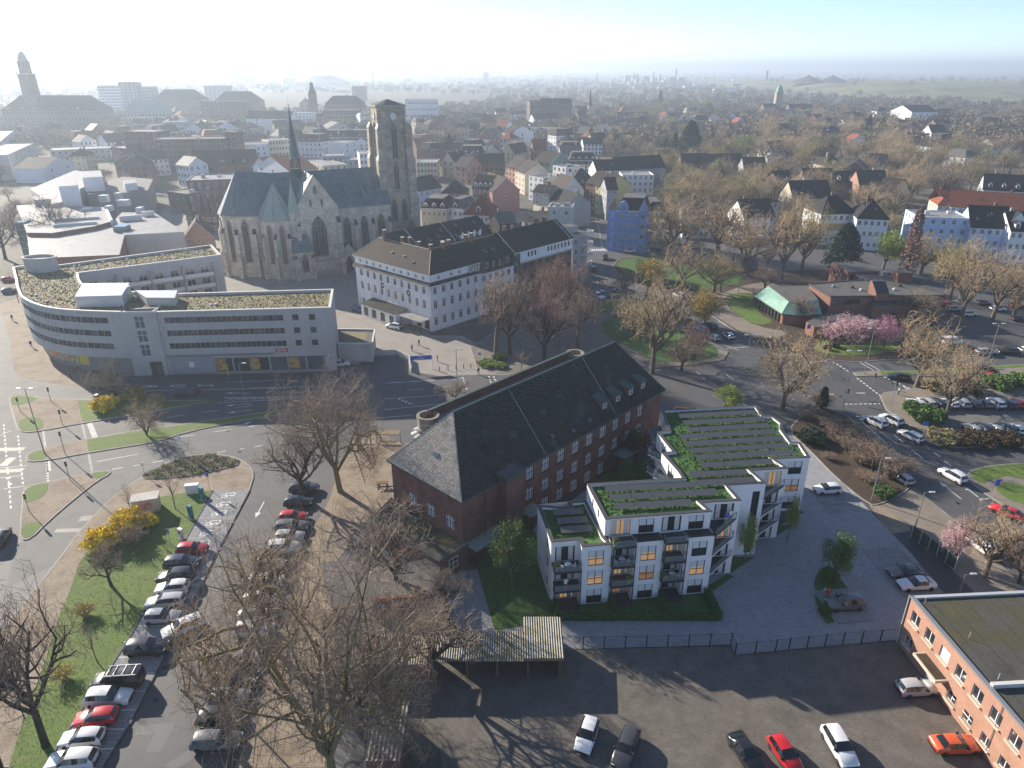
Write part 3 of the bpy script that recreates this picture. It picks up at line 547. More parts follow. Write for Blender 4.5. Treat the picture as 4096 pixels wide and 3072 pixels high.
mb = MB(); mb.prism([(-4.6,-.5),(.4,-.5),(.4,15.6),(-4.6,13.5)],0,3.4,'brick_school','roof_felt_moss'); mb.prism([(-4.75,-.65),(.4,-.65),(.4,-.4),(-4.75,-.4)],3.4,3.62,'copper_dark'); mb.prism([(-4.75,-.4),(-4.5,-.4),(-4.5,13.6),(-4.75,13.6)],3.4,3.62,'copper_dark'); mb.build('annex',sch)
link('window',win_mesh(1.5,1.7,'cross',dep=.05),sch,(-2.2,-.55,1.0),0)
for (xa,xb,d) in ((.6,6.8,1.9),(11.2,14.0,1.9),(33.5,37.5,2.0),(43.5,46.5,2.0)):
 c_ = MB().box(xa,xb,-d,.4,2.75,2.87,'metal_grey','copper_pale').build('canopy',sch)
 for x in (xa + .15,xb - .15): MB().tube((x,-d + .1,0),(x,-d + .1,2.76),.05,.05,'metal_dark',6).build('post',c_)
for x in (15.4,27.2,32.6,36.0,43.2): MB().tube((x,.4,6.2),(x + .35,-.9,3.2),.035,.035,'metal_dark',5).build('stay_rod',sch)
w2 = tag(MB().prism([(27.5,108.5),(33,107.2),(39,106.2),(40.5,113),(29.5,115.5)],0,3.6,'brick_brown','roof_felt').build('low_annex'),'low brown brick annex with dark flat roof beyond the school gable','building')
MB().obox((29.5,115.6),(40.6,113.1),.3,3.6,4.0,'brick_brown','tile_red').build('parapet',w2); MB().obox((27.6,108.4),(29.4,115.5),.3,3.6,3.9,'brick_brown','coping_dark').build('parapet',w2)
# ================================================================ NEW WHITE FLATS WITH GREEN ROOFS
flats = thing('apartment_building','new white stepped apartment block with green roof, solar panels and black balconies','building',(0,0))
FO = (4.7,67.8); FA = R(8.1); fd = (math.cos(FA),math.sin(FA)); fn = (-math.sin(FA),math.cos(FA))
def FP(x,y): return (FO[0] + fd[0] * x + fn[0] * y,FO[1] + fd[1] * x + fn[1] * y)
FZ = [0,2.85,5.7,8.55]; T3 = 8.75; T4 = 11.25
mb = MB(); rec = 1.4; REC = [(0.15,3.55),(7.1,10.05),(13.45,16.4)]; BAY = [(3.55,7.1),(10.05,13.45),(16.4,19.9)]
allw = []
for i,(a,b) in enumerate(BAY):
 ops = [((b - a) / 2 - .95,z,1.9,2.12) for z in (.12,2.95,5.8)]
 facade(mb,FP(a,0),FA,b - a,0,T3,ops,'new_white',.14); allw.append((FP(a,0),FA,ops))
 q = FP(a,rec); facade(mb,q,FA - R(90),rec,0,T3,[],'new_white'); facade(mb,FP(b,0),FA + R(90),rec,0,T3,[],'new_white')
for i,(a,b) in enumerate(REC):
 ops = [((b - a) / 2 - 1.2,z,2.4,2.15) for z in (.12,2.95,5.75)]
 facade(mb,FP(a,rec),FA,b - a,0,T3,ops,'new_white',.14); allw.append((FP(a,rec),FA,ops))
lw0 = (3.3,77.0); q0 = FP(.15,rec); la = math.atan2(q0[1] - lw0[1],q0[0] - lw0[0]); ll = math.hypot(q0[0] - lw0[0],q0[1] - lw0[1])
lops = [(ll - 2.2,z,.7,1.5) for z in (.9,3.7,6.5)]
facade(mb,lw0,la,ll,0,T3,lops,'new_white',.14); allw.append((lw0,la,lops))
P3b = [FP(.15,rec),FP(3.55,rec),FP(3.55,0),FP(7.1,0),FP(7.1,rec),FP(19.9,rec),(24.4,73.9),(23.0,79.5),(9.64,79.0),(9.0,77.9),(7.2,77.6),(3.3,77.0)]
facade(mb,(11.5,78.5),math.atan2(77.0 - 78.5,3.3 - 11.5),8.3,0,T3,[],'new_white')
mb.build('wall',flats).name = 'lower_wall'
F4 = [(11.06,70.3),(24.05,71.9),(23.3,73.8),(28.3,74.3),(27.6,77.8),(32.7,78.3),(31.8,81.4),(36.9,82.0),(35.8,84.5),(40.9,84.9),(41.1,89.1),(39.9,89.3),(39.9,93.0),(40.7,95.1),(40.0,97.5),(38.6,97.6),(38.6,101.2),(23.4,99.6),(23.0,92.7),(21.3,92.3),(22.4,86.5),(20.8,86.2),(22.0,81.3),(22.2,79.5),(9.64,78.1)]
mb = MB(); wing = {}
def side(a,b,z0,z1,ops=(),key=None):
 an = math.atan2(b[1] - a[1],b[0] - a[0]); l = math.hypot(b[0] - a[0],b[1] - a[1]); ops = facade(mb,a,an,l,z0,z1,list(ops),'new_white',.14); allw.append((a,an,ops))
side(F4[0],F4[1],T3 - .02,T4,[(.7,FZ[3] + .25,2.4,2.1),(4.15,FZ[3] + .25,1.9,2.0),(7.0,FZ[3] + .25,2.4,2.1),(10.35,FZ[3] + .25,1.9,2.0)])
side(F4[24],F4[0],T3 - .02,T4,[(2.6,9.6,.5,1.2),(5.0,9.6,.5,1.2)])
side(F4[1],F4[2],T3 - .02,T4); n4 = len(F4)
side(FP(19.9,0),F4[2],0,T3)
side(F4[2],F4[3],0,T4,[(1.75,z + .1,2.5,2.15) for z in FZ]); side(F4[3],F4[4],0,T4)
side(F4[4],F4[5],0,T4,[(3.55,.3,1.0,9.7)]); side(F4[5],F4[6],0,T4)
side(F4[6],F4[7],0,T4,[(1.9,z + .1,2.4,2.15) for z in FZ]); side(F4[7],F4[8],0,T4)
side(F4[8],F4[9],2.6,T4,[(2.2,z,2.0,2.0) for z in (2.95,5.8,8.6)])
for i in range(9,n4 - 1):
 a,b = F4[i],F4[i + 1]; ops = []
 if i in (17,19,21): ops = [(2.2,z + .1,1.9,2.1) for z in FZ[1:]]
 side(a,b,2.6 if i < 12 else 0,T4,ops)
mb.poly([(*p,2.6) for p in F4[8:11]] + [(36.5,89.3,2.6)],'new_white')
mb.build('wall',flats).name = 'upper_wall'
def flat_window(w,h,gl,nm='window'):
 k = ('flat',round(w,2),round(h,2),gl)
 if k not in _WM:
  q = MB(); y0,y1 = .06,.13; t = .065; fr = 'anthracite'; a,b = -w / 2,w / 2
  q.box(a,b,y0,y1,0,t,fr); q.box(a,b,y0,y1,h - t,h,fr); q.box(a,a + t,y0,y1,t,h - t,fr); q.box(b - t,b,y0,y1,t,h - t,fr)
  if w > 1.2: q.box(-.04,.04,y0 + .004,y1,t,h - t,fr)
  if 1.2 < w < 2.2: q.box(a + t,b - t,y0 + .002,y1 - .002,h * .42 - .035,h * .42 + .035,fr)
  if h > 5:
   for z in range(1,10): q.box(a + t,b - t,y0 + .002,y1 - .002,z * h / 10 - .03,z * h / 10 + .03,fr)
  q.poly([(a,.115,0),(b,.115,0),(b,.115,h),(a,.115,h)],gl)
  if 1.2 < w < 2.2: q.poly([(a + t,.108,h * .52),(b - t,.108,h * .52),(b - t,.108,h - t),(a + t,.108,h - t)],'blind')
  if w >= 2.2:
   for s_ in (-1,1):
    for i in range(6):
     xa = s_ * (.42 + i * .10); q.poly([(xa,.110 - .012 * (i % 2),t),(xa + s_ * .10,.110 - .012 * ((i + 1) % 2),t),(xa + s_ * .10,.110 - .012 * ((i + 1) % 2),h - t),(xa,.110 - .012 * (i % 2),h - t)][:: s_],'curtain')
  _WM[k] = q.mesh(nm)
 return _WM[k]
rl_ = random.Random(3)
for (org,an,ops) in allw:
 for (x,z,w,h) in ops:
  g = rl_.choice(['glass','glass','lit_room_dim','glass','lit_room']) if 1.2 < w < 3 else 'glass'
  link('window' if w < 2.2 else 'balcony_door',flat_window(w,h,g),flats,(org[0] + math.cos(an) * (x + w / 2),org[1] + math.sin(an) * (x + w / 2),z),an)
def roof_with_coping(name,pts,z,drop=.35,w=.42,parent=flats):
 a = sum(pts[i][0] * pts[(i + 1) % len(pts)][1] - pts[(i + 1) % len(pts)][0] * pts[i][1] for i in range(len(pts)))
 if a < 0: pts = pts[::-1]
 inn = offset_poly(pts,-w); out = offset_poly(pts,.05); m_ = MB(); n = len(pts)
 for i in range(n):
  j = (i + 1) % n
  m_.poly([(*out[i],z),(*out[j],z),(*inn[j],z),(*inn[i],z)],'coping_dark'); m_.poly([(*out[i],z - .10),(*out[j],z - .10),(*out[j],z),(*out[i],z)],'coping_dark')
  m_.poly([(*inn[i],z),(*inn[j],z),(*inn[j],z - drop),(*inn[i],z - drop)],'new_white')
 r0 = m_.build('coping',parent); MB().poly([(*p,z - drop + .01) for p in inn],'green_roof').build(name,parent)
 return inn
roof_with_coping('green_roof',[FP(.15,rec),FP(3.55,rec),FP(3.55,0),FP(7.1,0),F4[0],F4[24],(9.0,77.9),(7.3,77.6),(7.5,76.3),(3.3,76.9)],T3)
roof_with_coping('green_roof',F4,T4)
mb = MB(); mb.poly([(*FP(7.1,0),T3 - .15),(*FP(19.9,0),T3 - .15),(24.2,72.0,T3 - .15),(11.0,70.4,T3 - .15)],'anthracite')
for a,b in BAY[1:] + [REC[1],REC[2]]: mb.obox(FP(a,.15),FP(b,.15),.34,T3 - .14,T3 + .02,'anthracite')
mb.build('terrace_strip',flats)
tv = []; rg = np.random.default_rng(4)
def inside(p,poly):
 c = False; n = len(poly)
 for i in range(n):
  (xa,ya),(xb,yb) = poly[i],poly[i - 1]
  if (ya > p[1]) != (yb > p[1]) and p[0] < (xb - xa) * (p[1] - ya) / (yb - ya) + xa: c = not c
 return c
def tufts(name,poly,z,n,h,m,parent=None,s=.12,seed=1):
 g = np.random.default_rng(seed); xs = [p[0] for p in poly]; ys = [p[1] for p in poly]; pts = []
 while len(pts) < n:
  p = (g.uniform(min(xs),max(xs)),g.uniform(min(ys),max(ys)))
  if inside(p,poly): pts.append(p)
 P = np.array(pts); a = g.uniform(0,6.28,n); hh = g.uniform(.4,1,n) * h; k = g.uniform(.6,1.4,n) * s; ln = g.uniform(-.6,.6,(n,2)) * h
 V = np.zeros((n,3,3)); V[:,0] = np.c_[P[:,0] - np.cos(a) * k,P[:,1] - np.sin(a) * k,np.full(n,z)]; V[:,1] = np.c_[P[:,0] + np.cos(a) * k,P[:,1] + np.sin(a) * k,np.full(n,z)]
 V[:,2] = np.c_[P[:,0] + ln[:,0],P[:,1] + ln[:,1],z + hh]
 o = link(name,np_mesh(name,V.reshape(-1,3),np.arange(n * 3).reshape(-1,3),[m]),parent); o['kind'] = 'stuff'; return o
tufts('roof_grass',offset_poly(F4,-.5),T4 - .34,9000,.22,'green_roof',flats,.10,2)
tufts('roof_grass',offset_poly([FP(.3,rec),FP(3.55,rec),F4[0],F4[24],(3.6,76.5)],-.5),T3 - .34,1500,.22,'green_roof',flats,.10,3)
def panel_row(c,x0_,y0_,x1_,y1_,z,n):
 a,b = Vector(G(*c(x0_,y0_),z)),Vector(G(*c(x1_,y1_),z)); d = (b - a); l = d.length; d /= l
 for i in range(n):
  p = a + d * (l * (i + .5) / n); q = MB(); w = l / n - .06
  q.poly([(-w / 2,-.55,.30),(w / 2,-.55,.30),(w / 2,.50,.48),(-w / 2,.50,.48)],'solar'); q.poly([(-w / 2,-.55,.25),(w / 2,-.55,.25),(w / 2,-.55,.30),(-w / 2,-.55,.30)],'metal_grey'); q.poly([(-w / 2,.50,.43),(-w / 2,.50,.48),(w / 2,.50,.48),(w / 2,.50,.43)],'metal_grey')
  o = q.build('solar_panel',flats,loc=(p.x,p.y,z - .35),rz=math.atan2(d.y,d.x))
  q = MB()
  for x in (-w * .35,w * .35): q.tube((x,-.4,0),(x,-.4,.3),.02,.02,'metal_dark',4,False); q.tube((x,.4,0),(x,.4,.44),.02,.02,'metal_dark',4,False)
  q.build('panel_feet',o)
for (xa,ya,xb,yb,n) in [(1130,195,1665,165,3),(1160,240,1710,210,3),(1195,288,1750,255,3),(1140,335,1790,298,4),(1175,383,1835,343,4),(1205,432,1875,390,4),(1245,478,1920,435,4),(1280,530,1770,500,3),(1200,592,1600,572,2),(1240,650,1640,625,2),(630,692,1240,658,4),(660,748,1390,705,5),(695,806,1220,778,4)]: panel_row(cW,xa,ya,xb,yb,T4 + .1,n)
for (xa,ya,xb,yb) in [(275,850,480,838),(300,908,510,896),(325,968,540,955)]: panel_row(cW,xa,ya,xb,yb,T3 + .1,2)
def railing(pts,z,parent,h=1.0):
 q = MB(); p_ = MB()
 for a,b in zip(pts,pts[1:]):
  q.tube((*a,z + h),(*b,z + h),.03,.03,'metal_dark',5); q.tube((*a,z + .1),(*b,z + .1),.025,.025,'metal_dark',5)
  p_.poly([(*a,z + .12),(*b,z + .12),(*b,z + h - .02),(*a,z + h - .02)],'clear_glass')
 for a in pts: q.tube((*a,z),(*a,z + h),.03,.03,'metal_dark',5)
 q.build('railing',parent); p_.build('glass_panel',parent)
for bi,(a,b) in enumerate(REC):
 levels = FZ[1:3] if bi == 0 else FZ[1:]
 for z in levels:
  bal = MB().prism([FP(a + .05,-.75),FP(b - .05,-.75),FP(b - .05,rec),FP(a + .05,rec)],z - .16,z + .03,'anthracite',bottom=True).build('balcony',flats)
  if z > 8: MB().prism([FP(a + .05,rec),FP(b - .05,rec),FP(b - .05,2.9),FP(a + .05,2.9)],z - .1,z + .025,'anthracite').build('terrace',flats)
  railing([FP(a + .1,.1),FP(a + .1,-.7),FP(b - .1,-.7),FP(b - .1,.1)],z,bal)
 for x in (a + .12,b - .12): MB().obox(FP(x - .06,-.66),FP(x + .06,-.66),.12,0,levels[-1] - .16,'anthracite').build('balcony_post',flats)
 MB().prism([FP(a + .05,-1.2),FP(b - .05,-1.2),FP(b - .05,rec),FP(a + .05,rec)],0,.07,'coping_dark').build('terrace',flats)
 for x in (a + .03,b - .03): MB().obox(FP(x,0),FP(x,rec),.03,0,levels[-1],'new_white').build('balcony_screen',flats)
for tri,nb in (((FP(19.9,-.1),F4[2],(28.0,74.2)),0),(((32.5,78.3),F4[6],(36.7,81.9)),1)):
 for z in FZ[1:]:
  bal = MB().prism(list(tri),z - .18,z + .02,'anthracite' if z > 8 else 'new_white','anthracite',bottom=True).build('balcony',flats); railing([tri[0],tri[2]],z,bal)
for tri in (((23.0,92.6),(21.3,92.3),(19.8,90.5),(22.3,87.5)),((22.4,86.4),(20.8,86.2),(19.4,84.2),(21.8,81.8)),((23.4,99.5),(23.0,92.9),(21.2,94.2),(21.4,98.5))):
 for z in FZ[1:]: bal = MB().prism(list(tri),z - .18,z + .02,'new_white','anthracite',bottom=True).build('balcony',flats); railing([tri[1],tri[2],tri[3]],z,bal)
MB().tube((40.1,85.5,0),(40.1,85.5,2.62),.17,.17,'new_white',12).build('column',flats)
# ================================================================ CURVED CONCRETE BUILDING WITH SUPERMARKET
random.seed(11)
rw = thing('curved_building','curved grey concrete block with strip windows, sedum roof and supermarket','building',(0,0))
RZ = 14.2
curve = [(-125.7,175.2),(-121.6,169.3),(-117.6,163.7),(-113.9,158.2),(-110.3,153.3),(-107.9,150.3),(-105.2,147.7),(-102.5,145.5),(-99.4,143.5),(-97.0,142.3),(-94.6,141.4),(-92.0,140.75),(-89.6,140.3),(-86.6,139.9),(-83.6,139.6),(-80.2,139.35)]
straight = [(-73.4,139.65),(-38.0,142.3)]
inner = [(-40.5,155.8),(-74.1,152.5),(-88,154.4),(-93.2,155.8),(-97.0,157.6),(-100.2,160.6),(-103,164.5),(-106.2,169.8),(-78.2,188.3)]
back = [(-85.2,199.9),(-117.0,176.2),(-120.5,180.0)]
mb = MB(); ROWS = [(11.55,1.25),(8.7,1.25),(5.85,1.25)]
def seg(mb,a,b,z0,z1,ops,m='concrete',dep=.18,gl='glass',style='single',fr='frame_dark',parent=rw):
 an = math.atan2(b[1] - a[1],b[0] - a[0]); l = math.hypot(b[0] - a[0],b[1] - a[1]); ops = facade(mb,a,an,l,z0,z1,ops,m,dep)
 return put_windows(parent,a,an,ops,style,fr,gl,dep)
for a,b in zip(curve,curve[1:]):
 l = math.hypot(b[0] - a[0],b[1] - a[1]); n = max(2,round(l / 1.25)); w = (l - .06) / n
 ops = [(.03 + k * w + .02,z,w - .04,h) for z,h in ROWS for k in range(n)] if b[0] < -83 else []
 seg(mb,a,b,3.9,RZ,ops,gl=['glass','glass_sky','glass'])
a,b = straight; 
ops = [(1.4 + k * 1.05,z,1.0,h) for z,h in ROWS for k in range(23)] + [(x,z,1.3,1.3) for z,h in ROWS for x in (27.4,30.8)]
seg(mb,a,b,0,RZ,ops + [(10.0 + k * 3.85,.35,3.6,3.1) for k in range(6)],gl=['glass','glass_sky','glass'],style='double')
q = [(-80.3,139.0),(-73.3,139.3)]
seg(mb,q[0],q[1],0,RZ + .15,[(2.3,10.6,2.0,2.7),(2.3,7.5,2.0,2.7),(2.3,4.4,2.0,2.7)],fr='frame_white',style='cross',gl='glass_sky'); seg(mb,q[1],(-73.4,140.5),0,RZ + .15,[]); seg(mb,(-80.4,140.5),q[0],0,RZ + .15,[])
seg(mb,straight[1],inner[0],0,RZ,[]); 
for a,b in zip(inner[:-2],inner[1:-1]): seg(mb,a,b,0,RZ,[])
seg(mb,back[0],back[1],0,RZ,[]); seg(mb,back[1],back[2],0,RZ,[]); seg(mb,back[2],curve[0],0,RZ,[])
a,b = inner[-2],inner[-1]; L_ = math.hypot(b[0] - a[0],b[1] - a[1])
ops = [(1.6 + k * 3.75,z,2.1,1.9) for k in range(8) for z in (9.7,6.7,3.7,.6)]
seg(mb,a,b,0,RZ,ops,style='double',fr='frame_white',gl=['glass','glass_sky']); seg(mb,b,back[0],0,RZ,[])
mb.build('wall',rw)
an = math.atan2(b[1] - a[1],b[0] - a[0]); dd = (math.cos(an),math.sin(an)); on = (math.sin(an),-math.cos(an))
for z in (9.4,6.4,3.4):
 for k in range(4):
  p0 = (a[0] + dd[0] * (.5 + k * 7.7),a[1] + dd[1] * (.5 + k * 7.7)); p1 = (p0[0] + dd[0] * 7.2,p0[1] + dd[1] * 7.2)
  o = MB().prism([p0,p1,(p1[0] + on[0] * 1.5,p1[1] + on[1] * 1.5),(p0[0] + on[0] * 1.5,p0[1] + on[1] * 1.5)],z - .2,z,'concrete',bottom=True).build('balcony',rw)
  MB().obox((p0[0] + on[0] * 1.45,p0[1] + on[1] * 1.45),(p1[0] + on[0] * 1.45,p1[1] + on[1] * 1.45),.05,z,z + .95,'metal_light').build('railing',o)
for k in range(5):
 p = (a[0] + dd[0] * (.3 + k * 7.7),a[1] + dd[1] * (.3 + k * 7.7)); MB().obox(p,(p[0] + on[0] * 1.5,p[1] + on[1] * 1.5),.25,0,12.6,'concrete').build('fin_wall',rw)
base = [(-125,177),(-120.2,170.2),(-116.2,164.6),(-112.5,159.1),(-109.0,154.3),(-104.2,148.9),(-98.7,145.0),(-94.0,142.9),(-89.3,141.8),(-80.3,140.6)]
mb = MB()
for a_,b_ in zip(base,base[1:]): seg(mb,a_,b_,0,3.95,[],m='concrete_dark')
mb.poly([(*p,3.9) for p in curve] + [(*p,3.9) for p in base[::-1]],'concrete'); mb.build('ground_floor',rw)
noisy('print_food',[(.60,.58,.55),(.22,.28,.14),(.55,.20,.10),(.70,.66,.60)],1.1,coord='obj',rough=.5,detail=3); noisy('print_fruit',[(.10,.22,.05),(.55,.10,.05),(.60,.45,.10),(.12,.30,.07)],1.6,coord='obj',rough=.5,detail=3)
plain('print_green',(.30,.36,.31),.5); plain('print_orange',(.62,.21,.09),.5); plain('print_yellow',(.72,.52,.07),.5)
def along(path,s):
 for a_,b_ in zip(path,path[1:]):
  l = math.hypot(b_[0] - a_[0],b_[1] - a_[1])
  if s <= l: return (a_[0] + (b_[0] - a_[0]) * s / l,a_[1] + (b_[1] - a_[1]) * s / l)
  s -= l
 return path[-1]
s = 14.0
for w,m_ in ((3,'print_food'),(2.2,'print_orange'),(2.6,'sign_white'),(4.6,'print_food'),(2.6,'print_green'),(7.0,'print_food'),(2.6,'print_orange'),(6.6,'print_food'),(3.4,'print_yellow')):
 q = MB(); n = max(1,int(w / 1.3))
 for i in range(n):
  a_,b_ = along(base,s + w * i / n),along(base,s + w * (i + 1) / n); ex = Vector((b_[1] - a_[1],a_[0] - b_[0])).normalized() * .06
  q.poly([(a_[0] + ex.x,a_[1] + ex.y,1.1),(b_[0] + ex.x,b_[1] + ex.y,1.1),(b_[0] + ex.x,b_[1] + ex.y,3.5),(a_[0] + ex.x,a_[1] + ex.y,3.5)],m_)
 q.build('printed_panel',rw); s += w + .12
a,b = straight; an = math.atan2(b[1] - a[1],b[0] - a[0]); dd = (math.cos(an),math.sin(an)); on = (math.sin(an),-math.cos(an))
def RP(x,y): return (a[0] + dd[0] * x + on[0] * y,a[1] + dd[1] * x + on[1] * y)
stripy('roller',(.34,.345,.36),(.24,.245,.255),1.3,axis=2,rough=.55,vary=.08,sharp=.06)
MB().obox(RP(.9,.05),RP(9.6,.05),.1,.1,4.2,'roller').build('roller_door',rw); MB().obox(RP(4.6,.12),RP(5.7,.12),.04,1.6,2.9,'sign_white').build('notice_board',rw)
MB().obox(RP(.5,.35),RP(22.5,.35),.7,4.25,4.45,'concrete_dark').build('canopy',rw)
for x,m_ in ((10.2,'print_fruit'),(17.2,'print_fruit'),(25.6,'print_fruit')): MB().obox(RP(x,.04),RP(x + 2.1,.04),.05,.7,3.3,m_).build('poster',rw)
for x in (9.9,13.8,17.6,21.5,25.3,29.2,33.0): MB().obox(RP(x,.06),RP(x + .25,.06),.12,.1,3.6,'metal_grey').build('shopfront_post',rw)
MB().prism([RP(9.5,.1),RP(33.5,.1),RP(33.5,.7),RP(9.5,.7)],.0,.25,'kerb').build('plinth',rw)
def sign(txt,p,an_,w,h,z,parent,mboard='red',mtext='sign_white',ts=None):
 o = MB().box(-w / 2,w / 2,-.12,0,0,h,mboard).build('sign_board',parent,loc=(p[0],p[1],z),rz=an_)
 if txt: t = link('lettering',text_mesh(txt,ts or h * .95,mtext),o,(0,-.13,h / 2)); t.rotation_euler = (R(90),0,0)
 return o
sign('REWE',RP(24.3,.15),an,2.6,.75,4.6,rw,'red','sign_white'); pa,pb = along(base,32.0),along(base,32.8); sign('REWE',(pa[0] - .4,pa[1] - 1.3),math.atan2(pb[1] - pa[1],pb[0] - pa[0]),2.6,.8,4.5,rw)
sign('REWE',(-126.2,174.6),R(-60),1.0,4.0,5.0,rw,ts=.8)
d_ = MB().box(0,2.4,-.08,0,.1,3.2,'metal_dark').build('entrance_door',rw,loc=(-76.6,139.05,0),rz=R(2.5)); MB().box(1.2,2.2,-.1,-.02,.3,2.5,'glass_sky').build('door_leaf',d_)
ring = [*curve,(-80.3,139.0),(-73.3,139.3),*straight[1:],*inner,*back]
inn = offset_poly(ring,-.45); rr_ = ring if sum(ring[i][0] * ring[(i + 1) % len(ring)][1] - ring[(i + 1) % len(ring)][0] * ring[i][1] for i in range(len(ring))) > 0 else ring[::-1]
mb = MB(); out = offset_poly(rr_,.06); n = len(rr_)
for i in range(n):
 j = (i + 1) % n
 mb.poly([(*out[i],RZ + .05),(*out[j],RZ + .05),(*inn[j],RZ + .05),(*inn[i],RZ + .05)],'coping_light'); mb.poly([(*out[i],RZ - .2),(*out[j],RZ - .2),(*out[j],RZ + .05),(*out[i],RZ + .05)],'coping_light'); mb.poly([(*inn[i],RZ + .05),(*inn[j],RZ + .05),(*inn[j],RZ - .6),(*inn[i],RZ - .6)],'concrete')
mb.build('parapet',rw); MB().poly([(*p,RZ - .55) for p in inn],'sedum').build('sedum_roof',rw)
tufts('sedum_tufts',offset_poly(rr_,-.8),RZ - .56,7000,.28,'sedum',rw,.16,7)
def gp(x,y,z): return G(*cRW(x,y),z)
o = MB().prism([gp(625,865,RZ - .5),gp(1000,855,RZ - .5),gp(1065,770,RZ - .5),gp(690,775,RZ - .5)],RZ - .55,RZ + 1.9,'metal_light','metal_light').build('plant_box',rw)
q = [gp(625,865,RZ - .5),gp(1000,855,RZ - .5),gp(1065,770,RZ - .5),gp(690,775,RZ - .5)]
MB().poly([(*q[0],RZ + 1.92),(*q[1],RZ + 1.92),(*q[2],RZ + 2.5),(*q[3],RZ + 2.5)],'metal_light').build('plant_box_roof',o)
q = [gp(1190,850,RZ - .5),gp(1420,852,RZ - .5),gp(1440,790,RZ - .5),gp(1100,790,RZ - .5)]
MB().prism(q,RZ - .55,RZ + 1.3,'concrete','metal_light').build('plant_box',rw)
MB().obox(gp(1050,870,RZ),gp(1270,862,RZ),.5,RZ - .5,RZ - .1,'metal_grey').build('duct',rw); MB().obox(gp(1210,900,RZ),gp(1270,862,RZ),.5,RZ - .5,RZ - .12,'metal_grey').build('duct',rw)
dr = MB(); dr.lathe([(3.2,9),(3.2,RZ + 2.6),(3.35,RZ + 2.7),(3.35,RZ + 3.0),(2.9,RZ + 3.0),(2.9,RZ + 2.4),(0,RZ + 2.4)],'concrete',20); o = dr.build('stair_drum',rw,loc=(-117.5,174.0,0)); o.scale = (1.25,.8,1)
rng = random.Random(2)
for x,y in ((600,535),(640,530),(685,555),(780,552),(830,500),(1025,480),(1040,515),(1200,492),(1310,440),(1400,470),(350,700),(360,712),(290,770),(380,818),(590,818),(340,568),(1280,950 - 90),(1700,845),(1740,842)):
 MB().lathe([(.35,0),(.35,.22),(.2,.35),(0,.36)],'metal_light',8).build('roof_vent',rw,loc=(*gp(x,y,RZ - .5),RZ - .56))
q = MB(); A1,B1 = Vector((*gp(1425,420,RZ),RZ + .3)),Vector((*gp(1630,445,RZ),RZ - .2))
for k in range(9):
 p = A1.lerp(B1,k / 8); q.tube(p,p + Vector((0,0,1.0)),.04,.04,'metal_light',4)
q.tube(A1 + Vector((0,0,1)),B1 + Vector((0,0,1)),.05,.05,'metal_light',4); q.tube(A1 + Vector((0,0,.5)),B1 + Vector((0,0,.5)),.04,.04,'metal_light',4); q.build('roof_railing',rw)
an2 = thing('delivery_annex','low concrete delivery annex with little sedum roof right of the supermarket','building',(0,0))
q = [G(*cH(100,1160),4.2),G(*cH(380,1160),4.2),G(*cH(400,1050),4.2),G(*cH(100,1045),4.2)]
MB().prism(q,0,4.2,'concrete','roof_felt').build('wall',an2); inn = offset_poly(q,-.5)
MB().poly([(*p,4.22) for p in offset_poly(q,-1.6)],'sedum').build('sedum_roof',an2)
for i in range(4): MB().obox(q[i],q[(i + 1) % 4],.35,4.2,4.55,'coping_light').build('parapet',an2)
p = G(*cH(240,1250)); MB().box(0,2.6,0,.2,0,3.2,'black').build('loading_door',an2,loc=(p[0] - .9,p[1] - 0.05,0),rz=R(2))
for x,y,h in ((150,1285,1.3),(242,1285,2.4),(308,1285,2.4)):
 p = G(*cH(x,y)); o = tag(MB().box(0,1.5,0,.9,.08,h,'red').box(.1,1.4,-.03,0,h * .2,h * .85,'red').build('red_container',loc=(*p,.03)),{150: 'low red steel container left beside the supermarket delivery door',242: 'tall red container with opening at the delivery door, middle one',308: 'tall red container with opening, right of the delivery door'}[x],'container','red containers at the delivery door')
 for k in (.1,1.3): MB().box(k,k + .1,.1,.8,0,.08,'black').build('skid',o)
# ================================================================ CHURCH
ch = thing('church','gothic sandstone church with grey copper roofs and a slender ridge spire','church',(-68.5,228.4),R(27))
def lancet(parent,p,ang,w,h,z,name='window',n=3,trac=True):
 k = ('lan',round(w,1),round(h,1),n)
 if k not in _WM:
  q = MB(); hs = h - w * .9; arc = [(-w / 2,0),(w / 2,0),(w / 2,hs),(w * .42,hs + w * .35),(w * .25,hs + w * .65),(0,hs + w * .9),(-w * .25,hs + w * .65),(-w * .42,hs + w * .35),(-w / 2,hs)]
  q.poly([(x,-.02,zz) for x,zz in arc],'church_glass')
  for a_,b_ in zip(arc,arc[1:] + arc[:1]): q.tube((a_[0],-.06,a_[1]),(b_[0],-.06,b_[1]),.16,.16,'stone_trim',4,False)
  for i in range(1,n): x = -w / 2 + w * i / n; q.tube((x,-.06,0),(x,-.06,hs),.07,.07,'stone_trim',4,False)
  if trac:
   for cx,cz,rr in ((0,hs + w * .42,w * .2),(-w * .24,hs + w * .08,w * .17),(w * .24,hs + w * .08,w * .17)):
    pts = [(cx + rr * math.cos(t * .785),-.06,cz + rr * math.sin(t * .785)) for t in range(9)]
    for a_,b_ in zip(pts,pts[1:]): q.tube(a_,b_,.07,.07,'stone_trim',4,False)
  q.poly([(-w / 2 - .2,-.02,-.35),(w / 2 + .2,-.02,-.35),(w / 2 + .2,-.30,-.28),(-w / 2 - .2,-.30,-.28)][::-1],'stone_trim')
  _WM[k] = q.mesh('church_window')
 return link(name,_WM[k],parent,(p[0],p[1],z),ang)
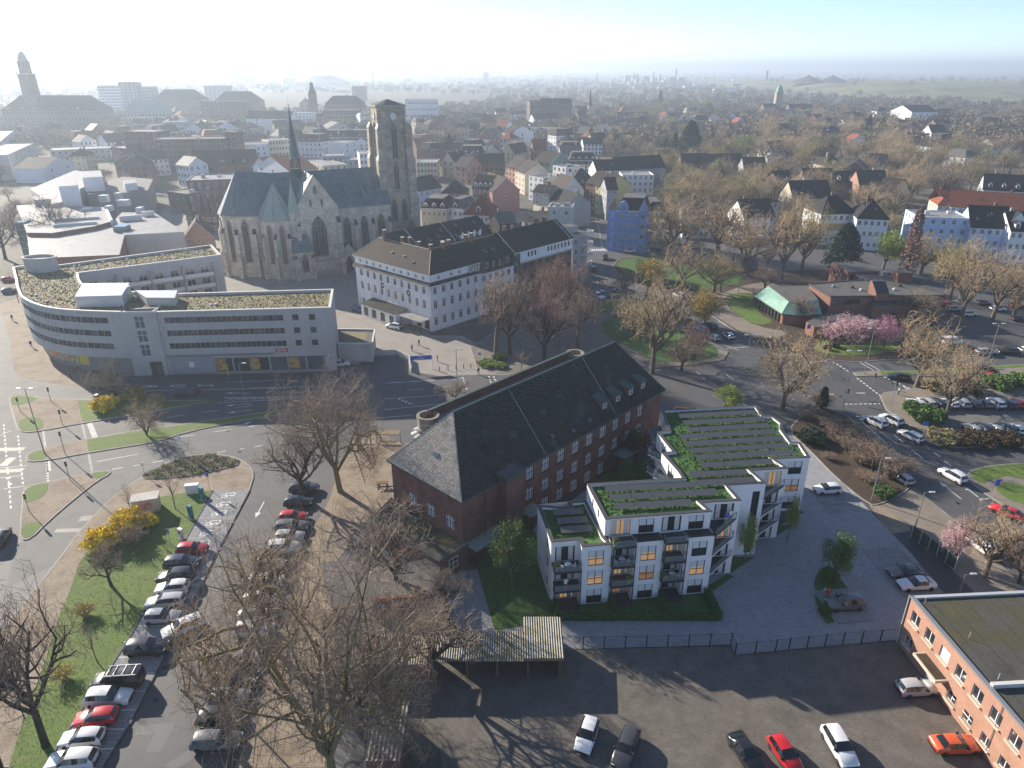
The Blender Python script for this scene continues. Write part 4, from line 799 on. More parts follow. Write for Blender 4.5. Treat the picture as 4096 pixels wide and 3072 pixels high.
def buttress(parent,p,ang,h,d=1.5,w=1.0,m='stone_church'):
 q = MB(); q.prism([(-w / 2,0),(-w / 2,-d),(w / 2,-d),(w / 2,0)],0,h * .45,m); q.poly([(-w / 2,-d,h * .45),(w / 2,-d,h * .45),(w / 2,-d * .6,h * .52),(-w / 2,-d * .6,h * .52)],'stone_trim')
 q.prism([(-w / 2 + .02,0),(-w / 2 + .02,-d * .6),(w / 2 - .02,-d * .6),(w / 2 - .02,0)],h * .45,h * .9,m); q.poly([(-w / 2,-d * .62,h * .9),(w / 2,-d * .62,h * .9),(w / 2,0,h),(-w / 2,0,h)],'metal_dark')
 q.poly([(w / 2 - .02,-d * .6,h * .9),(w / 2 - .02,0,h * .9),(w / 2 - .02,0,h)],m); q.poly([(-w / 2 + .02,-d * .6,h * .9),(-w / 2 + .02,0,h),(-w / 2 + .02,0,h * .9)],m)
 return q.build('buttress',parent,loc=(p[0],p[1],0),rz=ang)
CE,CRZ = 20.3,30.5
mb = MB(); mb.box(-6,28,-9.5,9.5,0,CE,'stone_church'); mb.build('nave_wall',ch)
mb = MB(); mb.poly([(-6,-10.1,CE - .3),(28.2,-10.1,CE - .3),(28.2,0,CRZ),(-6,0,CRZ)],'copper_church').poly([(28.2,10.1,CE - .3),(-6,10.1,CE - .3),(-6,0,CRZ),(28.2,0,CRZ)],'copper_church').poly([(28.1,-10,CE),(28.1,10,CE),(28.1,0,CRZ - .2)],'stone_church').poly([(-6,-10.1,CE - .6),(28.2,-10.1,CE - .6),(28.2,-10.1,CE - .3),(-6,-10.1,CE - .3)],'stone_trim')
nr = mb.build('nave_roof',ch)
for x in (15,20,25):
 y,t = -7.6,.24; q = MB(); z = CE + (CRZ - CE) * .22
 q.box(-.6,.6,0,.1,0,.9,'metal_grey'); q.poly([(-.7,-.2,.9),(.7,-.2,.9),(.7,3.6,4.4),(-.7,3.6,4.4)],'copper_church').poly([(-.6,0,0),(-.6,0,.9),(-.6,3.6,4.3)],'metal_grey').poly([(.6,0,.9),(.6,0,0),(.6,3.6,4.3)],'metal_grey'); q.poly([(-.35,-.01,.2),(.35,-.01,.2),(.35,-.01,.8),(-.35,-.01,.8)],'glass')
 q.build('roof_dormer',ch,loc=(x,-7.9,z))
for x in (13.4,19.0,24.6): lancet(ch,(x,-9.55),0,2.3,11.2,6.0)
for x in (11.2,16.2,21.8,27.3): buttress(ch,(x,-9.5),0,16)
mb = MB()
for (xa,xb,y) in ((10.4,28,-9.5),): mb.box(xa,xb,y - .15,y,5.0,5.35,'stone_trim'); mb.box(xa,xb,y - .25,y,0,1.6,'stone_trim')
mb.build('string_course',ch)
tr = empty('transept',(0,0,0)); tr.parent = ch; TX0,TX1,TY = -2.6,10.4,-12.2; tm = (TX0 + TX1) / 2
mb = MB(); mb.box(TX0,TX1,TY,0,0,21,'stone_church'); mb.poly([(TX0,TY,21),(TX1,TY,21),(tm,TY,CRZ)],'stone_church'); mb.poly([(TX0 - .25,TY - .2,20.9),(TX0,TY - .2,20.9),(tm,TY - .2,CRZ),(tm,TY - .2,CRZ + .4)],'stone_trim'); mb.poly([(TX1,TY - .2,20.9),(TX1 + .25,TY - .2,20.9),(tm,TY - .2,CRZ + .4),(tm,TY - .2,CRZ)],'stone_trim'); mb.poly([(TX0 - .25,TY - .2,20.9),(tm,TY - .2,CRZ + .4),(tm,TY + .4,CRZ + .4),(TX0 - .25,TY + .4,20.9)],'stone_trim'); mb.poly([(tm,TY - .2,CRZ + .4),(TX1 + .25,TY - .2,20.9),(TX1 + .25,TY + .4,20.9),(tm,TY + .4,CRZ + .4)],'stone_trim'); mb.build('gable_wall',tr)
q = MB().poly([(-.2,0,20.7),(12.4,0,20.7),(12.4,6.6,CRZ),(-.2,6.6,CRZ)],'copper_pale'); o = q.build('roof_slope',tr,loc=(TX0 - .1,.2,0),rz=R(-90))
q = MB().poly([(0,0,20.7),(12.6,0,20.7),(12.6,6.6,CRZ),(0,6.6,CRZ)],'copper_church'); o = q.build('roof_slope',tr,loc=(TX1 + .1,TY,0),rz=R(90))
lancet(tr,(tm,TY - .05),0,4.6,12.5,6.2,n=5); lancet(tr,(tm - 1.7,TY - .05),0,.6,2.2,21.6,n=1,trac=False); lancet(tr,(tm + 1.7,TY - .05),0,.6,2.2,21.6,n=1,trac=False); lancet(tr,(tm,TY - .05),0,.8,2.6,25.2,n=1,trac=False)
for x in (TX0 + .3,TX1 - .3): buttress(tr,(x,TY),0,18,1.6,1.2)
buttress(tr,(TX1,TY + .8),R(90),18,1.4,1.2)
MB().box(TX0,TX1,TY - .18,TY,4.6,5.0,'stone_trim').box(TX0,TX1,TY - .3,TY,0,1.7,'stone_trim').build('string_course',tr)
ap = empty('choir',(0,0,0)); ap.parent = ch
CP = [(-5.5,-7.5),(-14.2,-5.0),(-19.2,-3.4),(-22.3,.6),(-22.6,5.4),(-19,9),(-5.5,9.5)]; pk = (-16.4,1.0,31.6); rj = (-5.9,0,CRZ)
mb = MB(); mb.prism(CP,0,19.2,'stone_church'); mb.build('apse_wall',ap)
for i in range(len(CP) - 1):
 a_,b_ = Vector(CP[i]),Vector(CP[i + 1]); d = b_ - a_; l = d.length; an_ = math.atan2(-d.y,-d.x); q = MB()
 ca,sa = math.cos(-an_),math.sin(-an_); lp = lambda p: ((p[0] - b_.x) * ca - (p[1] - b_.y) * sa,(p[0] - b_.x) * sa + (p[1] - b_.y) * ca)
 e0,e1 = (0,-.4),(l,-.4); k = lp(pk); pts = [(e0[0],e0[1],19.0),(e1[0],e1[1],19.0)]
 if i in (0,len(CP) - 2): jx = lp(rj); pts += ([(jx[0],jx[1],CRZ)] if i == 0 else []) + [(k[0],k[1],pk[2])] + ([] if i == 0 else [(jx[0],jx[1],CRZ)])
 else: pts += [(k[0],k[1],pk[2])]
 q.poly(pts,'copper_church'); q.poly([(0,-.4,18.7),(l,-.4,18.7),(l,-.4,19.0),(0,-.4,19.0)],'stone_trim'); q.build('roof_facet',ap,loc=(b_.x,b_.y,0),rz=an_)
 if i < 5:
  mid = (a_ + b_) / 2
  if i == 0: mid = a_ + d * .72
  lancet(ap,(mid.x + math.sin(an_) * .05,mid.y - math.cos(an_) * .05),an_,1.9,13.0,4.8); buttress(ap,(b_.x,b_.y),an_,15,1.5,1.0)
q = MB(); q.tube(pk,(pk[0],pk[1],35.2),.07,.04,'metal_dark',5); q.tube((pk[0] - .5,pk[1],34.5),(pk[0] + .5,pk[1],34.5),.04,.04,'metal_dark',4); q.lathe([(0,32.2),(.25,32.5),(0,32.8)],'metal_dark',8,(pk[0],pk[1])); q.build('roof_cross',ap)
sc_ = empty('side_chapel',(0,0,0)); sc_.parent = ch
CP2 = [(-2.7,-11.0),(-5.2,-12.0),(-9.0,-11.4),(-12.0,-8.8),(-12.6,-5.0)]; pk2 = (-7.2,-6.0,28.4)
MB().prism(CP2 + [(-2.7,-5)],0,18.3,'stone_church').build('chapel_wall',sc_)
for i in range(len(CP2) - 1):
 a_,b_ = Vector(CP2[i]),Vector(CP2[i + 1]); d = b_ - a_; l = d.length; an_ = math.atan2(-d.y,-d.x); ca,sa = math.cos(-an_),math.sin(-an_)
 k = ((pk2[0] - b_.x) * ca - (pk2[1] - b_.y) * sa,(pk2[0] - b_.x) * sa + (pk2[1] - b_.y) * ca)
 MB().poly([(0,-.35,18.2),(l,-.35,18.2),(k[0],k[1],pk2[2])],'copper_pale').poly([(0,-.35,17.9),(l,-.35,17.9),(l,-.35,18.2),(0,-.35,18.2)],'stone_trim').build('roof_facet',sc_,loc=(b_.x,b_.y,0),rz=an_)
 mid = (a_ + b_) / 2
 if i in (1,2): lancet(sc_,(mid.x + math.sin(an_) * .05,mid.y - math.cos(an_) * .05),an_,1.5,12.0,4.8,n=2)
 if i in (1,2,3): buttress(sc_,(a_.x,a_.y),an_,14,1.4,.9)
MB().tube(pk2,(pk2[0],pk2[1],30.4),.05,.02,'metal_dark',4).build('finial',sc_)
q = MB(); q.lathe([(1.55,0),(1.55,20.6)],'stone_church',8,(-2.9,-11.6)); q.build('turret',sc_); q = MB(); q.lathe([(1.85,20.4),(.12,28.6),(.05,30.5),(0,30.6)],'copper_pale',8,(-2.9,-11.6)); q.build('turret_spire',sc_)
for k in range(5): MB().box(-.12,.12,-1.64,-1.5,0,1.1,'church_glass').build('slit',sc_,loc=(-2.9,-11.6,5 + k * 3.2),rz=R(-10))
pc = empty('porch',(-2.2,-14.6,0)); pc.parent = ch
MB().box(-2.6,3.0,0,3.4,0,8.6,'stone_church').build('porch_wall',pc); MB().poly([(-3.0,-.4,8.5),(3.3,-.4,8.5),(2.0,3.4,15.4),(-.8,3.4,16.6)],'copper_church').poly([(-3.0,3.6,8.5),(-3.0,-.4,8.5),(-.8,3.4,16.6)],'copper_church').poly([(3.3,-.4,8.5),(3.3,3.6,8.5),(2.0,3.4,15.4)],'copper_church').build('porch_roof',pc)
lancet(pc,(.4,-.05),0,2.0,5.6,2.4,n=2); buttress(pc,(-2.4,0),0,7.5,1.2,.9); buttress(pc,(2.8,0),0,7.5,1.2,.9)
pt = empty('portal',(12.2,-12.2,0)); pt.parent = ch
MB().box(-1.8,2.4,0,2.8,0,6.4,'stone_church').poly([(-1.8,0,6.4),(2.4,0,6.4),(.3,0,9.4)],'stone_church').build('portal_wall',pt); MB().poly([(-2.1,-.2,6.2),(.3,-.2,9.7),(.3,2.8,9.7),(-2.1,2.8,6.2)][::-1],'copper_church').poly([(.3,-.2,9.7),(2.7,-.2,6.2),(2.7,2.8,6.2),(.3,2.8,9.7)][::-1],'copper_church').build('portal_roof',pt); lancet(pt,(.3,-.05),0,2.0,5.2,.2,n=2,trac=False)
fl = empty('ridge_spire',(1.4,0,0)); fl.parent = ch
q = MB(); q.lathe([(1.75,28.6),(1.75,31.2),(1.9,31.4),(0,31.4)],'copper_dark',8); q.build('spire_base',fl); q = MB(); q.lathe([(1.75,34.3),(1.55,35.0),(.75,42.0),(.10,49.0),(0,49.1)],'copper_church',8); q.build('spire_cone',fl)
for k in range(8): t = k * .785 + .39; MB().tube((1.4 * math.cos(t),1.4 * math.sin(t),31.3),(1.4 * math.cos(t),1.4 * math.sin(t),34.4),.14,.14,'copper_dark',4).build('colonnette',fl)
q = MB(); q.lathe([(0,49.6),(.22,49.9),(0,50.2)],'metal_dark',8); q.tube((0,0,48.5),(0,0,52.0),.05,.03,'metal_dark',4); q.build('spire_finial',fl)
tw = empty('tower',(32.3,0,0)); tw.parent = ch; TS = 4.75
mb = MB(); mb.box(-5.6,5.6,-5.6,5.6,0,21.5,'stone_tower'); mb.poly([(-5.6,-5.6,21.5),(5.6,-5.6,21.5),(TS,-TS,22.6),(-TS,-TS,22.6)],'stone_trim').poly([(-5.6,5.6,21.5),(-5.6,-5.6,21.5),(-TS,-TS,22.6),(-TS,TS,22.6)],'stone_trim').poly([(5.6,-5.6,21.5),(5.6,5.6,21.5),(TS,TS,22.6),(TS,-TS,22.6)],'stone_trim')
o8 = [(-TS,-TS + 1.6),(-TS + 1.6,-TS),(TS - 1.6,-TS),(TS,-TS + 1.6),(TS,TS - 1.6),(TS - 1.6,TS),(-TS + 1.6,TS),(-TS,TS - 1.6)]
mb.box(-TS,TS,-TS,TS,21.5,43.0,'stone_tower'); mb.prism(o8,43.0,48.8,'stone_tower'); mb.build('tower_wall',tw)
mb = MB(); mb.prism(offset_poly(o8,.35),48.8,49.3,'stone_trim'); 
for i in range(8): mb.poly([(*offset_poly(o8,.2)[i],49.3),(*offset_poly(o8,.2)[(i + 1) % 8],49.3),(0,0,51.0)],'copper_dark')
mb.build('tower_cap',tw)
for ang in (0,R(-90),R(90)):
 s_,c_ = math.sin(ang),math.cos(ang)
 lancet(tw,(s_ * (TS + .04),-c_ * (TS + .04)),ang,2.0,11.0,33.2,n=2); lancet(tw,(s_ * (TS + .04),-c_ * (TS + .04)),ang,1.8,9.0,23.6,n=2)
 for x in (-1.75,1.75): lancet(tw,(s_ * 5.64 + c_ * x,-c_ * 5.64 + s_ * x),ang,2.0,7.5,13.4,n=2)
 ck = empty('clock',(s_ * (TS + .12),-c_ * (TS + .12),46.0)); ck.parent = tw; ck.rotation_euler = (0,0,ang)
 q = MB(); q.poly([(1.05 * math.cos(t * .26),-.05,1.05 * math.sin(t * .26)) for t in range(24)],'sign_white'); q.build('clock_face',ck)
 for t in range(12): a_ = t * math.pi / 6; q = MB(); q.obox((0,0),(0,.001),.1,0,.1,'black'); MB().box(-.06,.06,-.09,-.06,.72,.98,'black').build('hour_mark',ck).rotation_euler = (0,a_,0)
 MB().box(-.05,.05,-.12,-.10,-.1,.85,'black').build('clock_hand',ck).rotation_euler = (0,R(35),0); MB().box(-.07,.07,-.10,-.08,-.1,.55,'black').build('clock_hand',ck).rotation_euler = (0,R(250),0)
for sx in (-1,1):
 for sy in (-1,1):
  b_ = empty('corner_buttress',(sx * TS,sy * TS,0)); b_.parent = tw; q = MB()
  for (d,z0,z1) in ((1.9,0,21),(1.45,21,33),(1.0,33,42.5)):
   q.box(-sx * 1.2 if sx > 0 else -.1 * 0 - d,sx * d if sx > 0 else 1.2,-1.2 if sy > 0 else -d,d if sy > 0 else 1.2,z0,z1,'stone_tower')
  q.build('shaft',b_)
  q = MB()
  for (d,d2,z1,zt) in ((1.9,1.45,21,22.6),(1.45,1.0,33,34.4),(1.0,.3,42.5,44.0)):
   X = [(-1.2,d),(-1.2,d2)] if sx > 0 else [(-d,1.2),(-d2,1.2)]; Yv = [(-1.2,d),(-1.2,d2)] if sy > 0 else [(-d,1.2),(-d2,1.2)]
   lo = [(X[0][0],Yv[0][0]),(X[0][1],Yv[0][0]),(X[0][1],Yv[0][1]),(X[0][0],Yv[0][1])]; hi = [(X[1][0],Yv[1][0]),(X[1][1],Yv[1][0]),(X[1][1],Yv[1][1]),(X[1][0],Yv[1][1])]
   for i in range(4): q.poly([(*lo[i],z1),(*lo[(i + 1) % 4],z1),(*hi[(i + 1) % 4],zt),(*hi[i],zt)],'copper_pale' if i == 3 else 'stone_trim')
  q.build('weathering',b_)
q = MB(); q.lathe([(1.9,0),(1.9,8.4)],'stone_tower',8); o = q.build('tower_chapel',tw,loc=(3.5,-7.6,0)); q = MB(); q.lathe([(2.2,8.3),(0,14.5)],'copper_dark',8); q.build('chapel_roof',tw,loc=(3.5,-7.6,0))
# ================================================================ WHITE CORNER HOTEL AND ITS BLOCK
ht = thing('corner_hotel','white stucco corner hotel with dark hipped roof facing the church square','building',(-19.9,166.5),R(47.4))
HE,HR,HD = 14.5,18.5,12.8
mb = MB()
lo = [(1.8 + 2.81 * i,z,1.15,h) for i in range(10) for z,h in ((9.3,1.9),(5.6,2.2))] + [(1.95 + 2.81 * i,12.85,.85,1.0) for i in range(10)] + [(1.8 + 2.81 * i,1.2,1.3,2.0) for i in (0,1)]
facade(mb,(0,30),R(-90),30,0,HE,lo,'hotel_white',.15); put_windows(ht,(0,30),R(-90),lo,'tee',gl=['glass','glass','glass_sky'],dep=.15)
ro = [(1.1 + 2.8 * i,z,1.15,h) for i in range(6) for z,h in ((9.3,1.9),(5.6,2.2),(1.3,2.2))] + [(x,12.85,.85,1.0) for x in (2.6,6.8,9.6)]
facade(mb,(0,0),0,17,0,HE,ro,'hotel_white',.15); put_windows(ht,(0,0),0,ro,'tee',gl=['glass','glass','glass_sky'],dep=.15)
ro2 = [(1.0 + 2.4 * i,z,1.3,1.7) for i in range(5) for z in (8.9,5.6,1.6)]
facade(mb,(17,.0),0,13,0,11.6,ro2,'hotel_white',.15); put_windows(ht,(17,0),0,ro2,'double',gl='glass',dep=.15)
facade(mb,(HD,30),R(180),HD,0,HE,[],'hotel_white')
mb.build('wall',ht)
for (a_,b_,an_) in (((0,30),(0,0),0),((0,0),(30,0),1)):
 q = MB()
 if an_ == 0: q.box(-.75,0,-.6,30.3,11.55,11.8,'hotel_white'); q.poly([(-.8,-.65,11.8),(-.8,30.3,11.8),(0,30.3,12.55),(0,0,12.55)][::-1],'tile_moss'); q.box(-.45,0,-.45,30.2,14.2,14.45,'hotel_white')
 else: q.box(-.6,17,-.75,0,11.552,11.802,'hotel_white'); q.poly([(-.65,-.8,11.8),(17,-.8,11.8),(17,0,12.55),(0,0,12.55)],'tile_moss'); q.box(-.4,12.4,-.45,0,14.202,14.452,'hotel_white')
 q.build('cornice',ht)
for i in range(11): MB().box(-.09,0,-.18,.18,4.6,11.5,'hotel_white').build('pilaster',ht,loc=(0,1.0 + 2.81 * i,0))
for i in range(7): MB().box(-.18,.18,-.09,0,4.6,11.5,'hotel_white').build('pilaster',ht,loc=(.25 + 2.8 * i,0,0))
MB().box(-.12,0,0,30,4.2,4.5,'hotel_white').box(0,17,-.12,0,4.2,4.5,'hotel_white').build('string_course',ht)
o = MB().box(-.25,0,9.5,17.6,8.0,8.75,'hotel_white').build('name_board',ht); q = MB(); [q.box(-.28,-.25,y_,y_ + .16,8.2 + .04 * (k_ % 3),8.56,'metal_grey') for k_,y_ in enumerate(9.9 + .5 * j_ for j_ in range(15))]; q.build('faded_lettering',o,kind='stuff')
for y in (18.6,8.2): q = MB(); q.lathe([(.35,-.06),(.55,0),(.72,0),(.78,-.06)],'metal_dark',14); o = q.build('round_emblem',ht,loc=(-.1,y,8.4)); o.rotation_euler = (0,R(-90),0)
mb = MB(); hd = HD / 2; ov = .5
P = lambda x,y,z: (x,y,z)
mb.poly([P(-ov,30.3,HE),P(-ov,-ov,HE),P(hd,hd,HR),P(hd,27.0,HR)],'tile_brown'); mb.poly([P(HD + ov,30.3,HE),P(-ov,30.3,HE),P(hd,27.0,HR)],'tile_dark'); mb.poly([P(HD + ov,HD,HE),P(HD + ov,30.3,HE),P(hd,27,HR),P(hd,hd,HR)],'tile_dark')
mb.poly([P(-ov,-ov,HE),P(12.4,-ov,HE),P(12.4,-ov + .0,HE),P(17,-ov,HE),P(30.0,-.3,14.7),P(30.0,hd,HR),P(hd,hd,HR)],'tile_dark'); mb.poly([P(hd,hd,HR),P(30,hd,HR),P(30,HD + ov,HE),P(HD,HD,HE)],'tile_dark')
mb.poly([P(-ov,30.3,HE - .15),P(-ov,-ov,HE - .15),P(-ov,-ov,HE),P(-ov,30.3,HE)],'hotel_white').poly([P(-ov,-ov,HE - .15),P(17,-ov,HE - .15),P(17,-ov,HE),P(-ov,-ov,HE)],'hotel_white')
hr_ = mb.build('roof',ht)
mb = MB(); mb.tube((-ov,-ov,HE),(hd,hd,HR),.12,.12,'stone_trim',5); mb.tube((hd,hd,HR),(hd,27,HR),.13,.13,'stone_trim',5); mb.tube((hd,27,HR),(-ov,30.3,HE),.12,.12,'stone_trim',5); mb.tube((hd,hd,HR),(30,hd,HR),.1,.1,'tile_dark',5); mb.build('ridge_capping',hr_)
mb = MB(); mo = [(1.8,12.4,1.5,1.5),(4.7,12.4,.9,1.5),(6.9,12.4,.9,1.5),(9.6,12.4,1.6,1.5)]
facade(mb,(17,-.15),0,13,11.6,14.75,mo,'tile_dark',.12); put_windows(ht,(17,-.15),0,mo,'double',dep=.12); mb.build('slate_storey',ht); MB().box(17,30,-.6,-.1,11.4,11.62,'metal_dark').build('gutter',ht)
for x in (13.6,15.6):
 d = empty('dormer',(x,-.5,12.6)); d.parent = ht; q = MB(); q.prism([(-.55,0),(.55,0),(.55,2.6),(-.55,2.6)],0,1.3,'frame_white'); q.lathe([(.62,0),(.62,2.6)],'tile_dark',10,a0=0,a1=math.pi); q.build('cheek',d)
 link('window',win_mesh(.8,1.3,'cross',dep=.05),d,(0,-.06,.1),0)
for (x,y,z,h) in ((hd - .2,24.5,HR,2.4),(hd + .9,18.5,HR,1.2),(hd + .9,15.5,HR,1.6),(hd + 1.0,12,HR,1.0),(hd,hd,HR,1.3),(10.2,hd - .3,HR,1.3),(10.9,hd + .6,HR,1.3),(12.9,hd + .5,HR,1.3),(20.3,hd - .3,HR - .2,2.2),(19.8,hd + 1.3,HR,1.4)):
 o = MB().box(-.42,.42,-.32,.32,-1.2,h,'brick_brown').build('chimney',ht,loc=(x,y,z)); MB().box(-.5,.5,-.4,.4,h,h + .12,'concrete').build('chimney_cap',o)
for (x,y,m_) in ((hd - 3.4,17.6,'metal_light'),(hd - 3.6,12.5,'metal_light'),(hd - 4.6,7.9,'metal_grey')): MB().box(-.3,.3,-.25,.25,0,.3,m_).build('roof_vent',hr_,loc=(x,y,HE + (HR - HE) * (x + ov) / (hd + ov)))
for x in (21.5,24.5): o = MB().box(-.4,.4,-.6,.6,0,.12,'metal_light','glass_sky').build('skylight',hr_,loc=(x,2.3,HE + 4.0 * 2.8 / 6.9 + .15)); o.rotation_euler = (R(31),0,0)
ex = MB().box(-4.2,0,9.0,23.0,0,3.5,'hotel_white').build('front_extension',ht); MB().poly([(-4.5,8.8,3.5),(-4.5,23.2,3.5),(0,23.2,4.1),(0,8.8,4.1)][::-1],'tile_moss').build('extension_roof',ex)
for y in (10.4,14.0,17.6,21.0): link('window',win_mesh(1.7,2.2,'single','frame_dark',dep=.05),ex,(-4.25,y,.7),R(-90))
ex = MB().box(-3.4,0,.3,7.5,0,.25,'plaza').build('terrace',ht); MB().box(-3.5,0,.1,8.2,3.3,3.5,'hotel_white','roof_felt_light').build('awning',ht)
for y in (.4,4.0,7.8): MB().tube((-3.3,y,0),(-3.3,y,3.3),.09,.09,'metal_dark',6).build('awning_post',ht)
for y in (1.6,4.6): link('window',win_mesh(1.6,2.3,'double','frame_dark',dep=.05),ht,(-.06,y,.5),R(-90))
mh = thing('terrace_house','brown brick house with white window band and black roof joined to the corner hotel','building',(-19.9 + .677 * 30,166.5 + .736 * 30),R(47.4))
mb = MB(); o1 = [(3.1 + x,12.5,.75,1.4) for x in (0,1.4,2.8,8.4,9.9,11.4,12.9,14.5,16.1,17.7,19.3,20.9)] + [(8.2,12.5,1.9,1.4)][:0]
facade(mb,(2.6,-.1),0,22.8,11.5,14.4,o1,'render_white',.12); put_windows(mh,(2.6,-.1),0,o1,'single','frame_dark',dep=.12); o2 = [(1.0 + i * 3.2,z,1.9,1.4) for i in range(7) for z in (9.4,6.2,3.0)]
facade(mb,(2.6,0),0,22.8,0,11.5,o2,'brick_brown',.15); put_windows(mh,(2.6,0),0,o2,'double','frame_dark',dep=.15)
o3 = [(.5,z,1.6,1.9) for z in (11.6,8.6,5.6,2.4)]
facade(mb,(0,.4),0,2.6,0,14.4,o3,'concrete_dark',.3); put_windows(mh,(0,.4),0,o3,'double','frame_dark','glass_sky',dep=.3); facade(mb,(25.4,0),R(90),12.8,0,14.4,[],'render_white'); facade(mb,(25.4,12.8),R(180),25.4,0,14.4,[],'render_white')
mb.build('wall',mh); MB().box(2.5,25.5,-.55,0,11.25,11.48,'concrete').build('cornice',mh)
q = MB(); q.poly([(-.1,-.5,14.5),(25.6,-.5,14.5),(25.6,6.4,19.2),(-.1,6.4,19.2)],'tile_dark').poly([(25.6,13.2,14.5),(-.1,13.2,14.5),(-.1,6.4,19.2),(25.6,6.4,19.2)],'tile_dark').poly([(25.5,-.3,14.4),(25.5,13,14.4),(25.5,6.4,19.1)],'render_white').poly([(-.1,-.5,14.3),(25.6,-.5,14.3),(25.6,-.5,14.5),(-.1,-.5,14.5)],'frame_white'); mr_ = q.build('roof',mh)
for x in (3.6,9.0,17.0,20.5): o = MB().box(-.6,.6,-.4,.4,-1,1.2,'brick_brown').build('chimney',mh,loc=(x,6.6,19.2))
for x in (0.0,24.2): MB().tube((x,-.4,14.7),(x,6.3,19.35),.13,.13,'metal_light',5).build('verge_strip',mr_)
bh = thing('balcony_house','pale grey corner house with stacked rounded balconies at the end of the hotel block','building',(-19.9 + .677 * 55.6,166.5 + .736 * 55.6),R(47.4))
mb = MB(); o1 = [(x,z,1.2,1.6) for x in (1.0,4.6) for z in (12.2,9.2,6.2,3.0)]
facade(mb,(0,-.3),0,7.2,0,15.2,o1,'render_grey',.15); put_windows(bh,(0,-.3),0,o1,'double',dep=.15); facade(mb,(7.2,-.3),R(90),12,0,15.2,[],'render_white'); mb.poly([(0,-.3,15.2),(7.2,-.3,15.2),(7.2,11.7,15.2),(0,11.7,15.2)],'roof_felt'); mb.build('wall',bh)
for z in (11.4,8.4,5.4,14.6):
 o = MB().prism([(3.6,-.3),(4.2,-1.9),(7.8,-1.9),(8.8,-.6),(8.8,1.5),(7.2,1.5),(7.2,-.3)],z,z + .22,'concrete',bottom=True).build('balcony',bh)
 q = MB()
 for a_,b_ in (((3.65,-.35),(4.2,-1.85)),((4.2,-1.85),(7.8,-1.85)),((7.8,-1.85),(8.75,-.6)),((8.75,-.6),(8.75,1.5))): q.obox(a_,b_,.05,z + .25,z + 1.1,'metal_light')
 q.build('railing',o)
MB().box(1,5,2,6,15.2,17.2,'render_grey','roof_felt').build('roof_house',bh)
rwg = thing('rear_wing','rear wing with black tiled roof and skylights enclosing the hotel courtyard','building',(-19.9,166.5),R(47.4))
q = MB(); q.box(8,46,24,36.5,0,13.8,'render_grey'); q.build('wall',rwg)
q = MB(); q.poly([(7.5,23.4,13.8),(46.5,23.4,13.8),(46.5,30.2,18.5),(10.5,30.2,18.5)],'tile_dark').poly([(46.5,37,13.8),(7.5,37,13.8),(10.5,30.2,18.5),(46.5,30.2,18.5)],'tile_dark').poly([(7.5,37,13.8),(7.5,23.4,13.8),(10.5,30.2,18.5)],'tile_dark'); r_ = q.build('roof',rwg)
for x in (17.5,31): MB().tube((x,23.6,14.1),(x,30.1,18.65),.14,.14,'metal_light',5).build('verge_strip',r_)
for x,t in ((23,.35),(26.5,.42),(33,.3),(35.5,.75),(43,.7),(29,.65)): o = MB().box(-.4,.4,-.6,.6,0,.12,'metal_light','glass_sky').build('skylight',r_,loc=(x,23.4 + 6.8 * t,13.8 + 4.7 * t + .08)); o.rotation_euler = (R(35),0,0)
for x in (34,36.4,38.8,41.2): q = MB(); q.box(-.6,.6,0,1.6,0,1.3,'frame_white'); q.poly([(-.7,-.1,1.3),(.7,-.1,1.3),(0,-.1,2.2)],'frame_white').poly([(-.75,-.15,1.25),(0,-.15,2.3),(0,2.6,2.3),(-.75,2.6,1.25)][::-1],'tile_dark').poly([(0,-.15,2.3),(.75,-.15,1.25),(.75,2.6,1.25),(0,2.6,2.3)][::-1],'tile_dark'); d = q.build('dormer',r_,loc=(x,23.9,14.0))
# ================================================================ RED-BROWN LIBRARY WITH THE COPPER SKIRT ROOF
lb = thing('library','red-brown brick library with flat roofs and a green copper skirt roof by the junction','building',(81.3,174.2),R(2.2))
mb = MB(); o1 = [(.8 + i * 1.75,z,1.65,1.5) for z in (4.6,.9) for i in range(4)] + [(15.5 + i * 2.3,4.4,2.0,1.3) for i in range(6)] + [(16 + i * 3.3,.8,2.2,1.5) for i in range(4)]
facade(mb,(0,0),0,29.6,-.1,6.8,o1,'brick_library',.3); put_windows(lb,(0,0),0,o1,'double','frame_dark',['glass','glass_sky'],dep=.3)
facade(mb,(-.8,11.4),R(-86),11.4,0,6.8,[],'brick_library'); facade(mb,(29.6,0),R(90),13,0,6.8,[],'brick_library'); facade(mb,(16.5,21.8),math.atan2(-12,12),17,0,6.8,[],'brick_library')
mb.build('wall',lb)
lp = [(0,0),(29.6,0),(28.6,12.7),(27.0,19.6),(16.6,21.8),(15.9,15),(-.8,11.4)]
MB().poly([(*p,6.78) for p in offset_poly(lp,.2)],'roof_felt').build('flat_roof',lb)
q = MB()
for i in range(len(lp)): q.obox(lp[i],lp[(i + 1) % len(lp)],.35,6.45,6.98,'coping_dark')
q.build('roof_edge',lb)
q = MB(); b2 = [(15.0,21.5),(26.0,21.5),(25.5,33.0),(14.6,32.0)]; o1 = [(.6 + i * 1.7,4.9,1.6,1.4) for i in range(6)]
facade(q,b2[3],math.atan2(b2[0][1] - b2[3][1],b2[0][0] - b2[3][0]),10.5,0,7.4,[(.5 + i * 1.6,4.7,1.5,1.5) for i in range(6)],'brick_library',.25); put_windows(lb,b2[3],math.atan2(b2[0][1] - b2[3][1],b2[0][0] - b2[3][0]),[(.5 + i * 1.6,4.7,1.5,1.5) for i in range(6)],'single','frame_dark','glass_sky',.25)
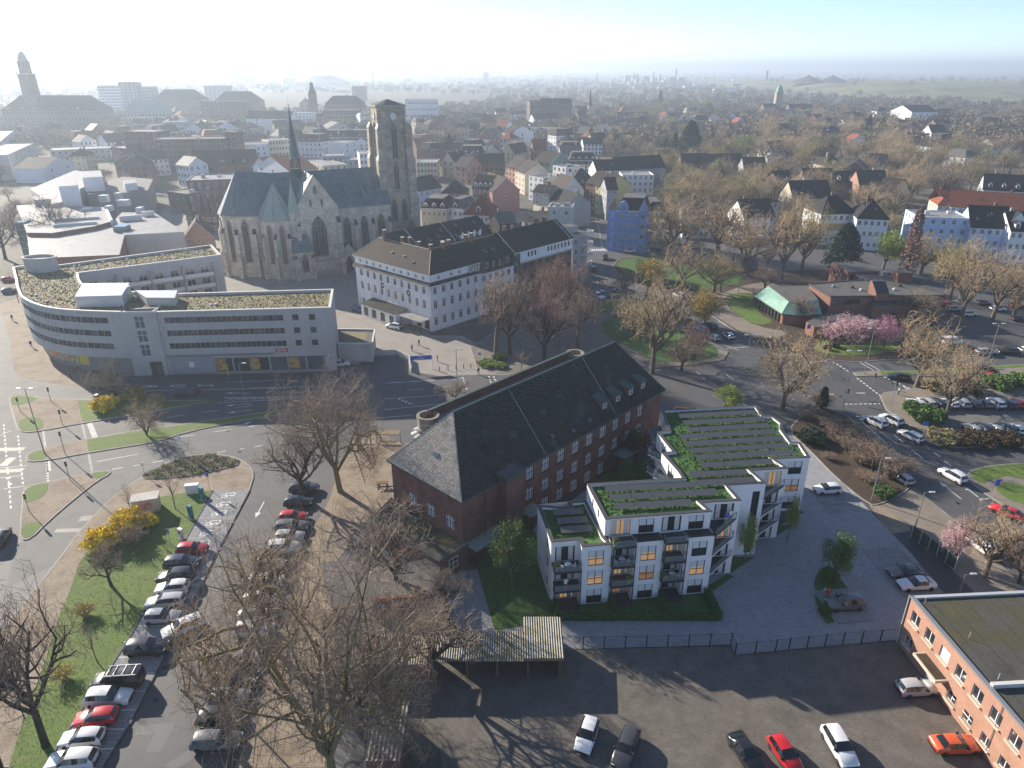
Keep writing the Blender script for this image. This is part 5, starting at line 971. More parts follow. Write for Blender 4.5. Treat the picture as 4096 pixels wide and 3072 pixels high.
facade(q,b2[0],0,11,0,7.4,[(.5,4.7,4.2,1.8)],'brick_library',.3); put_windows(lb,b2[0],0,[(.5,4.7,4.2,1.8)],'triple','frame_dark','glass',.3); q.poly([(*p,7.38) for p in b2],'roof_felt'); q.build('wall',lb).name = 'rear_wall'
MB().box(24.0,28.0,12.8,16,6.8,9.2,'brick_library','roof_felt').build('roof_house',lb); MB().box(22,23.6,17,18.6,7.3,8.3,'metal_grey').build('roof_vent',lb)
for x,y in ((4.5,8.6),(9.0,7.4),(10.2,5.0),(17.5,7.0),(19.2,5.2),(22.5,8.5)): MB().lathe([(.5,0),(.5,.35),(.25,.55),(0,.56)],random.choice(['metal_light','black','metal_grey']),10).build('roof_vent',lb,loc=(x,y,6.8))
q = MB(); q.prism([(10.2,-2.2),(15.0,-2.2),(15.0,0),(10.2,0)],0,4.9,'brick_library'); q.poly([(10.2,-2.2,4.9),(15.0,-2.2,4.9),(15.0,.6,6.4),(10.2,.6,6.4)],'glass'); q.build('stair_shaft',lb)
q = MB(); q.prism([(11.2,-.6),(14.6,-.6),(14.6,3.4),(11.2,3.4)],4.9,7.6,'brick_library'); q.poly([(11.2,-.6,7.6),(14.6,-.6,7.6),(14.6,2.4,10.0),(11.2,2.4,10.0)],'glass').poly([(11.2,2.4,10),(14.6,2.4,10),(14.6,3.4,10),(11.2,3.4,10)],'coping_dark').poly([(11.2,3.4,7.5),(11.2,3.4,10),(11.2,2.4,10),(11.2,-.6,7.6),(11.2,-.6,7.5)][::-1],'brick_library').poly([(14.6,-.6,7.5),(14.6,-.6,7.6),(14.6,2.4,10),(14.6,3.4,10),(14.6,3.4,7.5)][::-1],'brick_library').build('stair_head',lb)
W_ = [(66.2,186.8),(68.3,171.6),(71.4,170.4),(78.4,171.2)]; T_ = [(70.0,188.0),(70.6,173.9),(72.2,173.4),(78.6,175.3)]
for i in range(3):
 a_,b_ = Vector(W_[i]),Vector(W_[i + 1]); an_ = math.atan2(b_.y - a_.y,b_.x - a_.x); ca,sa = math.cos(-an_),math.sin(-an_); lpp = lambda p: ((p[0] - a_.x) * ca - (p[1] - a_.y) * sa,(p[0] - a_.x) * sa + (p[1] - a_.y) * ca)
 l = (b_ - a_).length; t0,t1 = lpp(T_[i]),lpp(T_[i + 1]); q = MB(); q.poly([(0,0,3.1),(l,0,3.1),(t1[0],t1[1],5.6),(t0[0],t0[1],5.6)],'copper_green'); q.poly([(0,0,2.85),(l,0,2.85),(l,0,3.1),(0,0,3.1)],'copper_dark'); o = q.build('copper_skirt',None,loc=(a_.x,a_.y,0),rz=an_); o.parent = lb; o.matrix_parent_inverse = Matrix.Translation(lb.location).to_4x4() @ Matrix.Rotation(R(2.2),4,'Z'); o.matrix_parent_inverse.invert()
W2 = offset_poly(W_ + [(79,188)],-.8)
q = MB(); q.prism(W2,0,3.0,'brick_library'); q.poly([(*p,5.6) for p in T_ + [(81.0,188.5)]],'roof_felt'); o = q.build('pavilion_wall'); o.parent = lb; o.matrix_parent_inverse = (Matrix.Translation(lb.location).to_4x4() @ Matrix.Rotation(R(2.2),4,'Z')).inverted()
for k in range(7):
 p = Vector(W_[0]).lerp(Vector(W_[1]),(k + 1.2) / 8.6); o = MB().box(-.35,.35,-.1,.3,.3,2.7,'glass').build('window',None,loc=(p.x + .55,p.y,0),rz=math.atan2(W_[1][1] - W_[0][1],W_[1][0] - W_[0][0])); o.parent = lb; o.matrix_parent_inverse = (Matrix.Translation(lb.location).to_4x4() @ Matrix.Rotation(R(2.2),4,'Z')).inverted()
q = MB(); q.prism([(72.4,165.8),(72.9,161.9),(86.2,161.0),(91,166.5),(81.5,174.1),(78.5,171)],0,3.0,'brick_library','roof_felt'); o = q.build('entrance_block'); o.parent = lb; o.matrix_parent_inverse = (Matrix.Translation(lb.location).to_4x4() @ Matrix.Rotation(R(2.2),4,'Z')).inverted()
# ================================================================ ORANGE BRICK OFFICE AT THE LOWER RIGHT
ob = thing('brick_office','two-storey orange brick office with flat dark roof in the lower right corner','building',(44.0,61.9),R(-86.2))
OZ = 6.75; mb = MB(); o1 = []
for i in range(7): o1.append((.75 + i * 2.55,4.15,1.45,1.5))
o2 = [(.7 + 2.55 * i,1.0,1.3,1.2) for i in (0,3,4,5,6)]
facade(mb,(0,0),0,22,0,OZ,o1 + o2 + [(4.9,0,1.6,2.2)],'brick_orange',.16); facade(mb,(0,16),R(-90),16,0,OZ,[],'brick_orange'); mb.build('wall',ob)
ws = put_windows(ob,(0,0),0,o1 + o2,'double',gl=['glass','glass','blind'],dep=.16)
for (x,z,w,h) in o1 + o2: MB().box(x - .15,x + w + .15,-.22,.02,z - .16,z - .002,'render_cream').build('window_sill',ob)
for (x,z,w,h) in o2[:3]:
 q = MB()
 for k in range(8): q.tube((x + w * k / 7,-.12,z),(x + w * k / 7,-.12,z + h * .75),.018,.018,'metal_light',4)
 q.tube((x,-.12,z + h * .75),(x + w,-.12,z + h * .75),.02,.02,'metal_light',4); q.build('window_grille',ob)
MB().box(4.95,6.45,.05,.1,.02,2.15,'metal_light').build('door',ob); o = MB().box(4.1,8.0,-1.35,0,2.55,2.85,'render_cream').build('door_canopy',ob); MB().box(4.3,7.8,-1.2,-.05,2.84,2.87,'soil').build('moss_bed',o)
MB().poly([(.25,.25,OZ - .12),(22,.25,OZ - .12),(22,16,OZ - .12),(.25,16,OZ - .12)],'roof_felt_moss').build('flat_roof',ob)
MB().box(-.08,22,-.1,.32,OZ - .1,OZ + .12,'metal_grey').box(-.1,.30,.32,16,OZ - .102,OZ + .118,'metal_light').build('roof_edge',ob); MB().box(12.2,12.6,.33,16,OZ - .12,OZ + .35,'coping_light').build('roof_upstand',ob)
MB().tube((-.15,-.12,0),(-.15,-.12,OZ + .1),.07,.07,'metal_light',8).build('downpipe',ob); MB().tube((14.6,-.08,0),(14.6,-.08,OZ),.04,.04,'metal_grey',6).build('downpipe',ob)
for x,y in ((.9,1.0),(6.2,2.4),(11.6,1.6)): MB().tube((x,y,OZ - .1),(x,y,OZ + .7),.035,.035,'metal_light',5).build('roof_pipe',ob)
for k in range(8): MB().box(.3,22,1.9 * k + 1.8,1.9 * k + 1.83,OZ - .118,OZ - .112,'metal_dark').build('felt_seam',ob)
# ================================================================ SHEDS AND GARAGES WITH CORRUGATED ROOFS
noisy('corrugated',[(.13,.13,.12),(.23,.23,.22),(.18,.16,.08),(.20,.20,.19)],.6,rough=.55,fine=.2,fscale=4)
noisy('corrugated_rust',[(.22,.17,.12),(.34,.30,.24),(.16,.11,.08)],.7,rough=.65,fine=.2,fscale=4)
def corrugated(q,x0_,x1_,y0_,y1_,za,zb,m_,pitch=.26,amp=.055):
 n = int((x1_ - x0_) / (pitch / 2)); xs = [x0_ + (x1_ - x0_) * i / n for i in range(n + 1)]
 for i in range(n):
  a_ = amp if i % 2 else -amp; b_ = -a_; q.poly([(xs[i],y0_,za + a_),(xs[i + 1],y0_,za + b_),(xs[i + 1],y1_,zb + b_),(xs[i],y1_,zb + a_)],m_)
s1 = thing('shed','open-fronted shed with stepped pale corrugated roof beside the steel fence','shed',(0,0)); q = MB(); corrugated(q,1.3,5.55,56.9,62.8,2.85,3.15,'corrugated'); corrugated(q,-8.6,1.3,56.5,60.7,2.83,3.05,'corrugated'); q.build('corrugated_roof',s1)
MB().box(-8.6,5.3,60.3,60.5,0,2.8,'brick_school').box(5.15,5.35,57.3,62.5,0,2.8,'brick_school').build('back_wall',s1)
MB().box(-8.6,5.55,56.75,56.92,2.55,2.80,'wood').build('fascia',s1)
for x in (-8.2,-4.8,-1.6,1.7,5.1): MB().box(x - .12,x + .12,57.0,57.3,0,2.7,'wood').build('post',s1)
s2 = thing('garage','rusty corrugated garage half hidden under the big bare plane tree','shed',(0,0)); q = MB(); corrugated(q,-16.2,-9.0,56.2,60.3,2.7,3.0,'corrugated_rust'); q.build('corrugated_roof',s2); MB().box(-16.0,-9.2,56.6,60.1,0,2.65,'brick_school').build('wall',s2)
s3 = thing('garage','flat brown garage with dark roof and red tiled edge behind the plane tree','shed',(0,0)); q = [G(*cB1(980,40),3),G(*cB1(1530,-60),3),G(*cB1(1520,255),3),G(*cB1(980,290),3)]; MB().prism(q,0,2.9,'brick_school','roof_felt').build('wall',s3); MB().obox(q[2],q[3],.4,2.9,3.1,'tile_red').build('roof_edge',s3)
s4 = thing('garage','narrow shed with dark ribbed roof at the bottom edge under the plane tree','shed',(0,0)); q = MB(); corrugated(q,-13.3,-10.2,45.0,51.5,2.5,2.7,'corrugated_rust',.4); q.build('corrugated_roof',s4); MB().box(-13.1,-10.4,45.2,51.3,0,2.5,'brick_school').build('wall',s4)
# ================================================================ THE TOWN: every house a thing with wall, roof, windows
WALLS = dict(w='render_white',c='render_cream',g='render_grey',b='brick_brown',d='brick_dull',o='brick_orange',y='render_yellow',n='render_green',p='render_pink',u='render_paleblue',k='tile_dark',s='concrete',h='render_ochre',B='render_blue',r='tile_red')
ROOFS = dict(k='tile_dark',b='tile_brown',r='tile_red',f='roof_felt',l='roof_felt_light',g='concrete_dark',s='sedum',n='copper_pale',m='roof_felt_moss')
HR_ = random.Random(21)
def gable_roof(q,x0,x1,y0,y1,he,hr,axis,rm,ov=.35,hip=0.0,wm=None):
 ym,xm = (y0 + y1) / 2,(x0 + x1) / 2; t = .18
 if axis == 'x':
  s = (hr - he) / (ym - y0); zl = he - s * ov; a = x0 - ov + (0 if not hip else 0); b = x1 + ov; ra,rb = a + hip,b - hip
  q.poly([(a,y0 - ov,zl),(b,y0 - ov,zl),(rb,ym,hr),(ra,ym,hr)],rm); q.poly([(b,y1 + ov,zl),(a,y1 + ov,zl),(ra,ym,hr),(rb,ym,hr)],rm)
  if hip: q.poly([(a,y1 + ov,zl),(a,y0 - ov,zl),(ra,ym,hr)],rm); q.poly([(b,y0 - ov,zl),(b,y1 + ov,zl),(rb,ym,hr)],rm)
  elif wm: q.poly([(x0,y1,he),(x0,y0,he),(x0,ym,hr - .05)],wm); q.poly([(x1,y0,he),(x1,y1,he),(x1,ym,hr - .05)],wm)
  q.poly([(a,y0 - ov,zl - t),(b,y0 - ov,zl - t),(b,y0 - ov,zl),(a,y0 - ov,zl)],'frame_dark')
  if not hip:
   for x in (a,b): q.poly([(x,y0 - ov,zl - t),(x,ym,hr - t),(x,ym,hr),(x,y0 - ov,zl)],'frame_dark'); q.poly([(x,ym,hr - t),(x,y1 + ov,zl - t),(x,y1 + ov,zl),(x,ym,hr)],'frame_dark')
 else:
  s = (hr - he) / (xm - x0); zl = he - s * ov; a = y0 - ov; b = y1 + ov
  q.poly([(x0 - ov,b,zl),(x0 - ov,a,zl),(xm,a,hr),(xm,b,hr)],rm); q.poly([(x1 + ov,a,zl),(x1 + ov,b,zl),(xm,b,hr),(xm,a,hr)],rm)
  if wm: q.poly([(x0,y0,he),(x1,y0,he),(xm,y0,hr - .05)],wm); q.poly([(x1,y1,he),(x0,y1,he),(xm,y1,hr - .05)],wm)
  q.poly([(x0 - ov,a,zl - t),(xm,a,hr - t),(xm,a,hr),(x0 - ov,a,zl)],'frame_white'); q.poly([(xm,a,hr - t),(x1 + ov,a,zl - t),(x1 + ov,a,zl),(xm,a,hr)],'frame_white')
def house(c,xL,yL,xR,yR,he,dep,rh,roof,wall,rm,cols,floors,label,dorm=0,chim=1,style='double',fr='frame_white',cat='house',name='house',group=None,side=True,ww=None,A=None,B=None,dm=None):
 A = A or G(*c(xL,yL),he); B = B or G(*c(xR,yR),he); L_ = math.hypot(B[0] - A[0],B[1] - A[1]); an = math.atan2(B[1] - A[1],B[0] - A[0])
 t = thing(name,label,cat,A,an,group); wm = WALLS[wall]; rmat = ROOFS[rm]; q = MB(); far = math.hypot(*A) > 390; dep *= 1.2; rh *= 1.25
 sh = he / floors; wh = min(1.7,sh * .55); w = ww or min(1.25,L_ / max(1,cols) * .55); zs = [sh * i + sh * .30 for i in range(floors)]
 sets = [((0,0),0.0,L_,rows(L_,zs,cols,w,wh))]
 nside = max(1,int(dep / 3.4)) if side else 0
 vis_left = A[0] > 0
 sets.append(((0,dep),R(-90),dep,rows(dep,zs,nside,min(1.1,w),wh) if vis_left and nside else []))
 sets.append(((L_,0),R(90),dep,rows(dep,zs,nside,min(1.1,w),wh) if not vis_left and nside else [])); sets.append(((L_,dep),R(180),L_,[]))
 gl_v = MB()
 for (org,a_,l_,ops) in sets:
  ops = facade(q,org,a_,l_,0,he,ops,wm,.14)
  if far:
   d = (math.cos(a_),math.sin(a_)); o_ = (-math.sin(a_) * .05,math.cos(a_) * .05)
   for (x,z,w_,h_) in ops: gl_v.poly([(org[0] + d[0] * x + o_[0],org[1] + d[1] * x + o_[1],z),(org[0] + d[0] * (x + w_) + o_[0],org[1] + d[1] * (x + w_) + o_[1],z),(org[0] + d[0] * (x + w_) + o_[0],org[1] + d[1] * (x + w_) + o_[1],z + h_),(org[0] + d[0] * x + o_[0],org[1] + d[1] * x + o_[1],z + h_)],'glass')
  else: put_windows(t,org,a_,ops,style,fr,['glass','glass','glass_sky'],.14,t=.13)
 if gl_v.f: gl_v.build('glazing',t,kind='stuff')
 hr = he + rh; r_ = MB()
 if roof in 'gh': gable_roof(r_,0,L_,0,dep,he,hr,'x',rmat,hip=(dep * .42 if roof == 'h' else 0),wm=wm)
 elif roof == 'x': gable_roof(r_,0,L_,0,dep,he,hr,'y',rmat,wm=wm)
 elif roof == 'f':
  r_.poly([(.25,.25,he - .25),(L_ - .25,.25,he - .25),(L_ - .25,dep - .25,he - .25),(.25,dep - .25,he - .25)],rmat)
  for a_,b_ in (((0,.12),(L_,.12)),((L_ - .12,.25),(L_ - .12,dep)),((L_ - .25,dep - .12),(0,dep - .12)),((.12,dep - .25),(.12,.25))): r_.obox(a_,b_,.26,he - .3,he + .12,wm,'coping_light')
 elif roof == 'm':
  i_ = min(1.6,dep * .25); r_.poly([(-.2,-.2,he),(L_ + .2,-.2,he),(L_ - i_,i_,hr),(i_,i_,hr)],rmat); r_.poly([(L_ + .2,-.2,he),(L_ + .2,dep,he),(L_ - i_,dep - i_,hr),(L_ - i_,i_,hr)],rmat); r_.poly([(-.2,dep,he),(-.2,-.2,he),(i_,i_,hr),(i_,dep - i_,hr)],rmat); r_.poly([(i_,i_,hr),(L_ - i_,i_,hr),(L_ - i_,dep - i_,hr),(i_,dep - i_,hr)],'roof_felt'); r_.box(-.25,L_ + .25,-.3,-.05,he - .25,he + .03,'frame_white')
 ro = r_.build('roof',t); q.build('wall',t)
 if dorm:
  sl = rh / (dep / 2) if roof in 'gh' else rh / 1.8; y0 = .9 if roof != 'm' else .15; z0 = he + (y0 * sl if roof != 'm' else .25)
  for k in range(dorm):
   x = L_ * (k + .5) / dorm; d_ = MB(); wd = WALLS[dm] if dm else 'frame_white'
   d_.box(-.75,.75,0,2.4,-.2,1.35,wd); d_.poly([(-.75,0,1.35),(.75,0,1.35),(0,0,2.15)],wd); d_.poly([(-.95,-.2,1.2),(0,-.2,2.3),(0,3.2,2.3),(-.95,3.2,1.2)][::-1],rmat); d_.poly([(0,-.2,2.3),(.95,-.2,1.2),(.95,3.2,1.2),(0,3.2,2.3)][::-1],rmat); d_.poly([(-.45,-.02,.1),(.45,-.02,.1),(.45,-.02,1.2),(-.45,-.02,1.2)],'glass'); d_.build('dormer',ro,loc=(x,y0,z0))
 elif roof in 'gh' and not far and rh > 2:
  for k in range(HR_.choice([1,2,3])): f_ = HR_.uniform(.3,.7); o = MB().box(-.38,.38,-.55,.55,0,.1,'metal_grey','glass_sky').build('skylight',ro,loc=(L_ * HR_.uniform(.15,.85),dep / 2 * f_,he + rh * f_ + .03)); o.rotation_euler = (math.atan2(rh,dep / 2),0,0)
 if chim and roof in 'ghx':
  for k in range(chim):
   p = (L_ * HR_.uniform(.15,.85),dep * .56,hr) if roof != 'x' else (L_ * .56,dep * HR_.uniform(.2,.8),hr); MB().box(-.45,.45,-.35,.35,-1.5,HR_.uniform(.8,1.3),HR_.choice(['brick_brown','brick_dull','render_grey'])).build('chimney',t,loc=p)
 if roof == 'f' and not far:
  for k in range(HR_.choice([1,2,3])): a_,b_ = HR_.uniform(1.5,max(1.6,L_ - 3)),HR_.uniform(2,max(2.1,dep - 3)); MB().box(0,HR_.uniform(.8,2.2),0,HR_.uniform(.8,1.8),-.25,HR_.uniform(.5,1.4),HR_.choice(['metal_grey','concrete','metal_light'])).build('roof_unit',t,loc=(a_,b_,he))
 return t
bl = house(cTM,945,1290,1195,1300,14.6,11,3.4,'m','B','k',4,4,'bright blue corner house with white windows and mansard roof',style='cross',cat='building',ww=1.15)
L0 = math.hypot(*[a - b for a,b in zip(G(*cTM(945,1290),14.6),G(*cTM(1195,1300),14.6))])
q = MB(); q.prism([(0,0),(-3.4,1.6),(-3.4,8),(0,8)],0,14.6,'render_blue','tile_dark'); q.poly([(0,0,14.6),(-3.4,1.6,14.6),(-1.5,4,18),(1.6,1.6,18)],'tile_dark').poly([(-3.4,1.6,14.6),(-3.4,8,14.6),(-1.5,6,18),(-1.5,4,18)],'tile_dark'); q.build('corner_bay',bl)
for z in (1.2,4.9,8.4,11.8): link('window',win_mesh(1.1,1.9,'cross',dep=.05),bl,(-1.7,.77,z),R(-25))
q = MB(); pts = [(-1.7,14.4),(1.7,14.4),(1.7,16.2),(1.2,17.2),(.6,17.7),(0,17.9),(-.6,17.7),(-1.2,17.2),(-1.7,16.2)]; q.poly([(x,-.35,z) for x,z in pts],'render_blue')
for a_,b_ in zip(pts,pts[1:] + pts[:1]): q.poly([(a_[0],-.35,a_[1]),(a_[0],1.8,a_[1]),(b_[0],1.8,b_[1]),(b_[0],-.35,b_[1])],'render_blue')
q.build('round_gable',bl,loc=(2.1,0,0)); link('window',win_mesh(1.1,1.7,'cross',dep=.05),bl,(2.1,-.42,14.8),0)
q = MB(); q.box(-1.5,1.5,-.5,0,0,15.2,'render_blue'); q.poly([(-1.6,-.5,15.2),(1.6,-.5,15.2),(0,-.5,19.0)],'render_blue').poly([(-1.7,-.6,15.1),(0,-.6,19.2),(0,3,19.2),(-1.7,3,15.1)][::-1],'tile_dark').poly([(0,-.6,19.2),(1.7,-.6,15.1),(1.7,3,15.1),(0,3,19.2)][::-1],'tile_dark'); q.build('pointed_gable',bl,loc=(L0 - 1.7,0,0))
for z in (1.6,5.0,8.5,12.0): link('window',win_mesh(1.5,1.7,'triple',dep=.05),bl,(L0 - 1.7,-.56,z),0)
for z in (4.2,7.8,11.2): MB().box(0,L0,-.12,0,z - .12,z + .12,'render_blue').build('string_course',bl)
for a_ in [
(cTM,1200,1300,1330,1300,13.0,11,2.6,'m','c','k',3,4,'cream house with shop windows adjoining the blue house on its right'),
(cTM,1480,1325,1745,1330,9,11,4,'h','w','b',6,3,'white villa behind the tall bare trees right of the blue house'),
(cTM,1965,1345,2212,1335,8.5,11,4.5,'g','w','b',5,3,'white villa with brown roof near the cedar, behind bare trees'),
(cTM,690,1065,768,1078,12.5,12,3.5,'g','b','b',3,4,'narrow red-brown brick house next to the yellow house'),
(cTM,770,1083,860,1100,12.8,12,3.5,'g','y','b',3,4,'yellow house on the street behind the blue house'),
(cTM,862,1120,945,1118,13,9,3.5,'g','g','b',2,4,'grey house squeezed between the yellow house and the blue house'),
(cTM,778,968,985,962,12.5,11,3.6,'g','w','k',4,4,'white block of flats with dark roof behind the yellow house'),
(cTM,985,1006,1240,1006,12,11,0,'f','w','l',6,4,'long white flat-roofed block of flats behind the blue house'),
(cTM,955,962,1330,938,12,10,4.5,'g','g','k',8,3,'house with long black roof behind the white flat-roofed block'),
(cTM,498,1138,676,1128,9.5,12,4.8,'x','w','b',2,3,'white gable house with a painted circle'),
(cTM,264,1138,392,1150,12,9,2.0,'g','g','k',2,4,'grey rendered house with roof units in front of the circle gable'),
(cTM,395,1190,545,1240,9.5,9,3.0,'g','g','k',3,3,'low grey house with dark roof below the circle gable'),
(cTM,388,1262,583,1268,19.0,6,0,'f','s','l',2,5,'tall pale concrete stair tower above the terrace house roof'),
(cTM,190,1372,384,1378,13.2,8,2.0,'g','w','f',4,4,'white house with low grey roof behind the hotel courtyard'),
(cTM,-5,1398,130,1388,13.5,9,2.2,'g','k','f',2,4,'slate-clad dark house with white framed windows behind the hotel'),
(cTM,425,928,530,945,10.5,9,0,'f','w','f',3,3,'white flat-roofed house left part, above the white gable with circle'),
(cTM,530,945,748,948,10.5,10,0,'f','w','f',3,3,'white flat-roofed house right part, beside the green gable'),
(cTM,560,888,772,888,9.5,10,3.6,'m','d','k',4,3,'brown house with four white bay dormers',4),
(cTM,405,908,560,888,10.5,11,4.0,'x','n','b',2,3,'dark green gable house in the town behind the hotel'),
(cTM,45,930,120,948,11,12,4,'g','o','b',3,4,'orange brick row house, upper end of the narrow street'),
(cTM,122,962,200,990,11,12,4,'g','c','b',3,4,'cream row house beside the orange brick one'),
(cTM,232,1012,348,1032,11.5,10,0,'f','w','f',3,4,'white house with flat roof and roof boxes in the narrow street'),
(cTM,345,1050,500,1080,10.5,9,1.5,'g','o','f',4,3,'orange brick low house left of the circle gable'),
(cTM,590,1030,745,1028,10.5,9,3.2,'h','k','k',3,3,'dark slate house with pyramid roof beside the red-brown brick house'),
(cH,775,66,978,72,12,11,2.8,'m','c','k',5,3,'ornate pale facade with black mansard and three dormers by the church tower',3),
(cH,984,62,1108,72,12,10,2.6,'m','w','f',3,3,'white house with grey mansard right of the ornate facade',1),
(cH,1112,108,1348,116,12,11,4.2,'h','w','r',7,3,'white house with red hipped roof behind the rear wing',1),
(cH,1290,192,1540,202,11.5,9,2.4,'h','k','f',3,3,'dark slate house with grey roof right behind the rear wing'),
(cH,1675,40,1790,70,11,8,0,'f','c','f',1,3,'narrow cream firewall house behind the tall stair tower'),
(cT2,1950,1540,2168,1524,10,16,4.6,'x','p','b',1,3,'house with large dull red gable wall and brown roof',0,1),
(cT2,1790,1512,1948,1522,10.2,10,4.2,'g','d','b',4,3,'brown-roofed house with four little white dormers',4),
(cT2,1340,1306,1502,1306,10,14,0,'f','c','l',6,3,'cream flat-roofed shop building just right of the church tower'),
(cT2,1545,1292,1642,1302,9.5,10,4,'x','c','k',2,3,'cream gable house with black roof right of the shop building'),
(cT2,1646,1332,1740,1344,9.5,10,4,'g','o','k',2,3,'orange brick house next to the cream gable house'),
(cT2,1742,1290,1842,1290,10,10,4,'x','b','b',2,3,'brown brick gable house left of the long brick house'),
(cT2,1844,1302,2040,1302,9.5,10,3.4,'g','b','b',5,3,'long brick house with grey-brown roof above the dull red gable'),
(cT2,1355,1535,1540,1500,8,10,4,'g','u','k',4,2,'pale blue low house with dark roof at the foot of the church tower'),
(cT2,1540,1546,1722,1550,8.6,10,3.6,'h','d','k',4,2,'black hipped roof house beside the steel framework'),
(cT2,1690,1240,1880,1240,9,11,4,'m','k','k',4,3,'slate house with two white dormers above the brick row',2),
(cT2,1862,1246,2040,1246,9,10,4.4,'x','c','k',3,3,'wide gable with dark roof above the long brick house'),
(cT2,1715,1142,1908,1146,7,14,1.2,'g','g','f',4,2,'low grey hall with shallow roof behind the slate house'),
(cT2,1332,935,1412,1012,11,10,3.5,'g','c','b',5,3,'sunlit cream terrace on the street right of the tower'),
(cT2,1402,965,1470,986,10,10,3.5,'g','c','b',2,3,'cream corner house beyond the sunlit terrace'),
(cT2,1440,1035,1580,1038,10,10,4,'g','o','b',4,3,'orange brick house with brown roof beyond the low hall',1),
(cT2,1582,1040,1830,1044,10,10,4,'g','b','b',6,3,'brown brick row with orange-sided dormers',3),
(cT2,1832,1052,1996,1062,9,10,4,'h','w','k',4,3,'white house with dark hipped roof right of the brown brick row'),
(cT2,1580,936,1690,940,10,10,4,'g','g','k',3,3,'grey house with black roof and bright dormer beyond the brick row',1),
(cT2,1846,960,1995,966,9,10,4,'g','d','k',4,3,'dark-roofed house left of the tall white flats'),
(cTM,85,512,276,516,14,12,2.2,'g','w','k',5,5,'tall white flats with balcony front, left of the slim church spire'),
(cTM,276,556,470,550,11.5,11,4,'g','w','k',5,4,'white row with dark roof right of the tall white flats'),
(cTM,470,568,565,566,10,11,0,'f','d','l',4,3,'brick block with flat white roof edge left of the little church'),
(cTM,92,672,268,662,12.5,12,4.2,'x','w','b',1,4,'big blank white gable house below the tall white flats'),
(cTM,212,628,460,632,11,11,0,'f','w','s',7,4,'white flats with tan flat roof right of the blank white gable'),
(cTM,458,640,562,640,10.5,10,0,'f','c','s',3,3,'cream end block with tan flat roof'),
(cTM,104,792,236,782,8.5,10,4.2,'x','c','b',2,3,'small gable house with dark timber trim below the blank white gable'),
(cTM,742,655,972,652,8,14,4.6,'x','w','b',3,2,'wide white gable hall right of the little church'),
(cTM,878,586,1080,592,8,10,4,'g','d','k',5,2,'dark-roofed row house above the wide white gable'),
(cTM,952,536,1200,532,8,10,3.6,'g','d','k',6,2,'long dark roof row beyond the wide white gable'),
(cTM,1310,540,1372,538,9,10,4,'x','w','r',2,3,'left white gable with red roof in the wooded suburb'),
(cTM,1374,545,1440,540,9,10,4,'g','w','r',2,3,'red-roofed house between the two white gables in the suburb',1),
(cTM,1440,548,1508,540,9,10,4,'x','w','k',2,3,'right white gable with dark roof in the wooded suburb'),
(cTM,1500,535,1616,532,10,12,0,'f','w','l',5,3,'white flat-roofed block beside the white gables in the suburb'),
(cTM,1704,560,1772,560,9,10,4.4,'x','w','k',2,3,'white gable villa left of the grey-roofed white house'),
(cTM,1774,552,1936,556,9,10,4,'h','w','f',4,3,'white house with grey hipped roof in the suburb'),
(cTM,1300,880,1405,872,8,10,4,'g','d','b',3,2,'brown-roofed row house beside the dark conifers'),
(cTM,1462,912,1622,912,8,10,4.2,'g','d','k',4,2,'row house with grey-black roof behind the bare trees, left one'),
(cTM,1624,914,1792,918,8,10,4.2,'g','b','b',4,2,'red brick row house with white windows behind the bare trees'),
(cTM,1794,914,1962,910,8,10,4.2,'g','d','k',4,2,'dark row house right of the red brick one'),
(cTM,1964,945,2142,945,8,10,4.2,'g','g','b',4,2,'grey row house with pale firewall at the end of the row',1),
(cTR,576,1318,866,1312,11.5,11,4.2,'h','w','k',6,3,'white house with ochre lower front and black roof behind the cedar'),
(cTR,868,1352,1125,1362,11.5,12,4.4,'h','w','k',5,3,'pale corner house with big black roof next to the ochre one'),
(cTR,432,1045,670,1050,9,10,4,'g','d','k',5,2,'black-roofed row house in the villa quarter, upper left'),
(cTR,672,1062,872,1066,9,10,3.6,'g','d','k',2,2,'brown house with two pointed dormers beside the black roofs',2),
(cTR,352,1195,662,1188,8.5,11,5.2,'g','c','k',4,2,'house with very large plain black roof in the villa quarter'),
(cTR,235,1078,360,1070,9,10,4.2,'g','b','k',3,3,'red brick house with black roof left of the large plain roof',1),
(cTR,886,1082,1112,1082,9.5,10,4.6,'g','o','b',3,3,'brick house with brown roof and sunlit left gable'),
(cTR,1020,1130,1190,1150,9.5,10,4.2,'g','y','b',2,3,'brown-roofed house with yellow gable behind the corner house'),
(cTR,125,1225,240,1220,7.5,9,2,'h','w','b',2,2,'small white house between the bare trees below the brick house'),
(cTR,1362,1348,1785,1362,13,12,0,'f','u','l',5,4,'pale blue flat-roofed block of flats at the right'),
(cTR,1788,1424,2108,1438,11,12,4.8,'g','u','k',5,3,'pale blue old house with black roof and white gable'),
(cTR,2112,1455,2330,1462,11,12,4,'g','w','k',4,3,'white house with dark roof at the right edge beside the pale blue one',2),
(cTR,1520,1246,1620,1250,10.5,11,4,'h','c','r',2,3,'cream end of the red-roofed row behind the pale blue flats'),
(cTR,1622,1256,2330,1300,10.5,11,4.2,'g','w','r',12,3,'long white row with bright red tiled roof behind the pale blue flats'),
(cTR,1885,1122,2330,1145,9,11,5,'g','w','k',7,2,'black-roofed row with white pointed dormers near the right edge',4),
(cTR,132,655,345,660,9,12,5,'h','w','k',5,3,'white villa with large black hipped roof among the trees'),
(cTR,455,850,640,870,8.5,11,5,'x','c','b',3,3,'steep-gabled villa with half-timber front in the villa quarter'),
(cTR,612,935,762,932,8.5,11,4.6,'h','c','b',3,2,'villa with brown hipped roof and round dormer',1),
(cTR,1278,765,1442,762,8,11,4.4,'h','d','b',3,2,'dark hipped villa in the woods left of the street trees'),
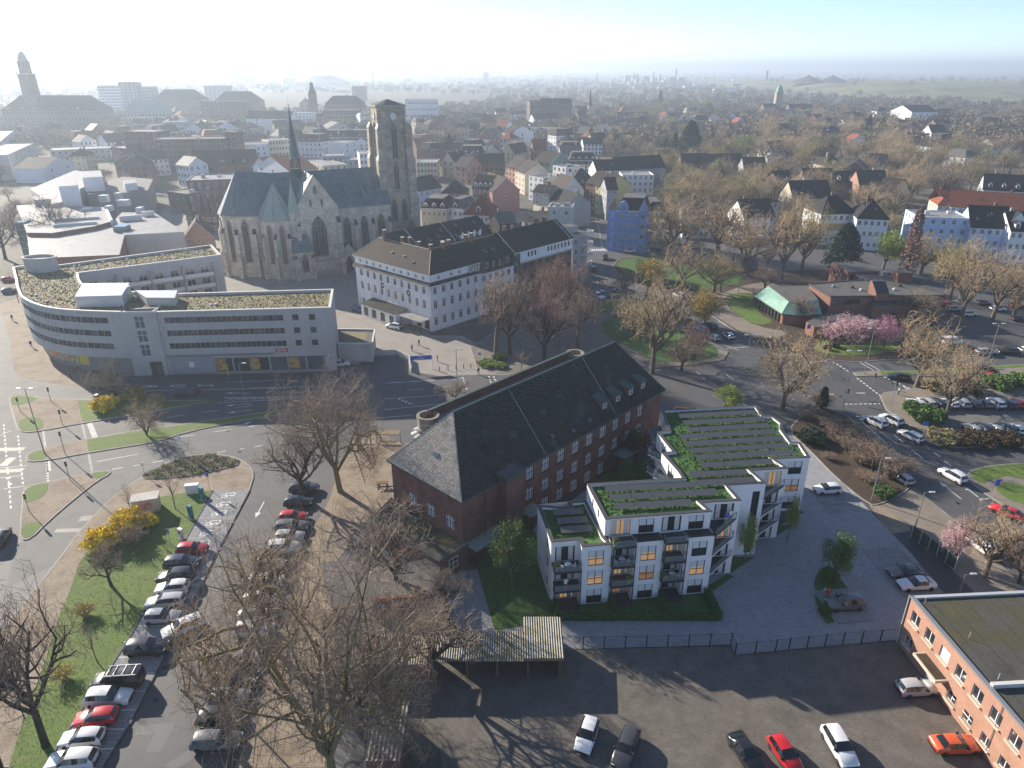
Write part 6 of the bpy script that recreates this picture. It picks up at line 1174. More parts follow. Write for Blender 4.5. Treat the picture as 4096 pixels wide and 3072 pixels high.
(cTR,770,605,985,602,8,11,4.4,'g','w','k',5,2,'black-roofed house with white gable among the distant trees',1),
(cTR,1212,606,1328,604,8,10,3.6,'g','d','k',3,2,'dark roof left of the dormered house in the distance'),
(cTR,1338,614,1540,622,8,10,4,'g','d','k',4,2,'dormered black-roofed house in the distant wood',2),
(cTR,1540,645,1662,642,8,10,4,'x','u','k',2,2,'pale blue gable house in the distant wood'),
(cTR,1308,500,1518,498,16,30,5,'g','w','k',4,3,'large dark-clad industrial hall in the distance',0,0),
(cTR,1965,760,2128,752,9,10,3,'g','w','k',5,3,'white house with many windows half hidden by trees at right'),
(cTR,320,470,510,470,12,12,4,'g','d','k',6,3,'dark-roofed block beside the green-topped tower'),
(cT1,1500,1452,1892,1440,13,16,0,'f','d','l',6,3,'dark brick office with white roof terrace left of the church choir'),
(cT1,1345,1540,1500,1560,9,14,0,'f','d','f',3,2,'lower wing of the dark brick office'),
(cT1,980,1056,1240,1060,22,14,0,'f','d','l',5,7,'brown brick stair tower end of the slab with balconies'),
(cT1,1236,1122,1560,1118,19,14,0,'f','d','f',10,6,'brown slab of flats with rows of balconies, left half'),
(cT1,1562,1118,1800,1114,19,14,0,'f','d','f',7,6,'brown slab of flats with rows of balconies, right half'),
(cT1,1800,1062,1890,1062,22,12,0,'f','b','f',2,7,'brown stair tower at the right end of the slab'),
(cT1,890,1180,1010,1195,12,12,0,'f','d','l',4,4,'small brick block with pale roof left of the brown slab'),
(cT1,400,1210,890,1190,8,16,0,'f','g','l',10,2,'long low grey building behind the mall'),
(cT1,345,1355,600,1300,8,14,3.6,'x','w','b',2,2,'white gable hall with brown roof behind the mall'),
(cT1,60,1245,275,1150,14,14,0,'f','s','l',6,5,'pale flats with dark windows at the left edge'),
(cT1,-60,1190,110,1050,14,14,0,'f','s','l',5,5,'farther pale flats cut by the left edge'),
(cT1,1530,1330,2050,1320,9,14,6,'g','b','b',8,2,'broad brown tiled roof behind the church choir',3),
(cT1,2060,1330,2330,1380,10,14,5,'x','w','r',3,3,'white gable with red-brown roof behind the ridge spire'),
(cRW,1478,300,1705,285,7,10,4.2,'x','o','b',3,2,'orange brick gable house with white windows beside the choir'),
(cT1,1305,1010,1480,1012,13,12,2.5,'m','c','l',8,3,'pale arcade house in the hazy old town',0),
(cT1,1490,1040,1640,1046,11,12,4,'x','w','b',3,3,'pale gable behind the brown slab, left one'),(cT1,1740,1030,1930,1040,11,12,4.5,'x','w','b',3,3,'pale gable behind the brown slab, right one'),(cT1,1650,1010,1740,1012,13,10,2,'m','c','f',3,4,'cream house between the two pale gables'),
(cT1,1900,1165,2140,1160,11,16,0,'f','w','f',4,3,'white shop hall with red fascia behind the choir'),
(cT2,0,1185,130,1172,10,14,0,'f','w','f',3,3,'white flat shop right beside the white shop hall'),
(cT1,1975,950,2330,955,16,14,5,'g','w','b',2,5,'tall blank white firewall house with brown mansard'),
(cT2,216,905,500,908,17,13,0,'f','w','l',10,6,'white slab of flats with balconies behind the ridge spire'),
(cT2,505,945,582,945,12,11,3,'m','b','b',3,4,'red brick house beside the white slab of flats'),(cT2,585,925,880,926,13,12,4,'m','b','b',9,4,'long brick terrace with mansard roof left of the tower'),(cT2,884,935,985,932,13,12,2,'m','w','f',3,4,'white house right of the long brick terrace'),
(cT2,592,1050,836,1040,10,18,5,'x','c','f',3,2,'cream pediment gable hall left of the tower'),
(cT2,400,1140,572,1144,11,12,4.2,'m','w','b',5,3,'white house with brown mansard and dormers behind the spire',3),(cT2,600,1105,800,1105,12,11,4,'m','b','b',6,4,'brown mansard terrace below the pediment hall',2),(cT2,800,1105,960,1105,12,11,4,'m','b','b',4,4,'brown brick terrace touching the church tower',1),
(cT2,580,1255,750,1252,13,12,0,'f','g','l',4,3,'grey office with mobile masts on its white roof'),(cT2,418,1290,585,1335,11,12,0,'f','c','l',7,3,'cream flat office right of the ridge spire'),(cT2,750,1150,868,1135,12,12,0,'f','w','l',2,3,'white boxy rear building below the brick terrace'),
(cT2,150,1130,320,1120,12,12,0,'f','c','l',7,3,'cream street front left of the ridge spire'),(cT2,880,1235,972,1232,11,12,0,'f','w','l',3,3,'white boxy house left of the church tower shaft'),(cT2,745,1290,870,1285,11,12,0,'f','g','l',3,3,'low grey rooftop block between spire and tower'),
(cT2,20,1335,150,1345,9,12,4,'x','w','r',2,2,'white gable with reddish roof at the choir roof edge'),
]: house(*a_)
HL = {o['label']: o for o in COL.objects if 'label' in o}
q = MB(); pts = [(6.3 + 2.2 * math.cos(t * .3927),-.05,9.2 + 2.2 * math.sin(t * .3927)) for t in range(17)]; q.path(pts,.12,'render_grey',4); q.build('painted_circle',HL['white gable house with a painted circle'])
q = MB(); q.box(-3.4,3.4,-.5,.1,0,11.4,'render_paleblue'); q.poly([(-3.6,-.5,11.4),(3.6,-.5,11.4),(2.2,-.5,13.4),(0,-.5,16.2),(-2.2,-.5,13.4)],'render_white').poly([(-3.6,-.5,11.4),(-2.2,-.5,13.4),(0,-.5,16.2),(0,5,16.2),(-3.6,5,11.4)][::-1],'tile_dark').poly([(0,-.5,16.2),(2.2,-.5,13.4),(3.6,-.5,11.4),(3.6,5,11.4),(0,5,16.2)][::-1],'tile_dark'); o = q.build('front_gable',HL['pale blue old house with black roof and white gable'],loc=(13.5,0,0))
for x in (-1.6,1.6):
 for z in (1.2,4.9,8.5,11.8): link('window',win_mesh(1.3,1.9,'cross',dep=.05,t=.13),o,(x * (.75 if z > 11 else 1),-.56,z),0)
o = HL['white house with ochre lower front and black roof behind the cedar']; MB().box(.02,21,-.12,-.02,5.2,7.7,'render_ochre').build('ochre_band',o); MB().box(-.12,-.02,0,8,0.2,7.7,'render_ochre').build('ochre_band',o)
ml = thing('shopping_mall','low shopping mall with stepped white roofs behind the curved building','building',(0,0))
def blk(c,pts,z,m,mt,nm='block',z0=0):
 return MB().prism([G(*c(*p),z) for p in pts],z0,z,m,mt).build(nm,ml)
blk(cRW,[(130,45),(330,30),(860,60),(900,170),(760,210),(420,265),(215,262)],11.5,'brick_brown','roof_felt_light'); blk(cRW,[(1005,280),(1480,255),(1240,100),(980,100),(900,180)],10.5,'concrete','roof_felt_light'); blk(cRW,[(215,262),(420,270),(760,222),(940,215),(1000,285),(960,440),(240,470)],10.2,'brick_brown','roof_felt_light')
blk(cT1,[(240,1520),(600,1370),(820,1400),(820,1440),(640,1520),(650,1590),(420,1640)],13,'concrete','roof_felt_light'); blk(cT1,[(640,1520),(990,1420),(1230,1440),(1190,1530),(900,1560),(700,1560)],11,'concrete_dark','roof_felt'); blk(cT1,[(460,1430),(610,1420),(625,1490),(470,1500)],19,'render_white','roof_felt_light','lift_tower'); blk(cT1,[(645,1380),(810,1370),(825,1420),(660,1430)],17,'render_white','roof_felt_light','lift_tower'); blk(cT1,[(985,1450),(1090,1440),(1100,1470),(1000,1480)],14,'render_white','roof_felt_light','lift_tower'); blk(cT1,[(260,1580),(380,1575),(390,1600),(270,1610)],14,'concrete','roof_felt_light','stair_drum')
for (x,y,w,h) in ((840,1610,3,2.0),(960,1600,2,2.5),(1000,1640,4,1.6),(700,1700,3,1.2),(1130,1700,2,1.5),(880,1680,2,1.2)): p = G(*cT1(x,y),11.2); MB().box(-w / 2,w / 2,-1.5,1.5,10.5,11.2 + h,'metal_light').build('plant_unit',ml,loc=(*p,0))
for (xa,ya,xb,yb) in ((960,150,1140,135),(1140,110,1240,105),(860,90,900,180),(450,170,800,150),(450,215,780,190),(330,40,440,220)): MB().obox(G(*cRW(xa,ya),11.5),G(*cRW(xb,yb),11.5),.9,10.2,12.3,'metal_light').build('roof_duct',ml)
for (xa,xb,yt) in ((905,1000,215),(115,190,180)):
 a_,b_ = G(*cRW(xa,yt),12),G(*cRW(xb,yt),12); gt = MB().prism([a_,b_,(b_[0],b_[1] + 4),(a_[0],a_[1] + 4)],0,12,'glass_green').build('glass_stair',ml)
 for k in range(6): z = 1 + k * 2.1; MB().obox((a_[0],a_[1] - .05),(b_[0],b_[1] - .05),.12,z,z + .14,'metal_light').build('glazing_bar',gt)
for (xa,ya,xb,yb,z) in ((225,360,935,310,4.5),(225,365,500,385,6.4)): MB().obox(G(*cRW(xa,ya),z),G(*cRW(xb,yb),z),.6,z,z + .5,'render_white').build('fascia',ml)
for x in (1362,1395): lancet(ml,G(*cRW(x,372),3.6),R(-3),1.5,5.0,3.6,n=1,trac=False)
for k,(x,y) in enumerate(((1520,130),(1625,130),(1672,130),(1720,130))): house(cRW,x - 22,y,x + 26,y - 3,6.5,9,5.5,'x','d','b',1,2,['steep narrow brick gable behind the choir, first from the mall','steep narrow brick gable behind the choir, second from the mall','steep narrow brick gable behind the choir, third from the mall','steep narrow brick gable behind the choir, nearest the church'][k],0,0,group='steep narrow gables',side=False)
for k,x in enumerate((570,725)):
 p = G(*cT2(x,1210),13); t = thing('mobile_mast',['left mobile phone mast on the grey office roof','right mobile phone mast on the grey office roof'][k],'mast',(*p,12.8)); MB().tube((0,0,0),(0,0,17 - 3 * k),.22,.12,'metal_grey',6).build('pole',t)
 for a_ in (0,2.1,4.2): MB().box(.3,.5,-.15,.15,13 - 3 * k,16 - 3 * k,'frame_white').build('antenna',t,rz=a_)
lc = thing('small_church','small church with slim pointed grey spire right of the white flats','church',G(*cTM(720,560),0)[:2],R(8)); d0 = lc.location.y; zt = ZAT(*cTM(735,300),d0); q = MB(); q.box(-2.6,2.6,-2.6,2.6,0,zt * .45,'stone_tower'); q.build('tower',lc); q = MB(); q.lathe([(3.4,zt * .43),(1.9,zt * .55),(0,zt)],'tile_dark',8); q.build('spire',lc)
q = MB(); q.box(-16,2,1,13,0,9,'brick_brown'); gable_roof(q,-16,2,1,13,9,16,'x','tile_brown',wm='brick_brown'); q.build('nave',lc)
# ================================================================ TREES AND SHRUBS
for n_,c_ in dict(bark=(.12,.096,.068),bark_moss=(.19,.165,.075),bark_dark=(.045,.036,.03),twig_tan=(.45,.335,.205),twig_brown=(.31,.238,.18),twig_olive=(.34,.285,.13),twig_red=(.29,.175,.14),twig_gold=(.43,.31,.12),
    leaf_orange=(.30,.165,.075),leaf_yellow=(.38,.27,.05),leaf_tan=(.36,.28,.17),leaf_pink=(.80,.52,.58),leaf_pink2=(.66,.34,.44),leaf_green=(.085,.165,.034),leaf_lime=(.22,.30,.06),leaf_dark=(.018,.042,.020),leaf_blue=(.035,.06,.05),leaf_brown=(.075,.05,.022),forsythia=(.88,.64,.02),leaf_red=(.12,.05,.03)).items():
 m_ = plain(n_,c_,.8,spec=.2)
 nt = m_.node_tree; b_ = nt.nodes['Principled BSDF']; oi = nt.nodes.new('ShaderNodeNewGeometry'); mr = nt.nodes.new('ShaderNodeMapRange'); mr.inputs[3].default_value = .62; mr.inputs[4].default_value = 1.38
 nt.links.new(oi.outputs['Random Per Island'],mr.inputs[0]); vm = nt.nodes.new('ShaderNodeVectorMath'); vm.operation = 'SCALE'; vm.inputs[0].default_value = c_
 nt.links.new(mr.outputs[0],vm.inputs['Scale']); nt.links.new(vm.outputs[0],b_.inputs['Base Color'])
def tubes_np(S,n=3):
 S = np.asarray(S,dtype=float); P0,P1,r0,r1 = S[:,0:3],S[:,3:6],S[:,6],S[:,7]
 d = P1 - P0; d /= np.linalg.norm(d,axis=1,keepdims=True) + 1e-9
 h = np.where(np.abs(d[:,2:3]) < .9,np.array([[0,0,1.]]),np.array([[1.,0,0]])); a = np.cross(d,h); a /= np.linalg.norm(a,axis=1,keepdims=True) + 1e-9; b = np.cross(d,a)
 k = len(S); V = np.zeros((k,2,n,3))
 for q in range(n):
  t = 2 * math.pi * q / n; o = a * math.cos(t) + b * math.sin(t); V[:,0,q] = P0 + o * r0[:,None]; V[:,1,q] = P1 + o * r1[:,None]
 base = (np.arange(k) * 2 * n)[:,None]; F = np.concatenate([np.stack([base[:,0] + q,base[:,0] + (q + 1) % n,base[:,0] + n + (q + 1) % n,base[:,0] + n + q],1) for q in range(n)])
 return V.reshape(-1,3),F
def cards_np(P,size,g,tri=False,flat=0.0):
 n = len(P); a = g.normal(size=(n,3)); a[:,2] *= (1 - flat); a /= np.linalg.norm(a,axis=1,keepdims=True); b = np.cross(a,g.normal(size=(n,3))); b /= np.linalg.norm(b,axis=1,keepdims=True) + 1e-9
 s = (size * g.uniform(.6,1.4,n))[:,None]; V = np.stack([P - a * s,P - b * s * .55,P + a * s,P + b * s * .55],1)
 return V.reshape(-1,3),np.arange(n * 4).reshape(-1,4)
def skeleton(seed,H=10.0,Rr=5.0,fork=.28,nl=(7,6,5,5),up=.35,r0=.30,spread=.85,wig=.25,twig=.013,droop=0.0):
 g = random.Random(seed); thick = []; thin = []; tips = []
 c0 = Vector((0,0,H * (fork + (1 - fork) * .45)))
 def keep(p):   # pull into the crown's egg
  q = Vector((p.x / Rr,p.y / Rr,(p.z - c0.z) / (H * (1 - fork) * .58)))
  return q.length
 def grow(p,d,L,r,lv):
  n = 3 if lv < 3 else 2; pts = [p]
  for i in range(n):
   d = (d + Vector((g.gauss(0,wig),g.gauss(0,wig),g.gauss(0,wig) + (up if lv < 3 else up * .4 - droop) * .35))).normalized(); q = pts[-1] + d * (L / n)
   if keep(q) > 1.08 and lv > 0: d = (d - Vector((q.x,q.y,q.z - c0.z)).normalized() * .9).normalized(); q = pts[-1] + d * (L / n) * .5
   ra,rb = r * (1 - .5 * i / n),r * (1 - .5 * (i + 1) / n); (thick if ra > .045 else thin).append((*pts[-1],*q,max(ra,twig),max(rb,twig * .8))); pts.append(q)
  if lv >= len(nl): tips.append(tuple(pts[-1])); tips.append(tuple((pts[-1] + pts[-2]) / 2)); return
  m = nl[lv]
  for k in range(m):
   t = .30 + .70 * (k + g.random()) / m; i = min(n - 1,int(t * n)); q = pts[i].lerp(pts[i + 1],t * n - i)
   ax = d.cross(Vector((g.gauss(0,1),g.gauss(0,1),g.gauss(0,1)))); ax = ax.normalized() if ax.length > 1e-3 else Vector((1,0,0))
   nd = (d * (1 - spread * .62) + ax * spread + Vector((0,0,up * .3))).normalized(); grow(q,nd,L * g.uniform(.50,.72),r * .43,lv + 1)
 fz = H * fork; p = Vector((0,0,-.15)); lean = Vector((g.gauss(0,.04),g.gauss(0,.04),1)).normalized(); q = p + lean * fz
 thick.append((*p,*(p + lean * fz * .12),r0 * 1.45,r0 * 1.08)); thick.append((*(p + lean * fz * .12),*q,r0 * 1.08,r0 * .85)); m = nl[0]
 for k in range(m):
  t = 2 * math.pi * (k + g.uniform(-.3,.3)) / m; inc = g.uniform(.35,1.0) * spread; z = fz * g.uniform(.8,1.05) if k else fz
  d = Vector((math.cos(t) * inc,math.sin(t) * inc,1.0 if k else 1.4)).normalized(); L = (H - fz) * .55 * g.uniform(.85,1.1) * (.85 + .35 * inc * Rr / max(1,(H - fz) * .5))
  grow(p + lean * z,d,min(L,(H - fz) * .75),r0 * .55,1)
 return thick,thin,tips
PROTO = {}
def proto(key,seed,leaf=0,lsize=.1,**k):
 th,tn,tips = skeleton(seed,**k); V,F = tubes_np(th,6); tm = np_mesh('trunk',V,F,['bark'],smooth=True)
 V,F = tubes_np(tn,3); mi = np.zeros(len(F),int)
 if leaf:
  g = np.random.default_rng(seed); T = np.array(tips); P = T[g.integers(0,len(T),leaf)] + g.normal(size=(leaf,3)) * lsize * 2.2; v2,f2 = cards_np(P,lsize,g); F = np.concatenate([F,f2 + len(V)]); V = np.concatenate([V,v2]); mi = np.concatenate([mi,np.ones(len(f2),int)])
 PROTO[key] = (tm,np_mesh('crown',V,F,['twig_brown','leaf_tan'] if leaf else ['twig_brown'],mi),k.get('H',10.),k.get('Rr',5.)); return PROTO[key]
proto('bare1',1,nl=(7,6,5,5),H=10,Rr=5); proto('bare2',2,nl=(6,6,6,4),H=10,Rr=4.6,up=.5,fork=.25); proto('bare3',3,nl=(8,6,5,4),H=10,Rr=5.4,up=.2,fork=.22,spread=1.0)
proto('plane',8,nl=(7,6,5,5,4),H=14,Rr=8,up=.25,fork=.20,spread=1.0,wig=.22,r0=.36,twig=.008); proto('plane2',12,nl=(7,6,5,5,4),H=14,Rr=7.5,up=.3,fork=.16,spread=.95,wig=.24,r0=.34,twig=.008)
proto('bud',5,2600,.085,nl=(7,6,5,4),H=10,Rr=5.2,fork=.2); proto('leafy',6,7000,.17,nl=(6,5,5,4),H=10,Rr=4.4,fork=.24,up=.5); proto('blossom',7,6500,.13,nl=(7,6,5,4),H=10,Rr=6.5,fork=.15,up=.25,spread=1.0)
proto('sparse',9,nl=(6,4,3),H=10,Rr=4.0,fork=.3,up=.6,r0=.12,twig=.02); proto('spreading',10,nl=(7,6,5,4),H=6,Rr=5.0,fork=.08,up=.1,spread=1.1,r0=.2)
proto('lean',11,900,.10,nl=(6,5,5,4),H=10,Rr=4.6,fork=.3,up=.45)
def conifer(key,seed,H=10.,Rr=3.,n=5200,narrow=1.0,size=.24):
 g = np.random.default_rng(seed); t = g.uniform(0.04,1,n) ** .75; a = g.uniform(0,6.283,n); lob = 1 + .22 * np.sin(a * 5 + t * 22); r = Rr * (1 - t) ** (.85 * narrow) * np.sqrt(g.uniform(.25,1,n)) * lob * np.where(t < .1,.6 + t * 4,1)
 P = np.c_[r * np.cos(a),r * np.sin(a),t * H - .10 * r]; V,F = cards_np(P,size,g,flat=.3); tm = MB().tube((0,0,-.1),(0,0,H * .9),.25,.04,'bark_dark',6).mesh('trunk'); PROTO[key] = (tm,np_mesh('crown',V,F,['leaf_dark']),H,Rr)
conifer('conifer',3); conifer('cypress',4,Rr=1.3,n=2600,narrow=.5,size=.16); conifer('cedar',5,Rr=4.2,n=6500,narrow=.6,size=.26)
def bush(key,seed,n=2600,size=.10,stems=24,m='leaf_green'):
 g = np.random.default_rng(seed); q = random.Random(seed); S = []
 for k in range(stems):
  t = q.uniform(0,6.283); e = Vector((math.cos(t),math.sin(t),0)) * q.uniform(.2,.85) + Vector((0,0,q.uniform(.55,.95))); a_ = Vector((math.cos(t) * .1,math.sin(t) * .1,0)); mid = a_.lerp(e,.5) + Vector((0,0,.12)); S += [(*a_,*mid,.022,.014),(*mid,*e,.014,.006)]
  for _ in range(9): f_ = mid.lerp(e,q.random()); S.append((*f_,*(f_ + Vector((q.gauss(0,.16),q.gauss(0,.16),q.gauss(.08,.12)))),.008,.004))
 V,F = tubes_np(S,3); mi = np.zeros(len(F),int)
 if n:
  a = g.normal(size=(n,3)); a /= np.linalg.norm(a,axis=1,keepdims=True); a *= (g.uniform(.15,1,(n,1)) ** .45) * (1 + .18 * np.sin(a[:,:1] * 9) + .15 * np.sin(a[:,1:2] * 8)); P = a * np.array([[.95,.95,.50]]) + np.array([[0,0,.50]]); P[:,2] = np.abs(P[:,2]); v2,f2 = cards_np(P,size,g); F = np.concatenate([F,f2 + len(V)]); V = np.concatenate([V,v2]); mi = np.concatenate([mi,np.ones(len(f2),int)])
 PROTO[key] = (None,np_mesh('foliage',V,F,['twig_brown',m],mi),1.0,1.0)
bush('bush',1); bush('barebush',2,0,stems=70); bush('densebush',3,3600,.085)
KIND = dict(tan=(('bare1','bare2','bare3'),'bark','twig_tan',None),brown=(('bare1','bare2','bare3'),'bark_dark','twig_brown',None),olive=(('bare3','bare1'),'bark','twig_olive',None),red=(('bare2','bare1'),'bark_dark','twig_red',None),gold=(('bare2',),'bark','twig_gold',None),plane=(('plane',),'bark_moss','twig_brown',None),plane2=(('plane2',),'bark_moss','twig_brown',None),planetan=(('plane2','plane'),'bark','twig_tan',None),
   bud=(('bud',),'bark','twig_tan','leaf_tan'),orange=(('bud','lean'),'bark_dark','twig_red','leaf_orange'),few=(('lean',),'bark','twig_brown','leaf_orange'),yellow=(('leafy',),'bark','twig_olive','leaf_yellow'),willow=(('leafy','bud'),'bark','twig_gold','leaf_lime'),willowgold=(('bud',),'bark','twig_gold','leaf_yellow'),pink=(('blossom',),'bark_dark','twig_red','leaf_pink'),pink2=(('blossom',),'bark_dark','twig_red','leaf_pink2'),green=(('leafy',),'bark','twig_brown','leaf_green'),lime=(('leafy',),'bark','twig_brown','leaf_lime'),darkred=(('leafy',),'bark_dark','twig_brown','leaf_brown'),
   conifer=(('conifer',),'bark_dark','leaf_dark',None),cedar=(('cedar',),'bark_dark','leaf_blue',None),cypress=(('cypress',),'bark_dark','leaf_dark',None),sapling=(('sparse',),'bark','twig_brown',None),spreading=(('spreading',),'bark_dark','twig_tan',None),reddish=(('cypress',),'bark_dark','twig_red',None))
TRND = random.Random(77)
def set_mats(o,names):
 for i,n_ in enumerate(names):
  if n_ and i < len(o.material_slots): o.material_slots[i].link = 'OBJECT'; o.material_slots[i].material = M[n_]
def put_tree(kind,p,h,r,label,group=None,name=None,rz=None,z=0.0):
 ks,bk,tw_,lf = KIND[kind]; tm,cm,H,Rr = PROTO[TRND.choice(ks)]
 nm = name or {'conifer': 'conifer','cedar': 'cedar_tree','cypress': 'cypress_tree','pink': 'cherry_tree','pink2': 'cherry_tree','sapling': 'young_tree','plane': 'plane_tree','plane2': 'plane_tree','planetan': 'plane_tree'}.get(kind,'tree')
 t = thing(nm,label,'tree',(p[0],p[1],z),TRND.uniform(0,6.28) if rz is None else rz,group); t.scale = (r / Rr,r / Rr,h / H)
 o = link('trunk',tm,t); set_mats(o,[bk]); o = link('crown',cm,t); set_mats(o,[tw_,lf]); return t
def tree(kind,x,yb,yt,hw,label,group=None,**k):
 s = 4096 / 2212; p = G(x * s,yb * s); h = ZAT(x * s,yt * s,p[1]); d = math.hypot(p[1],CAM_H - h / 2); return put_tree(kind,p,max(2.0,h * 1.06),hw * s * d / FPX * (1.18 if kind in ('tan','brown','olive','red','few','bud','orange','yellow','willow','willowgold') else 1.0),label,group,**k)
def shrub(key,c,x,y,w,h,label,leaf=None,twig=None,group=None,z=.14,cat='shrub'):
 p = G(*c(x,y)); o = link('shrub',PROTO[key][1],None,(p[0],p[1],z),TRND.uniform(0,6.28),(w,w * TRND.uniform(.8,1.1),h)); set_mats(o,[twig,leaf]); tag(o,label,cat,group); return o
for a_ in [
 ('plane',735,1062,792,138,'big bare plane tree left of the school, crown over the road'),('brown',655,1078,925,78,'smaller bare tree left of the big plane tree by the parked cars'),
 ('plane2',722,1700,1120,235,'huge bare plane tree with mossy limbs in the middle of the lower edge'),('plane2',862,1640,1250,150,'wide bare plane tree behind the narrow shed in the lower middle'),
 ('tan',590,1405,1110,95,'bare tree over the right row of parked cars, upper one'),('tan',500,1620,1320,95,'bare tree over the right row of parked cars near the lower edge'),
 ('brown',99,1612,1262,105,'bare tree with dark forked trunk on the grass at lower left'),('brown',12,1700,1310,95,'bare tree cut by the left edge at the bottom corner'),
 ('brown',862,1292,1095,80,'dense twiggy tree in front of the low school annex'),('brown',955,1330,1235,55,'low twiggy tree beside the paved path below the school annex'),('brown',930,1470,1300,95,'dark twiggy tree behind the corrugated garage'),
 ('few',1071,766,582,66,'bare tree with a few tan leaves nearest the hotel corner'),('brown',1101,766,598,58,'bare tree just right of the tan-leaved tree at the hotel corner'),('red',1172,790,622,62,'reddish bare tree by the playground slide'),('few',1247,748,620,48,'bare tree with brown leaves behind the playground'),('sapling',1126,808,748,24,'small bare tree beside the light green bush'),
 ('orange',1178,702,572,46,'tree with orange-brown leaves in front of the brown brick terrace house'),('orange',1222,690,558,48,'taller tree with orange-brown leaves near the balcony house'),('tan',1409,806,600,78,'tall bare tree with leaning trunk in the park behind the school ridge'),('olive',1365,726,640,72,'broad olive-tinted tree on the park lawn'),
 ('yellow',1397,640,566,30,'tree with yellowish top at the street bend below the blue house'),('few',1345,640,588,40,'tan tree left of the yellowish tree at the street bend'),('yellow',1523,708,632,34,'golden yellow leafy tree beside the four-lane road'),('red',1498,777,708,40,'reddish bare tree at the park corner by the junction'),('brown',1472,800,730,48,'bare tree at the park corner left of the reddish one'),
 ('tan',1475,627,530,50,'bare tree on the green opposite the blue house'),('olive',1540,634,552,60,'broad olive bare tree on the green, right of the other one'),('tan',1441,565,424,60,'tall bare tree right of the white neighbour of the blue house'),('brown',1483,540,428,55,'second tall bare tree right of the blue house'),('tan',1549,558,410,78,'largest bare tree in front of the hidden white villas'),('tan',1606,595,462,62,'bare tree with pale trunk left of the library path'),
 ('tan',1684,613,428,62,'tall bare tree with pale trunk standing left of the library'),('olive',1730,594,440,48,'bare tree with forked trunk by the path behind the library'),('cedar',1818,580,488,42,'dark blue-green cedar behind the library'),('willow',1907,582,505,32,'yellow-green willow left of the bigger one behind the library'),('willowgold',1989,594,503,48,'golden willow in front of the pale blue flats'),('willow',2053,645,520,50,'tan-green tree right of the golden willow'),
 ('tan',2075,702,518,62,'tall tan tree above the parked cars behind the library'),('tan',2142,692,545,62,'tan tree in the car park behind the library near the right edge'),('olive',2190,680,555,58,'olive tree at the right edge beside the rear car park'),('tan',1979,836,688,78,'wide bare tree with pale branches on the verge below the library'),('tan',2043,905,752,62,'bare tree with ivy at the corner of the right car park'),
 ('bud',1690,884,720,80,'bare tree full of cream buds right of the school'),('brown',1724,702,636,30,'bare tree in front of the green copper roof'),('brown',1979,702,626,42,'dark bare tree before the library right wing'),('pink',1826,745,684,50,'wide pale pink cherry tree at the junction'),('pink2',1908,752,687,30,'round deeper pink cherry tree right of the wide one'),('pink',2059,1211,1129,32,'small pink cherry tree behind the green board fence'),
 ('tan',2128,1246,1105,72,'bare tree with ivy on its trunk at the right edge by the fence'),('orange',2200,1260,1160,48,'orange-brown bush-like tree at the right edge above the office roof'),('green',1800,1256,1156,33,'round green tree on the kidney-shaped island of the paved yard'),('green',1106,1277,1143,48,'bright green tree on the lawn left of the white flats'),('darkred',1372,1003,934,26,'dark brownish leafy tree in the courtyard between school and flats'),('green',1352,1062,1000,19,'small dark green tree in the courtyard of the white flats'),('cypress',1135,1168,1116,8,'slim green cypress beside the school stair tower'),('lime',1566,895,838,32,'bright green tree behind the flat roof of the white flats'),
 ('lime',1606,1218,1118,18,'slender light green tree before the stair window of the flats'),('lime',1700,1168,1076,15,'slender light green tree beside the pillar of the flats'),('cypress',1775,884,838,13,'ivy-covered dark stump tree at the road edge right of the budding tree'),
 ('spreading',318,942,868,54,'low spreading bare tree on the grass median'),('spreading',245,850,775,62,'spreading bare tree in front of the curved building'),('sapling',379,1101,996,36,'thin young tree beside the teal charging posts'),('sapling',286,1114,1034,28,'thin young tree left of the graffiti hut'),('sapling',325,1157,1064,30,'thin young tree behind the yellow forsythia'),('brown',242,1268,1178,42,'bare pollard on the grass below the forsythia'),('sapling',210,1430,1335,36,'thin staked tree on the grass beside the black van'),('sapling',255,1345,1265,20,'thin young tree with wooden stakes beside the silver cars'),
 ('brown',140,545,425,55,'bare tree in front of the white-roofed mall'),('brown',12,560,450,45,'bare tree at the left edge below the mall'),('brown',985,868,828,42,'low bare tree behind the school parapet by the road'),
]: tree(*a_)
